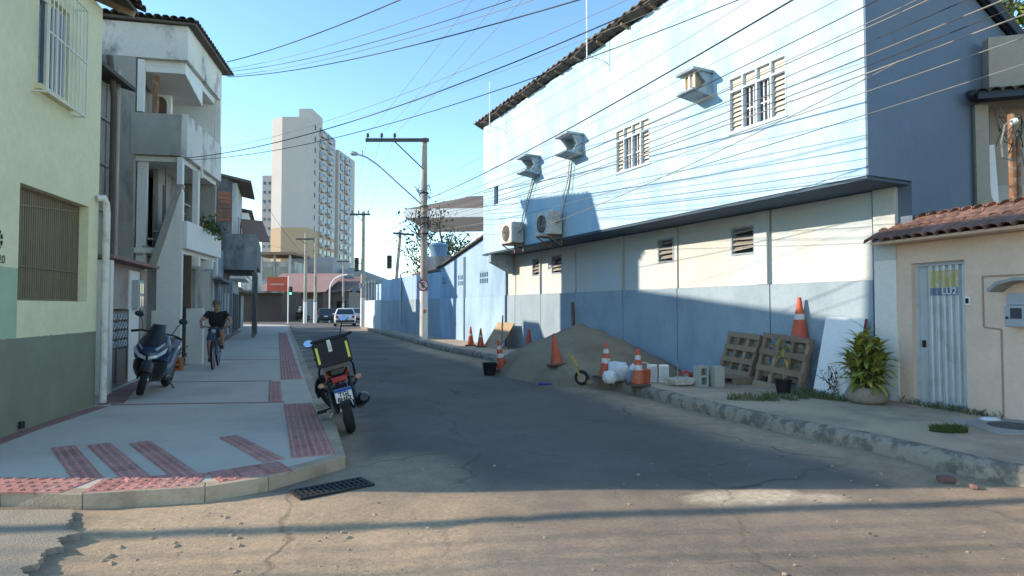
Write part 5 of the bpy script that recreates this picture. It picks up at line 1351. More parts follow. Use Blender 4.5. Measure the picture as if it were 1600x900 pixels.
# yellow trolley with one wheel
tr = thing('trolley', 'yellow tool with a black rubber wheel lying at the kerb by the sand', 'trolley', (1.28,11.2,.16), R(-25))
K['yellowpaint'] = mat('worn yellow paint', (.36,.28,.08), .6, .15, 8, .1, dirt=(.3,.25,.2), amt=.7, dscale=9)
def torus(q, c, R_, r_, ax='y', n=24, k=8, mi=0):
    vs = []; fs = []
    for i in range(n):
        a = 2*math.pi*i/n
        for j in range(k):
            b_ = 2*math.pi*j/k; rr_ = R_+r_*math.cos(b_); h_ = r_*math.sin(b_)
            p = {'y':(rr_*math.cos(a), h_, rr_*math.sin(a)), 'x':(h_, rr_*math.cos(a), rr_*math.sin(a)), 'z':(rr_*math.cos(a), rr_*math.sin(a), h_)}[ax]
            vs.append((c[0]+p[0],c[1]+p[1],c[2]+p[2]))
    for i in range(n):
        for j in range(k): fs.append((i*k+j, ((i+1)%n)*k+j, ((i+1)%n)*k+(j+1)%k, i*k+(j+1)%k))
    q.add(vs, fs, mi); return q
q = MB(); torus(q, (0,0,.15), .125, .042); wl = q.build('wheel', K['rubber'], tr, smooth=60)
q = MB(); q.lathe([(.095,-.03),(.1,.0),(.095,.03)], 18, M=Matrix.Translation((0,0,.15)) @ Matrix.Rotation(R(90),4,'X')); q.lathe([(.03,-.05),(.03,.05)], 10, M=Matrix.Translation((0,0,.15)) @ Matrix.Rotation(R(90),4,'X')); q.build('rim', mat('dusty rim', (.33,.27,.2), .8, .1, 8, .1), wl)
for y in (-.06,.06):
    q = MB(); q.bar((0,y,.15),(-.14,y*.8,.42),.02,.045); q.build('fork', K['yellowpaint'], tr)
tr.scale = (.85,.85,.85)
q = MB(); q.bar((-.1,0,.38),(-.25,0,.62),.13,.05); q.bar((-.22,0,.56),(-.33,.0,.66),.06,.04); q.build('handle', K['yellowpaint'], tr)
q = MB(); q.lathe([(.05,0),(.09,.05),(.08,.1),(.02,.12)], 9, M=Matrix.Translation((.2,-.05,.0))); q.build('motor', mat('dusty motor', (.2,.15,.11), .9, .2, 9, .3), tr)
# white bags
K['bag'] = mat('white woven sack', (.66,.67,.70), .7, .08, 8, .35, bscale=25, dirt=(.4,.37,.33), amt=.5, dscale=6)
def sack(label, loc, sx, sy, sz, seed, m='bag', name='sack', cat='sack', group='bags by the cones'):
    vs = []; fs = []; n, k = 22, 12
    for j in range(k+1):
        v_ = j/k; ph = (v_-.5)*math.pi
        for i in range(n):
            a = 2*math.pi*i/n; r_ = math.cos(ph)**.6
            x, y, z = r_*math.cos(a), r_*math.sin(a), math.sin(ph)
            nn = 1+.22*noise.noise((x*2.2+seed, y*2.2, z*2.2))+.10*noise.noise((x*6+seed,y*6,z*6))
            vs.append((x*sx*nn, y*sy*nn, max(0, sz*.9+z*sz*nn)))
    for j in range(k):
        for i in range(n): fs.append((j*n+i, j*n+(i+1)%n, (j+1)*n+(i+1)%n, (j+1)*n+i))
    q = MB(); q.add(vs, fs); o = q.build(name, K[m], None, smooth=70, loc=loc); return tag(o, label, cat, group)
sack('bulging white sack left of the front striped cone', (2.02,11.6,HR), .21, .17, .19, 3)
sack('low crumpled white bag at the kerb left of the sacks', (1.80,11.25,HR), .13, .11, .12, 8)
sack('small white bag directly behind the front striped cone', (2.32,11.5,HR), .12, .11, .18, 15)
sack('purple dark bag squeezed between the white sacks and cone', (2.18,11.15,HR), .09, .08, .13, 21, 'poster_b')
pl_ = thing('plastic_bucket', 'orange lidded bucket half hidden by the front striped cone', 'bucket', (2.45,11.3,HR), 0)
q = MB(); q.lathe([(.10,0),(.12,.24),(.125,.25),(.11,.255)], 16); q.build('body', K['orange'], pl_, smooth=40)
q = MB(); q.tube([(.12*math.cos(a*math.pi/10),-.02,.25+.13*math.sin(a*math.pi/10)) for a in range(11)], .005, 5); q.build('handle', K['plainwhite'], pl_)
for i, (x, y, r_, lab) in enumerate(((2.62,11.42,.3,'white block standing left, right after the striped cone'),(2.83,11.38,-.1,'white block standing right of its twin near the tray'))):
    t = thing('white_block', lab, 'block', (x,y,HR), r_, 'white blocks by the cone')
    q = MB(); q.box(-.085,.085,-.05,.05,0,.33); q.build('body', K['plainwhite'], t, bevel=.012)
    q = MB(); q.box(-.07,.07,-.056,-.0505,.03,.30); q.build('face', mat('grey block face', (.5,.5,.5), .8, .1, 9, .2), t)
ty = thing('mixing_tray', 'white plastic mixing tray lying on the pavement by the hollow blocks', 'tray', (3.02,10.95,HR), .3)
q = MB(); q.add([(-.16,-.12,.02),(.16,-.12,.02),(.16,.12,.02),(-.16,.12,.02),(-.24,-.18,.13),(.24,-.18,.13),(.24,.18,.13),(-.24,.18,.13)], [(0,3,2,1),(0,1,5,4),(1,2,6,5),(2,3,7,6),(3,0,4,7)])
q.add([(-.25,-.19,.13),(.25,-.19,.13),(.25,.19,.13),(-.25,.19,.13),(-.22,-.16,.132),(.22,-.16,.132),(.22,.16,.132),(-.22,.16,.132)], [(0,1,5,4),(1,2,6,5),(2,3,7,6),(3,0,4,7)]); q.build('tray', K['coneband'], ty)
q = MB(); q.bar((-.05,0,.1),(.1,.25,.38),.02,.03); q.build('trowel_handle', K['wood'], ty)
hz = thing('red_hose', 'coiled pinkish red hose behind the mixing tray', 'hose', (3.22,11.25,HR), .2)
q = MB()
for k in range(3): torus(q, (0,.02*k,.11+.02*k), .10-.012*k, .016, 'y', 20, 6)
q.build('coil', mat('red hose', (.5,.06,.07), .5, .1, 6, 0), hz)
def hollow(label, loc, rz, holes):
    t = thing('hollow_block', label, 'concrete block', loc, rz, 'hollow concrete blocks')
    q = MB(); q.wall(-.09,.09,0,.36,[(-.055,.055,.04,.16),(-.055,.055,.20,.32)] if holes else [], y=-.1, t=.2); q.build('block', mat('pale hollow block', (.38,.36,.32), .95, .1, 9, .4, bscale=90), t)
    if holes:
        for z in (.04,.20):
            b_ = MB(); b_.box(-.054,.054,.02,.04,z,z+.12); b_.build('web', K['concrete'], t)
    return t
hollow('upright hollow concrete block showing its two dark holes', (3.36,10.85,HR), .25, True)
hollow('upright concrete block with a plain face right of the holed one', (3.62,10.78,HR), .15, False)
bk2 = MB(); bk2.box(-.05,.05,-.1,.1,0,.1); tag(bk2.build('brick', K['tile'], None, loc=(3.5,10.95,HR), rot=(0,0,.4)), 'small red brick between the two hollow blocks', 'brick')
bs = MB(); bs.tube([(0,0,0),(.16,.05,.0),(.3,.02,.0)], [.03,.02,.005], 6); tag(bs.build('plastic_scrap', mat('blue plastic scrap', (.04,.06,.35), .5, .1, 5, 0), None, loc=(.55,12.4,.02)), 'blue plastic scrap on the road edge by the sand', 'scrap')

# ---------------------------------------------------------------- plants on the right pavement
def blade(l, w_):
    q = MB(); k = 5; vs = []; fs = []
    for i in range(k+1):
        t_ = i/k; ww = w_*math.sin(math.pi*(.12+.86*t_))**.8; x = l*t_; z = l*(.35*t_-.75*t_*t_)
        vs += [(x,-ww,z+.15*ww),(x,0,z-.1*ww),(x,ww,z+.15*ww)]
    for i in range(k):
        a = 3*i; fs += [(a,a+1,a+4,a+3),(a+1,a+2,a+5,a+4)]
    q.add(vs, fs); return q
K['croton'] = mat('long yellow green leaf', (.29,.30,.065), .45, .3, 5, .05, rnd=.45, dirt=(.30,.27,.05), amt=.8, dscale=6)
BL = [blade(l, w_).mesh('leaf', K['croton']) for l, w_ in ((.26,.036),(.30,.04),(.22,.032))]
for m_ in BL: smooth_mesh(m_, 80)
pp = thing('potted_plant', 'bushy yellow green potted plant in a stone pot before the white pillar', 'potted plant', (5.20,8.95,HR), 0)
vs = []; 
q = MB(); prof = [(.20,0),(.27,.05),(.285,.13),(.25,.22),(.22,.24),(.19,.20)]
q.lathe(prof, 26)
q.v = [(x*(1+.08*noise.noise((x*9,y*9,z*9))), y*(1+.08*noise.noise((x*9,y*9,z*9+4))), z) for x,y,z in q.v]
q.build('pot', mat('rough stone pot', (.27,.225,.175), .95, .2, 8, .8, bscale=20, dirt=(.15,.12,.1), amt=.6, dscale=8), pp, smooth=60)
rnd = random.Random(12)
for i in range(16):
    a = i*2.4; r_ = .19*math.sqrt(i/16); h_ = (1.05-.45*(r_/.19)**1.5)*rnd.uniform(.9,1.05)
    bx, by = r_*math.cos(a), r_*math.sin(a); tx, ty_ = bx*1.5, by*1.5
    q = MB(); q.tube([(bx*.6,by*.6,.15),(tx,ty_,h_)], .009, 5); q.build('stem', K['wood'], pp)
    for k in range(24):
        t_ = .25+.75*k/23; p = Vector((bx*.6,by*.6,.15)).lerp(Vector((tx,ty_,h_)), t_)
        M = Matrix.Translation(p) @ Matrix.Rotation(k*2.4+rnd.uniform(-.4,.4)+a,4,'Z') @ Matrix.Rotation(R(-55+75*(1-t_))+rnd.uniform(-.25,.25)*1.3 if False else R(-68*t_+12)+rnd.uniform(-.3,.3),4,'Y') @ Matrix.Scale(rnd.uniform(.75,1.15),4)
        put('leaf', BL[k % 3], pp, M=M)
sp2 = thing('small_potted_plant', 'thin yellowing plant in a black pot before the larger pallet', 'potted plant', (4.42,9.95,HR), 0)
q = MB(); q.lathe([(.10,0),(.135,.22),(.14,.23),(.12,.22)], 16); q.build('pot', K['black'], sp2, smooth=40)
q = MB(); q.tube([(0,0,.2),(.02,0,.55),(-.01,.02,.95)], .009, 5); q.build('stem', K['wood'], sp2)
K['yleaf'] = mat('yellowing leaf', (.27,.21,.04), .5, .3, 7, 0, rnd=.4)
BY = blade(.2,.03).mesh('leaf', K['yleaf'])
for k in range(16):
    put('leaf', BY, sp2, M=Matrix.Translation((.01,.01,.5+.03*k)) @ Matrix.Rotation(k*2.4,4,'Z') @ Matrix.Rotation(R(35-3*k),4,'Y') @ Matrix.Scale(.9 if k < 13 else .6,4))
shb = thing('shrub', 'small dark wiry shrub in front of the white board', 'shrub', (5.12,9.62,HR), 0)
q = MB(); pts = []; rnd = random.Random(9)
for i in range(14):
    a = rnd.uniform(0,6.28); p = Vector((0,0,0)); l = [p.copy()]
    d = Vector((math.cos(a)*.5,math.sin(a)*.5,1)).normalized()
    for k in range(4):
        d = (d+Vector((rnd.uniform(-.5,.5),rnd.uniform(-.5,.5),rnd.uniform(-.2,.3)))).normalized(); p = p+d*.12; l.append(p.copy())
        for _ in range(3): pts.append(p+Vector((rnd.gauss(0,.03),rnd.gauss(0,.03),rnd.gauss(0,.03))))
    q.tube(l, .005, 4)
q.build('twigs', K['wood'], shb); foliage('leaves', mat('dark purple leaf', (.05,.04,.035), .6, .3, 6, 0), shb, pts, .05, 4)
def grass(name, label, cx, cy, rx, ry, rot, n, seed, h=.09, m=None):
    rnd = random.Random(seed); q = MB(); c_, s_ = math.cos(rot), math.sin(rot)
    for i in range(n):
        a = rnd.uniform(0,6.28); r_ = math.sqrt(rnd.random()); u, v_ = rx*r_*math.cos(a), ry*r_*math.sin(a)
        if noise.noise((u*4+seed,v_*4,1)) < -.15: continue
        x, y = cx+u*c_-v_*s_, cy+u*s_+v_*c_; b_ = rnd.uniform(0,6.28); hh = h*rnd.uniform(.4,1.3); l = hh*rnd.uniform(.2,.9); w_ = .005
        dx, dy = math.cos(b_), math.sin(b_)
        q.add([(x-dy*w_,y+dx*w_,HR),(x+dy*w_,y-dx*w_,HR),(x+dx*l*.5,y+dy*l*.5,HR+hh*.7),(x+dx*l,y+dy*l,HR+hh)], [(0,1,2),(0,2,3)])
    me = bpy.data.meshes.new(name); me.from_pydata(q.v, [], q.f); me.materials.append(m or K['grassm'])
    return tag(put(name, me), label, 'grass', None, 'stuff')
K['grassm'] = mat('dusty grass', (.10,.115,.045), .8, .35, 6, 0, dirt=(.2,.165,.09), amt=.8, dscale=5)
grass('grass_patch', 'dusty weedy grass strip along the pavement before the pallets', 3.95, 9.3, .7, .22, R(115)+1.2, 1000, 3)
grass('grass_patch', 'weeds around the shrub and potted plant', 4.75, 9.55, .55, .2, R(115), 900, 5)
grass('grass_tuft', 'small round green grass tuft on the right pavement', 4.92, 6.9, .2, .12, 0, 900, 8, .07, mat('green grass', (.07,.10,.03), .8, .3, 6, 0))
grass('weeds', 'thin weeds at the foot of the cream wall and gate', 5.95, 8.35, .12, .75, R(16), 500, 9, .08)
tag(bpy.data.objects['grass_patch'], None)
sack('crumpled white litter bag at the foot of the cream wall', (5.9,7.55,HR-.02), .13, .07, .035, 31, 'bag', 'litter_bag', 'litter', None)
mh = thing('manhole', 'round concrete manhole cover on the right pavement edge', 'manhole', (5.85,7.15,HR), 0)
q = MB(); q.box(-.45,.45,-.42,.42,-.02,.012); q.build('slab', K['concrete'], mh)
q = MB(); q.lathe([(.24,.0125),(.24,.022)], 24); q.build('lid', K['darkconc'], mh)
gr_ = MB()
for i, (x, y, s_) in enumerate(((3.92,5.55,.07),(4.02,5.35,.05))):
    b_ = MB(); b_.box(-s_,s_,-s_*.6,s_*.6,0,s_*.8); tag(b_.build('rubble', K['tile'], None, bevel=.015, loc=(x,y,0), rot=(.1,.05,i*1.1)), ['larger','smaller'][i]+' broken red brick lying by the right kerb', 'rubble')

# ---------------------------------------------------------------- drain grate, pebbles
dg = thing('drain_grate', 'black iron drain grate in the gutter at the left corner', 'grate', (-1.56,5.335,.001), math.atan2(.43,.53))
q = MB(); a, c_ = .33, .14
for r_ in ((-a,a,-c_,-c_+.03),(-a,a,c_-.03,c_),(-a,-a+.03,-c_+.03,c_-.03),(a-.03,a,-c_+.03,c_-.03)): q.box(r_[0],r_[1],r_[2],r_[3],0,.02)
K['castiron'] = mat('black cast iron', (.02,.02,.022), .6, .15, 8, .2)
q.build('frame', K['castiron'], dg)
q = MB(); q.box(-a+.03,a-.03,-c_+.03,c_-.03,0,.003); q.build('dark_plate', K['darkvoid'], dg)  # thin near-black plate, the shade below the bars put into its colour
for i in range(13):
    x = -a+.05+i*.047; q = MB(); q.box(x,x+.024,-c_+.03,c_-.03,.004,.017); q.build('bar', K['castiron'], dg)
for y in (-.05,.05):
    q = MB(); q.box(-a+.03,a-.03,y-.008,y+.008,.0035,.0165); q.build('cross_bar', K['castiron'], dg)
q = MB(); rnd = random.Random(2)
K['pebble'] = mat('tan pebbles', (.40,.30,.20), .95, .25, 12, .3)
ico = bmesh.new(); bmesh.ops.create_icosphere(ico, subdivisions=1, radius=1); iv = [v.co.copy() for v in ico.verts]; if_ = [tuple(v.index for v in f.verts) for f in ico.faces]; ico.free()
def zdirt(x, y): return -.03*sm(dist_line(x,y,KL[2:14]),.05,.6)
for i in range(1000):
    x = rnd.uniform(-3.0,.6); y = rnd.uniform(2.9,4.78)
    if x < slab_edge(y)+.04 or (x > -.6 and rnd.random() < .75): continue
    s_ = .003+.026*rnd.random()**9
    q.add(iv, if_, 0, Matrix.Translation((x,y,zdirt(x,y)-s_*.1)) @ Matrix.Rotation(rnd.uniform(0,6),4,'Z') @ Matrix.Diagonal((s_*rnd.uniform(.8,1.6),s_*rnd.uniform(.7,1.2),s_*rnd.uniform(.5,.9),1)))
for i in range(700):
    x = rnd.uniform(-1,5); y = rnd.uniform(3.0,6.2); s_ = .003+.012*rnd.random()**5
    if dist_line(x,y,KR[1:8]) > .9 and rnd.random() < .7: continue
    if x > 4.2: continue
    q.add(iv, if_, 0, Matrix.Translation((x,y,.004)) @ Matrix.Diagonal((s_*1.3,s_,s_*.7,1)))
tag(q.build('pebbles', K['pebble']), 'loose pebbles and dirt clods scattered over the dusty foreground', 'pebbles', None, 'stuff')
q = MB()
for i in range(26):
    x = rnd.uniform(-1.5,4); y = rnd.uniform(3.3,5.4); s_ = rnd.uniform(.01,.035)
    M = Matrix.Translation((x,y,.012)) @ Matrix.Rotation(rnd.uniform(0,6),4,'Z') @ Matrix.Rotation(rnd.uniform(-.4,.4),4,'X') @ Matrix.Scale(s_,4)
    q.add([(0,0,0),(.6,-.4,.2),(1.3,0,.1),(.6,.4,.2)], [(0,1,2),(0,2,3)], 0, M)
tag(q.build('dry_leaves', K['leafdark']), 'dark dry leaves scattered on the sunlit road', 'leaves', None, 'stuff')
# ---------------------------------------------------------------- vehicles
K['bikeblack'] = mat('glossy black bike plastic', (.012,.012,.014), .3, .1, 6, 0, spec=.5)
K['bikeorange'] = mat('orange bike fairing', (.55,.10,.02), .35, .05, 6, 0, coat=.4)
K['tailred'] = mat('red tail light', (.30,.01,.01), .25, .03, 6, 0, spec=.6)
K['amberl'] = mat('amber indicator', (.42,.2,.12), .3, .03, 6, 0)
K['mirror'] = mat('mirror glass', (.85,.87,.9), .03, 0, 6, 0, metal=1, fine=0)
K['plateblue'] = mat('plate blue strip', (.02,.08,.35), .5, .03, 6, 0)
K['reflyellow'] = mat('yellow reflective strip', (.62,.58,.10), .5, .06, 8, 0)
K['boxblack'] = mat('black delivery box fabric', (.022,.022,.023), .75, .15, 8, .3)
K['enginegrey'] = mat('dark engine metal', (.09,.09,.095), .5, .2, 10, .1, metal=.5)
def loft(q, rings, mi=0, cap=True):
    n = len(rings[0]); b = len(q.v)
    for r_ in rings: q.v += [tuple(p) for p in r_]
    for i in range(len(rings)-1):
        for j in range(n): q.f.append((b+i*n+j, b+i*n+(j+1)%n, b+(i+1)*n+(j+1)%n, b+(i+1)*n+j)); q.m.append(mi)
    if cap:
        q.f.append(tuple(b+j for j in range(n))[::-1]); q.m.append(mi); q.f.append(tuple(b+(len(rings)-1)*n+j for j in range(n))); q.m.append(mi)
    return q
def oval(x, cy, cz, ry, rz, n=16, p=2.6, y_off=0):
    """superellipse ring in the yz plane at x"""
    out = []
    for i in range(n):
        a = 2*math.pi*i/n; c, s_ = math.cos(a), math.sin(a)
        out.append((x, cy+ry*math.copysign(abs(c)**(2/p), c), cz+rz*math.copysign(abs(s_)**(2/p), s_)))
    return out
def wheel(par, x, r=.30, w_=.05, name='wheel', z=None, M=None, spokes=5):
    z = r if z is None else z
    q = MB(); torus(q, (0,0,0), r-w_, w_, 'y', 30, 10); t_ = q.build(name, K['rubber'], par, smooth=60)
    if M is not None: t_.matrix_basis = M
    else: t_.location = (x,0,z)
    q = MB(); torus(q, (0,0,0), r-w_*1.9, .018, 'y', 26, 6)
    for i in range(spokes):
        a = 2*math.pi*i/spokes; q.bar((0,0,0),((r-w_*1.9)*math.cos(a),0,(r-w_*1.9)*math.sin(a)),.03,.03,up=(0,1,0))
    q.build('rim', K['enginegrey'], t_)
    q = MB(); q.lathe([(.11,-.06),(.11,-.055)], 20, M=Matrix.Rotation(R(90),4,'X')); q.lathe([(.045,-.07),(.045,.07)], 12, M=Matrix.Rotation(R(90),4,'X')); q.build('hub', K['steel'], t_)
    return t_

def motorcycle(label, loc, rz, lean, box=True, steer=R(35), group=None):
    t = thing('motorcycle', label, 'motorcycle', loc, rz, group); t.rotation_euler = Matrix.Rotation(rz,3,'Z').__matmul__(Matrix.Rotation(lean,3,'X')).to_euler()
    wheel(t, 0, .305, .06, 'rear_wheel')
    S = Matrix.Translation((1.12,0,.95)) @ Matrix.Rotation(R(-25),4,'Y') @ Matrix.Rotation(steer,4,'Z')      # steering head frame
    wheel(t, 0, .30, .045, 'front_wheel', M=S @ Matrix.Translation((.04,0,-.72)))
    f = MB()
    for y in (-.09,.09): f.tube([S @ Vector((.03,y,-.72)), S @ Vector((.0,y,.05))], .022, 8)
    f.build('fork', K['steel'], t)
    q = MB(); rings = []
    for a in range(-2,5):
        an = R(20+a*22); rr_ = .335; rings.append([S @ Vector((.04+rr_*math.cos(an)+dx*math.cos(an), y, -.72+rr_*math.sin(an)+dx*math.sin(an))) for y, dx in ((-.06,-.02),(-.045,.01),(0,.02),(.045,.01),(.06,-.02))])
    vs = [p for r_ in rings for p in r_]; q.add(vs, [(i*5+j,i*5+j+1,(i+1)*5+j+1,(i+1)*5+j) for i in range(len(rings)-1) for j in range(4)]); q.build('front_fender', K['bikeblack'], t, smooth=60)
    q = MB(); loft(q, [[S @ Vector(p) for p in oval(x,0,z,ry,rz_,14)] for x,z,ry,rz_ in ((.02,.0,.10,.10),(.10,-.02,.11,.12),(.16,-.03,.08,.09))]); q.build('headlight', K['bikeblack'], t, smooth=50)
    h = MB(); hp = [S @ Vector(p) for p in ((-.14,-.38,.16),(-.08,-.28,.17),(-.02,-.12,.12),(0,0,.1),(-.02,.12,.12),(-.08,.28,.17),(-.14,.38,.16))]
    h.tube(hp, .014, 8); hb_ = h.build('handlebar', K['bikeblack'], t, smooth=60)
    for sgn in (-1,1):
        q = MB(); q.tube([S @ Vector((-.10,.26*sgn,.165)), S @ Vector((-.145,.39*sgn,.16))], .02, 8); q.build('grip', K['rubber'], hb_)
        q = MB(); q.tube([S @ Vector((-.05,.25*sgn,.17)), S @ Vector((-.05,.33*sgn,.30)), S @ Vector((-.06,.36*sgn,.36))], .008, 6); mr_ = q.build('mirror', K['bikeblack'], t)
        c_ = S @ Vector((-.07,.375*sgn,.40))
        # mirror heads tilted back to face the rider
        Mx = Matrix.Translation(c_) @ Matrix.Rotation(R(-66 if sgn > 0 else -48),4,'Y')
        q = MB(); q.lathe([(.064,-.012),(.07,-.02),(.05,-.045),(.02,-.055)], 18, M=Mx @ Matrix.Scale(.8,4,(1,0,0))); q.build('shell', K['bikeblack'], mr_, smooth=60)
        q = MB(); q.lathe([(.062,-.0118),(.062,-.008)], 18, M=Mx @ Matrix.Scale(.8,4,(1,0,0))); q.build('glass', K['mirror'], mr_)
    q = MB(); loft(q, [oval(x,0,z,ry,rz_,16) for x,z,ry,rz_ in ((.52,.80,.09,.06),(.62,.86,.13,.11),(.8,.90,.15,.13),(.98,.90,.12,.11),(1.06,.88,.06,.06))]); q.build('fuel_tank', K['bikeblack'], t, smooth=60)
    q = MB(); loft(q, [oval(x,0,z,ry,rz_,14,3.5) for x,z,ry,rz_ in ((-.22,.82,.08,.03),(-.1,.80,.12,.05),(.2,.77,.14,.05),(.5,.78,.11,.05),(.62,.82,.07,.03))]); q.build('seat', K['bikeblack'], t, smooth=60)
    q = MB(); q.box(.42,.85,-.11,.11,.28,.52); q.tube([(.72,0,.5),(.80,0,.72)], .085, 12)
    for k in range(4): q.lathe([(.11,0),(.11,.012)], 12, M=Matrix.Translation((.735+.016*k,0,.55+.04*k)) @ Matrix.Rotation(R(20),4,'Y'))
    q.build('engine', K['enginegrey'], t, bevel=.02)
    q = MB(); q.tube([(1.1,0,.86),(.95,0,.45),(.5,0,.25),(.35,0,.5),(.45,0,.75),(1.05,0,.82)], .025, 8)
    for y in (-.1,.1): q.tube([(.4,y,.7),(-.15,y,.78)], .016, 6); q.tube([(.45,y,.35),(0,y,.305)], .022, 8)
    q.build('frame', K['bikeblack'], t)
    for sgn in (-1,1):
        q = MB(); q.prism([(-.28,.80),(-.05,.84),(.35,.78),(.4,.68),(.25,.66),(-.1,.73)], .105*sgn if sgn > 0 else -.14, .14 if sgn > 0 else -.105, 'y'); q.build('side_fairing', K['bikeorange'], t, bevel=.012)
        q = MB(); q.tube([(.02,.135*sgn,.31),(.16,.145*sgn,.68)], .028, 8); q.tube([(.06,.137*sgn,.42),(.13,.143*sgn,.61)], .042, 10); q.build('shock_absorber', K['bikeblack'], t)
        q = MB(); q.tube([(-.2,.08*sgn,.72),(-.22,.2*sgn,.70)], .01, 6); iv_ = q.build('indicator', K['bikeblack'], t)
        q = MB(); loft(q, [oval(x,.22*sgn,.70,ry,rz_,10) for x,ry,rz_ in ((-.26,.03,.02),(-.22,.045,.03),(-.18,.03,.02))]); q.build('lens', K['amberl'], iv_, smooth=60)
        q = MB(); q.tube([(.35,.1*sgn,.32),(.35,.32*sgn,.30)], .014, 6); q.tube([(.35,.22*sgn,.30),(.35,.34*sgn,.30)], .022, 8); q.build('footpeg', K['rubber'], t)
        q = MB(); q.tube([(.05,.17*sgn,.58),(-.02,.20*sgn,.62),(-.1,.21*sgn,.85),(-.15,.19*sgn,.9)], .014, 6); q.build('grab_rail', K['bikeblack'], t, smooth=60)
    q = MB(); q.box(-.30,-.265,-.09,.09,.70,.77); q.build('tail_light', K['tailred'], t, bevel=.012)
    q = MB(); q.add([(-.2,-.07,.66),(-.2,.07,.66),(-.36,.06,.44),(-.36,-.06,.44),(-.17,-.07,.66),(-.17,.07,.66),(-.33,.06,.44),(-.33,-.06,.44)], [(0,1,2,3),(7,6,5,4),(0,4,5,1),(1,5,6,2),(2,6,7,3),(3,7,4,0)]); rf_ = q.build('rear_fender', K['bikeblack'], t)
    PM = Matrix.Translation((-.345,0,.545)) @ Matrix.Rotation(R(-12),4,'Y')
    q = MB(); q.box(-.004,0,-.10,.10,-.085,.085,0,PM); pt_ = q.build('number_plate', K['signwhite'], t)
    q = MB(); q.box(-.006,-.0045,-.099,.099,.045,.084,0,PM); q.build('blue_strip', K['plateblue'], pt_)
    for txt, z in (('TGJ',.012),('8H62',-.052)):
        me_ = text_mesh(txt, .075, .002, .002); me_.materials.clear(); me_.materials.append(K['ink'])
        put('lettering', me_, pt_, M=PM @ Matrix.Translation((-.0068,0,z)) @ Matrix.Rotation(R(-90),4,'Z') @ Matrix.Rotation(R(90),4,'X'))
    q = MB(); q.tube([(.75,-.1,.3),(.6,-.17,.24),(.35,-.19,.27)], .022, 8); q.tube([(.35,-.19,.27),(.25,-.20,.29),(-.18,-.235,.42),(-.22,-.235,.43)], [.03,.065,.075,.05], 14); q.build('exhaust', K['bikeblack'], t, smooth=50)
    q = MB(); q.tube([(.5,.12,.26),(.42,.30,.06),(.40,.34,.03)], .013, 6); q.build('kickstand', K['steel'], t)
    q = MB(); loft(q, [oval(x,-.02,z,ry,rz_,12) for x,z,ry,rz_ in ((.02,.31,.03,.05),(.25,.31,.035,.06),(.45,.33,.03,.06))]); q.build('chain_guard', K['bikeblack'], t)
    if box:
        BM_ = Matrix.Translation((-.10,0,.90)) @ Matrix.Rotation(R(4),4,'Y')
        q = MB(); q.box(-.20,.22,-.21,.21,0,.31,0,BM_); bx_ = q.build('delivery_box', K['boxblack'], t, bevel=.02)
        q = MB(); q.box(-.21,.23,-.22,.22,.311,.345,0,BM_); q.build('lid', K['boxblack'], bx_, bevel=.015)
        for y in (-.19,.165):
            q = MB(); q.box(-.203,-.2005,y,y+.028,.05,.25,0,BM_); q.build('yellow_strip', K['reflyellow'], bx_)
        q = MB(); q.box(-.203,-.2005,.0,.045,.17,.33,0,BM_); q.build('white_strip', K['coneband'], bx_)
        q = MB(); q.box(-.15,.15,-.14,.14,-.05,-.002,0,BM_); q.build('rack', K['bikeblack'], bx_)
    return t
motorcycle('orange and black motorcycle with black delivery box parked against the left kerb', (-2.02,7.72,0), math.atan2(1,-.37), R(-14), steer=R(42))

# ---------------------------------------------------------------- scooter facing the camera
K['scootblue'] = mat('deep blue scooter paint', (.012,.028,.065), .3, .05, 6, 0, coat=.6)
K['lampglass'] = mat('headlamp glass', (.42,.45,.48), .12, .05, 6, 0, spec=.7)
sc = thing('scooter', 'dark blue maxi scooter parked on the left sidewalk facing the camera', 'scooter', (-6.04,10.0,HL), 0)
sc.rotation_euler = (Matrix.Rotation(math.atan2(-1.28,.36),3,'Z') @ Matrix.Rotation(R(-7),3,'X')).to_euler()
SS = Matrix.Translation((-.22,0,.95)) @ Matrix.Rotation(R(-26),4,'Y') @ Matrix.Rotation(R(14),4,'Z')
wheel(sc, 0, .27, .058, 'front_wheel', M=SS @ Matrix.Translation((.06,0,-.75)))
wheel(sc, -1.34, .27, .062, 'rear_wheel')
q = MB()
for y in (-.085,.085): q.tube([SS @ Vector((.05,y,-.75)), SS @ Vector((0,y,-.15))], .024, 8)
q.build('fork', K['bikeblack'], sc)
q = MB(); rings = []
for a in range(8):
    an = R(5+a*21); rings.append([SS @ Vector((.06+(.31+dx)*math.cos(an), y, -.75+(.31+dx)*math.sin(an))) for y, dx in ((-.085,-.04),(-.065,0),(0,.015),(.065,0),(.085,-.04))])
q.add([p for r_ in rings for p in r_], [(i*5+j,i*5+j+1,(i+1)*5+j+1,(i+1)*5+j) for i in range(7) for j in range(4)]); q.build('front_fender', K['bikeblack'], sc, smooth=60)
def zring(z, xf, xb, hw, n=18, p=2.4, nose=.55):
    out = []
    for i in range(n):
        a = 2*math.pi*i/n; c, s_ = math.cos(a), math.sin(a)
        x = (xf+xb)/2 + (xf-xb)/2*math.copysign(abs(c)**(2/p), c); y = hw*math.copysign(abs(s_)**(2/p), s_)
        if c > 0: y *= 1-nose*c**2
        out.append((x,y,z))
    return out
q = MB(); loft(q, [zring(z,xf,xb,hw) for z,xf,xb,hw in ((.24,-.08,-.42,.16),(.34,.06,-.42,.21),(.45,.13,-.42,.245),(.58,.10,-.42,.25))]); q.build('lower_cowl', K['bikeblack'], sc, smooth=60)
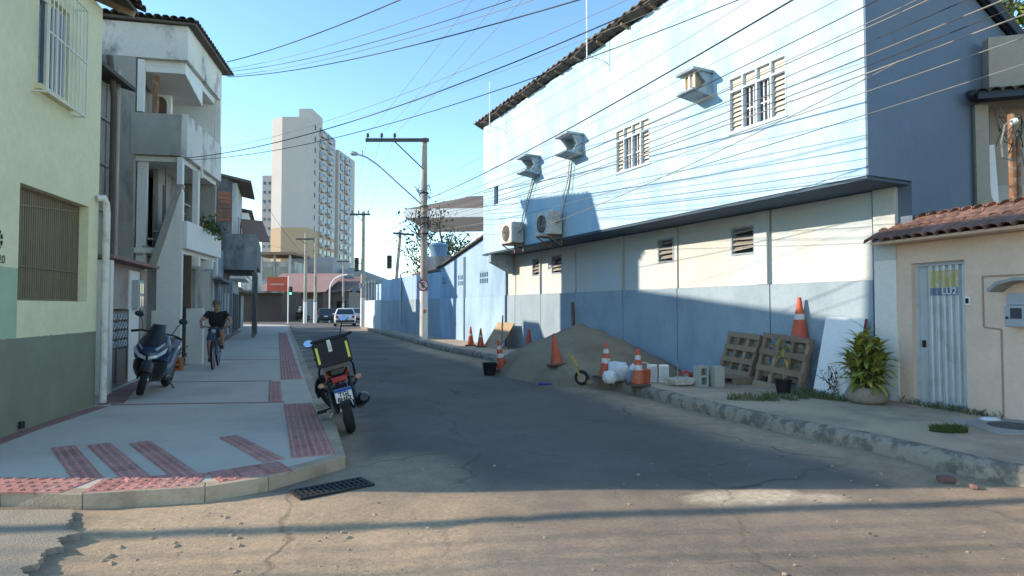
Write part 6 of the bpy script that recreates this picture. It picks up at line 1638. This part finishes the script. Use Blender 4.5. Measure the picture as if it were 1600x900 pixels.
q = MB(); loft(q, [zring(z,xf,xb,hw,nose=.4) for z,xf,xb,hw in ((.585,.05,-.42,.24),(.66,.10,-.42,.265),(.76,.06,-.42,.27),(.86,-.02,-.40,.245),(.96,-.14,-.38,.20),(1.02,-.22,-.36,.15))]); q.build('front_cowl', K['scootblue'], sc, smooth=60)
for sgn in (-1,1):
    q = MB(); q.add([(.13,.02*sgn,.66),(.085,.14*sgn,.70),(-.02,.255*sgn,.82),(.02,.235*sgn,.73),(.095,.13*sgn,.645),(.125,.02*sgn,.61)], [(0,1,4,5),(1,2,3,4)]); q.add([(.10,.02*sgn,.66),(.055,.13*sgn,.70),(-.05,.24*sgn,.82),(-.01,.22*sgn,.73),(.065,.12*sgn,.645),(.095,.02*sgn,.61)], [(5,4,1,0),(4,3,2,1)]); q.build('headlight', K['lampglass'], sc)
    q = MB(); q.add([(.075,.09*sgn,.79),(-.0,.20*sgn,.90),(-.02,.20*sgn,.86),(.06,.11*sgn,.76)], [(0,1,2,3)]); q.add([(.055,.09*sgn,.79),(-.02,.20*sgn,.90),(-.04,.20*sgn,.86),(.04,.11*sgn,.76)], [(3,2,1,0)]); q.build('indicator', K['lampglass'], sc)
q = MB(); vs = []
for j in range(6):
    t_ = j/5; z = .84+.34*t_; hw = .17-.07*t_; xf = .02-.26*t_
    for i in range(7): u = i/6*2-1; vs.append((xf-.10*u*u, hw*u, z))
q.add(vs, [(j*7+i,j*7+i+1,(j+1)*7+i+1,(j+1)*7+i) for j in range(5) for i in range(6)]); q.build('windscreen', K['bikeblack'], sc, smooth=60)
q = MB(); hp = [SS @ Vector(p) for p in ((-.12,-.37,.10),(-.06,-.25,.12),(0,-.1,.1),(0,.1,.1),(-.06,.25,.12),(-.12,.37,.10))]; q.tube(hp, .016, 8); hb2 = q.build('handlebar', K['bikeblack'], sc, smooth=60)
for sgn in (-1,1):
    q = MB(); q.tube([SS @ Vector((-.08,.28*sgn,.115)), SS @ Vector((-.125,.38*sgn,.10))], .021, 8); q.build('grip', K['rubber'], hb2)
    q = MB(); q.tube([SS @ Vector((-.04,.22*sgn,.13)), SS @ Vector((-.02,.27*sgn,.28)), SS @ Vector((-.02,.31*sgn,.34))], .008, 6); mm = q.build('mirror', K['bikeblack'], sc)
    q = MB(); loft(q, [[SS @ Vector(p) for p in oval(x,.335*sgn,.39,ry,rz_,14)] for x,ry,rz_ in ((-.045,.065,.045),(-.02,.07,.05),(.02,.05,.035))]); q.build('shell', K['bikeblack'], mm, smooth=60)
q = MB(); loft(q, [oval(x,0,z,ry,rz_,16,3) for x,z,ry,rz_ in ((-.40,.42,.17,.14),(-.55,.36,.19,.10),(-.75,.40,.19,.14),(-.95,.55,.19,.18),(-1.25,.66,.17,.15),(-1.55,.72,.10,.08),(-1.66,.75,.05,.04))]); q.build('body', K['scootblue'], sc, smooth=60)
q = MB(); loft(q, [oval(x,0,z,ry,rz_,14,3) for x,z,ry,rz_ in ((-.70,.70,.08,.05),(-.82,.74,.13,.06),(-1.1,.76,.15,.06),(-1.25,.82,.15,.06),(-1.55,.85,.11,.05))]); q.build('seat', K['bikeblack'], sc, smooth=60)
q = MB(); q.box(-.72,-.4,-.2,.2,.24,.31); q.build('footboard', K['bikeblack'], sc, bevel=.02)
q = MB(); q.box(-1.35,-.75,-.1,.1,.2,.42); q.build('engine', K['enginegrey'], sc, bevel=.03)
q = MB(); q.tube([(-.75,.16,.2),(-.78,.27,.06)], .014, 6); q.build('kickstand', K['bikeblack'], sc)
q = MB(); q.tube([(-.9,-.15,.25),(-1.1,-.2,.3),(-1.6,-.22,.42)], [.03,.06,.06], 12); q.build('exhaust', K['bikeblack'], sc, smooth=60)

# ---------------------------------------------------------------- people
K['skin'] = mat('skin', (.36,.19,.125), .6, .06, 8, 0)
K['shirt'] = mat('black shirt cloth', (.02,.02,.022), .9, .15, 9, .2)
K['denim'] = mat('blue denim', (.07,.10,.16), .9, .15, 12, .2)
K['hair'] = mat('greying short hair', (.12,.10,.09), .9, .2, 20, .3)
K['shoe'] = mat('dark shoe', (.03,.03,.03), .8, .1, 8, 0)
def skin(name, m, par, pts, edges, rad, root=0, sub=2):
    me = bpy.data.meshes.new(name); me.from_pydata(pts, edges, []); o = bpy.data.objects.new(name, me); C.objects.link(o)
    md = o.modifiers.new('skin', 'SKIN'); md.use_smooth_shade = True
    for i, r_ in enumerate(rad):
        me.skin_vertices[0].data[i].radius = (r_, r_) if not isinstance(r_, tuple) else r_
    me.skin_vertices[0].data[root].use_root = True
    sb = o.modifiers.new('sub', 'SUBSURF'); sb.levels = sub; sb.render_levels = sub
    ev = bpy.data.meshes.new_from_object(o.evaluated_get(bpy.context.evaluated_depsgraph_get()))
    bpy.data.objects.remove(o); bpy.data.meshes.remove(me)
    ev.name = name; ev.materials.clear(); ev.materials.append(m)
    return ev
def person(t, J, shirt, pants, long_pants=False, helmet=None):
    """J: joint dict in the parent's frame (x forward, y left)"""
    names = ['pelvis','chest','neck','head','crown','shoL','elL','wrL','haL','shoR','elR','wrR','haR','hipL','knL','anL','toL','hipR','knR','anR','toR']
    idx = {n: i for i, n in enumerate(names)}
    E = [('pelvis','chest'),('chest','neck'),('neck','head'),('head','crown'),('chest','shoL'),('shoL','elL'),('elL','wrL'),('wrL','haL'),('chest','shoR'),('shoR','elR'),('elR','wrR'),('wrR','haR'),
         ('pelvis','hipL'),('hipL','knL'),('knL','anL'),('anL','toL'),('pelvis','hipR'),('hipR','knR'),('knR','anR'),('anR','toR')]
    rad = {'pelvis':.13,'chest':.125,'neck':.052,'head':.085,'crown':.07,'sho':.06,'el':.042,'wr':.03,'ha':.034,'hip':.095,'kn':.06,'an':.042,'to':.038}
    rl = [rad.get(n, rad.get(n[:-1])) for n in names]
    ev = skin('body', K['skin'], t, [J[n] for n in names], [(idx[a],idx[b]) for a,b in E], rl)
    q = MB(); q.v = [tuple(v.co) for v in ev.vertices]; q.f = [tuple(p.vertices) for p in ev.polygons]; q.m = [0]*len(q.f)
    hd = Vector(J['head']); fw = Vector((1,0,-.1)).normalized()
    # nose, ears and fingers belong to the same body mesh
    q.tube([hd+Vector((.08,0,.02)), hd+Vector((.105,0,-.015)), hd+Vector((.09,0,-.03))], [.008,.016,.01], 6)
    for s_ in (-1,1): q.tube([hd+Vector((-.01,.08*s_,.02)), hd+Vector((-.015,.095*s_,-.02))], .018, 6)
    for s_ in ('L','R'):
        ha = Vector(J['ha'+s_]); w_ = Vector(J['wr'+s_]); d = (ha-w_).normalized(); sd = Vector((0,1 if s_ == 'L' else -1,0))
        for k in range(4):
            o_ = sd*(-.03+.02*k); l_ = (.05,.06,.055,.042)[k]
            q.tube([ha+o_, ha+o_+d*.045, ha+o_+d*.05+Vector((0,0,-l_*.6)), ha+o_+d*.02+Vector((0,0,-l_*.9))], [.010,.010,.009,.007], 5)
        q.tube([w_+d*.04-sd*.03, ha-sd*.055, ha-sd*.055+d*.03+Vector((0,0,-.02))], [.012,.011,.008], 5)
    me = q.mesh('body', K['skin']); smooth_mesh(me, 80); body = put('body', me, t)
    P_ = lambda n: Vector(J[n])
    L_ = lambda a, b, f: tuple(P_(a).lerp(P_(b), f))
    pts = [L_('pelvis','chest',.15), J['chest'], L_('chest','neck',.65), J['shoL'], L_('shoL','elL',.6), J['shoR'], L_('shoR','elR',.6)]
    ev = skin('shirt', shirt, t, pts, [(0,1),(1,2),(1,3),(3,4),(1,5),(5,6)], [.175,.195,.075,.082,.068,.082,.068], 1); put('shirt', ev, body)
    f_ = 1.0 if long_pants else .92
    pts = [J['pelvis'], J['hipL'], L_('hipL','knL',f_), J['hipR'], L_('hipR','knR',f_)]; ed = [(0,1),(1,2),(0,3),(3,4)]; rd = [.15,.112,.085,.112,.085]
    if long_pants: pts += [J['anL'], J['anR']]; ed += [(2,5),(4,6)]; rd += [.06,.06]
    ev = skin('trousers', pants, t, pts, ed, rd, 0); put('trousers', ev, body)
    for s_ in ('L','R'):
        q = MB(); a, b = P_('an'+s_), P_('to'+s_); d = (b-a); d.z = 0; d.normalize()
        q.tube([a-d*.06+Vector((0,0,-.03)), a+Vector((0,0,-.03)), b+d*.02, b+d*.07], [.035,.045,.04,.02], 8); q.build('shoe', K['shoe'], body, smooth=60)
    if helmet:
        q = MB(); q.lathe([(.03,-.14),(.11,-.12),(.135,-.02),(.12,.08),(.06,.135),(.01,.145)], 16, M=Matrix.Translation(hd+Vector((0,0,.03)))); q.build('helmet', helmet, body, smooth=60)
    else:
        q = MB(); q.lathe([(.088,-.01),(.092,.04),(.075,.085),(.04,.11),(.005,.115)], 14, M=Matrix.Translation(hd+Vector((-.012,0,.035)))); q.build('hair', K['hair'], body, smooth=60)
    for s_ in (-1,1):
        q = MB(); q.lathe([(.011,0),(.006,.006)], 8, M=Matrix.Translation(hd+Vector((.083,.033*s_,.022))) @ Matrix.Rotation(R(90),4,'Y')); q.build('eye', K['ink'], body)
    q = MB(); q.bar(hd+Vector((.082,-.025,-.048)), hd+Vector((.082,.025,-.048)), .008, .008); q.build('mouth', mat('lips', (.25,.09,.07), .6, .05, 5, 0), body)

def bicycle(label, loc, rz):
    t = thing('bicycle', label, 'bicycle', loc, rz)
    for x, nm in ((0,'rear_wheel'),(1.05,'front_wheel')):
        q = MB(); torus(q, (0,0,0), .315, .022, 'y', 32, 8); w_ = q.build(nm, K['rubber'], t, smooth=60, loc=(x,0,.337))
        q = MB(); torus(q, (0,0,0), .29, .009, 'y', 28, 5)
        for i in range(12): a = math.pi*i/6; q.tube([(0,.02*(-1)**i,0),(.29*math.cos(a),0,.29*math.sin(a))], .002, 3)
        q.lathe([(.022,-.04),(.022,.04)], 8, M=Matrix.Rotation(R(90),4,'X')); q.build('rim', K['steel'], w_)
    q = MB()
    for a, b in (((.42,0,.30),(.28,0,.78)),((.42,0,.30),(.90,0,.72)),((.30,0,.72),(.88,0,.80)),((.90,0,.68),(.87,0,.88))): q.tube([a,b], .018, 8)
    for y in (-.06,.06): q.tube([(0,y,.337),(.42,y*.4,.30)], .010, 6); q.tube([(0,y,.337),(.30,y*.3,.72)], .009, 6); q.tube([(1.05,y,.337),(.93,y*.8,.68),(.89,y*.3,.72)], .012, 6)
    q.build('frame', mat('dark blue bike paint', (.02,.035,.08), .35, .05, 6, 0, coat=.3), t)
    q = MB(); q.tube([(.76,-.30,.98),(.82,-.2,1.0),(.86,-.05,.97),(.86,.05,.97),(.82,.2,1.0),(.76,.30,.98)], .012, 8); q.tube([(.87,0,.86),(.86,0,.98)], .014, 6); h = q.build('handlebar', K['bikeblack'], t, smooth=60)
    for s_ in (-1,1): 
        q = MB(); q.tube([(.80,.22*s_,.995),(.755,.31*s_,.98)], .017, 8); q.build('grip', K['rubber'], h)
    q = MB(); loft(q, [oval(x,0,.82,ry,.03,10) for x,ry in ((.12,.09),(.2,.10),(.3,.05),(.42,.02))]); q.tube([(.28,0,.75),(.26,0,.82)], .014, 6); q.build('saddle', K['bikeblack'], t, smooth=60)
    q = MB(); q.lathe([(.09,-.004),(.09,.004)], 20, M=Matrix.Translation((.42,-.05,.30)) @ Matrix.Rotation(R(90),4,'X')); q.bar((.42,-.08,.30),(.36,-.08,.15),.015,.02); q.bar((.42,.08,.30),(.48,.08,.45),.015,.02); q.build('crank', K['steel'], t)
    for y, x, z in ((-.13,.36,.14),(.13,.48,.46)):
        q = MB(); q.box(x-.045,x+.045,y-.045,y+.045,z-.012,z+.012); q.build('pedal', K['bikeblack'], t)
    # white front basket plate and lamp
    q = MB(); q.lathe([(.03,0),(.045,.03)], 12, M=Matrix.Translation((.95,0,.9)) @ Matrix.Rotation(R(90),4,'Y')); q.build('lamp', K['lampglass'], t)
    return t
BA = math.atan2(-1, .36)
bl = Vector((-7.35,15.25,HL))
bicycle('dark blue bicycle ridden along the left sidewalk', bl, BA)
pr_ = thing('person', 'cyclist in black t-shirt and denim shorts riding along the sidewalk', 'person', bl, BA)
J = {'pelvis':(.24,0,.90),'chest':(.36,0,1.20),'neck':(.43,0,1.38),'head':(.47,0,1.50),'crown':(.465,0,1.57),
     'shoL':(.38,.18,1.31),'elL':(.52,.33,1.12),'wrL':(.72,.29,1.03),'haL':(.775,.27,1.015),'shoR':(.38,-.18,1.31),'elR':(.52,-.33,1.12),'wrR':(.72,-.29,1.03),'haR':(.775,-.27,1.015),
     'hipL':(.26,.10,.86),'knL':(.62,.14,.88),'anL':(.46,.14,.55),'toL':(.56,.14,.50),'hipR':(.26,-.10,.86),'knR':(.52,-.15,.58),'anR':(.33,-.14,.23),'toR':(.44,-.14,.18)}
person(pr_, J, K['shirt'], K['denim'])

# far motorcyclist waiting at the crossing
FM = math.atan2(-.2, 1)
fm = motorcycle('small far motorcycle with rider by the corner store', (-25.2,71,0), FM, 0, box=False, steer=0)
fr_ = thing('person', 'rider with white helmet and shirt sitting on the far motorcycle', 'person', (-25.2,71,0), FM)
J2 = {'pelvis':(.22,0,.92),'chest':(.36,0,1.22),'neck':(.44,0,1.40),'head':(.48,0,1.53),'crown':(.475,0,1.60),
     'shoL':(.38,.19,1.33),'elL':(.58,.33,1.15),'wrL':(.82,.33,1.10),'haL':(.90,.33,1.09),'shoR':(.38,-.19,1.33),'elR':(.58,-.33,1.15),'wrR':(.82,-.33,1.10),'haR':(.90,-.33,1.09),
     'hipL':(.26,.11,.88),'knL':(.66,.20,.72),'anL':(.40,.24,.36),'toL':(.52,.26,.31),'hipR':(.26,-.11,.88),'knR':(.66,-.20,.72),'anR':(.40,-.24,.36),'toR':(.52,-.26,.31)}
person(fr_, J2, K['plainwhite'], K['denim'], True, K['plainwhite'])

# ---------------------------------------------------------------- cars
def car(label, loc, rz, paint, hatch=True, L_=4.2, W_=1.74, H_=1.5, front_to_cam=False):
    t = thing('car', label, 'car', loc, rz, 'cars at the far crossing')
    hw = W_/2; x0, x1 = -L_/2, L_/2
    st = [(x0,.42,.88,.80),(x0+.1,.28,.98,.93),(x0+.6,.2,1.0,1.0),(x0+1.4,.18,.98,1.0),(0.2,.18,.96,1.0),(x1-1.15,.18,.95,1.0),(x1-.5,.2,.86,.98),(x1-.1,.26,.72,.9),(x1,.36,.62,.78)]
    q = MB(); rings = []
    for x, zb, zt, k in st:
        w = hw*k; zm = zb+(zt-zb)*.55
        rings.append([(x,-w*.9,zb),(x,-w,zb+.12),(x,-w*1.0,zm),(x,-w*.93,zt-.03),(x,-w*.85,zt),(x,w*.85,zt),(x,w*.93,zt-.03),(x,w,zm),(x,w,zb+.12),(x,w*.9,zb)])
    loft(q, rings); bd = q.build('body', paint, t, smooth=35)
    xr0, xr1 = (x0+.35, x1-1.75) if hatch else (x0+.95, x1-1.75)
    q = MB(); b0, b1 = (x0+.12, x1-1.1) if hatch else (x0+.55, x1-1.1)
    def rg(xb, xt_, z, w): return None
    lo = [(b0,-hw*.9,.95),(b1,-hw*.9,.93),(b1,hw*.9,.93),(b0,hw*.9,.95)]; hi = [(xr0,-hw*.68,H_-.05),(xr1,-hw*.68,H_-.05),(xr1,hw*.68,H_-.05),(xr0,hw*.68,H_-.05)]
    q.add(lo+hi, [(0,1,5,4),(1,2,6,5),(2,3,7,6),(3,0,4,7)]); q.build('windows', K['glass'], t)
    q = MB(); rt = [(xr0-.06,-hw*.7,H_-.07),(xr1+.08,-hw*.7,H_-.07),(xr1+.08,hw*.7,H_-.07),(xr0-.06,hw*.7,H_-.07),(xr0+.15,-hw*.55,H_),(xr1-.15,-hw*.55,H_),(xr1-.15,hw*.55,H_),(xr0+.15,hw*.55,H_)]
    q.add(rt, [(0,3,2,1),(4,5,6,7),(0,1,5,4),(1,2,6,5),(2,3,7,6),(3,0,4,7)]); q.build('roof', paint, t, smooth=50)
    for s_ in (-1,1):
        for a, b in (((b0,hw*.905*s_,.95),(xr0,hw*.69*s_,H_-.05)),((b1,hw*.905*s_,.93),(xr1,hw*.69*s_,H_-.05)),(((b0+b1)/2,hw*.905*s_,.95),((xr0+xr1)/2,hw*.69*s_,H_-.05))):
            q = MB(); q.bar(a, b, .07, .05); q.build('pillar', paint, t)
        q = MB(); q.box(x0-.02,x0+.1,(hw*.62 if s_ > 0 else -hw*.88),(hw*.88 if s_ > 0 else -hw*.62),.68,.90); q.build('tail_light', K['tailred'], t, bevel=.03)
        q = MB(); q.box(x1-.22,x1-.02,(hw*.5 if s_ > 0 else -hw*.85),(hw*.85 if s_ > 0 else -hw*.5),.56,.70); q.build('headlight', K['lampglass'], t, bevel=.03)
        q = MB(); q.box(b1-.35,b1-.2,(hw*.95 if s_ > 0 else -hw*1.12),(hw*1.12 if s_ > 0 else -hw*.95),.95,1.07); q.build('mirror', paint, t, bevel=.02)
        for x in (x0+.75, x1-.8):
            q = MB(); q.lathe([(.31,-.1),(.33,-.07),(.33,.07),(.31,.1)], 22, M=Matrix.Translation((x,(hw-.1)*s_,.32)) @ Matrix.Rotation(R(90),4,'X')); w_ = q.build('wheel', K['rubber'], t, smooth=40)
            q = MB(); q.lathe([(.2,-.105),(.2,.105)], 16, M=Matrix.Translation((x,(hw-.1)*s_,.32)) @ Matrix.Rotation(R(90),4,'X')); q.build('rim', K['steel'], w_)
    q = MB(); q.box(x0-.04,x0+.12,-hw*.86,hw*.86,.34,.52); q.build('rear_bumper', K['bikeblack'], t, bevel=.03)
    q = MB(); q.box(x0-.025,x0+.02,-.2,.2,.6,.72); q.build('number_plate', K['signwhite'], t)
    q = MB(); q.box(x1-.06,x1+.02,-hw*.7,hw*.7,.3,.48); q.build('grille', K['bikeblack'], t, bevel=.02)
    return t
CA = math.atan2(1,-.30)
car('white hatchback stopped in the middle of the far crossing', (-14.3,52.0,0), CA, mat('white car paint', (.70,.71,.72), .3, .02, 2, 0, coat=.5, fine=0))
car('dark blue car parked left of the white hatchback', (-19.4,63.5,0), CA, mat('dark blue car paint', (.03,.05,.09), .3, .03, 2, 0, coat=.5, fine=0))
car('silver car facing the camera right of the white hatchback', (-17.1,66,0), CA+math.pi, mat('silver car paint', (.42,.43,.45), .3, .03, 2, 0, metal=.4, coat=.5, fine=0), front_to_cam=True)
# orange stool by the scooter
os_ = thing('orange_crate', 'faded orange crate with plants standing behind the scooter', 'crate', (-7.75,14.05,HL), .3)
q = MB(); q.wall(-.14,.14,0,.3,[(-.1,.1,.05,.12),(-.1,.1,.17,.25)], y=-.12, t=.02); q.box(-.14,-.12,-.099,.12,0,.3); q.box(.12,.14,-.099,.12,0,.3); q.box(-.119,.119,.1,.12,0,.3); q.build('crate', mat('faded orange plastic', (.40,.15,.06), .7, .1, 5, 0), os_)
pts = [Vector((random.gauss(0,.10),random.gauss(0,.08),.34+abs(random.gauss(0,.10)))) for i in range(90)]
foliage('leaves', K['leafdark'], os_, pts, .09, 6)
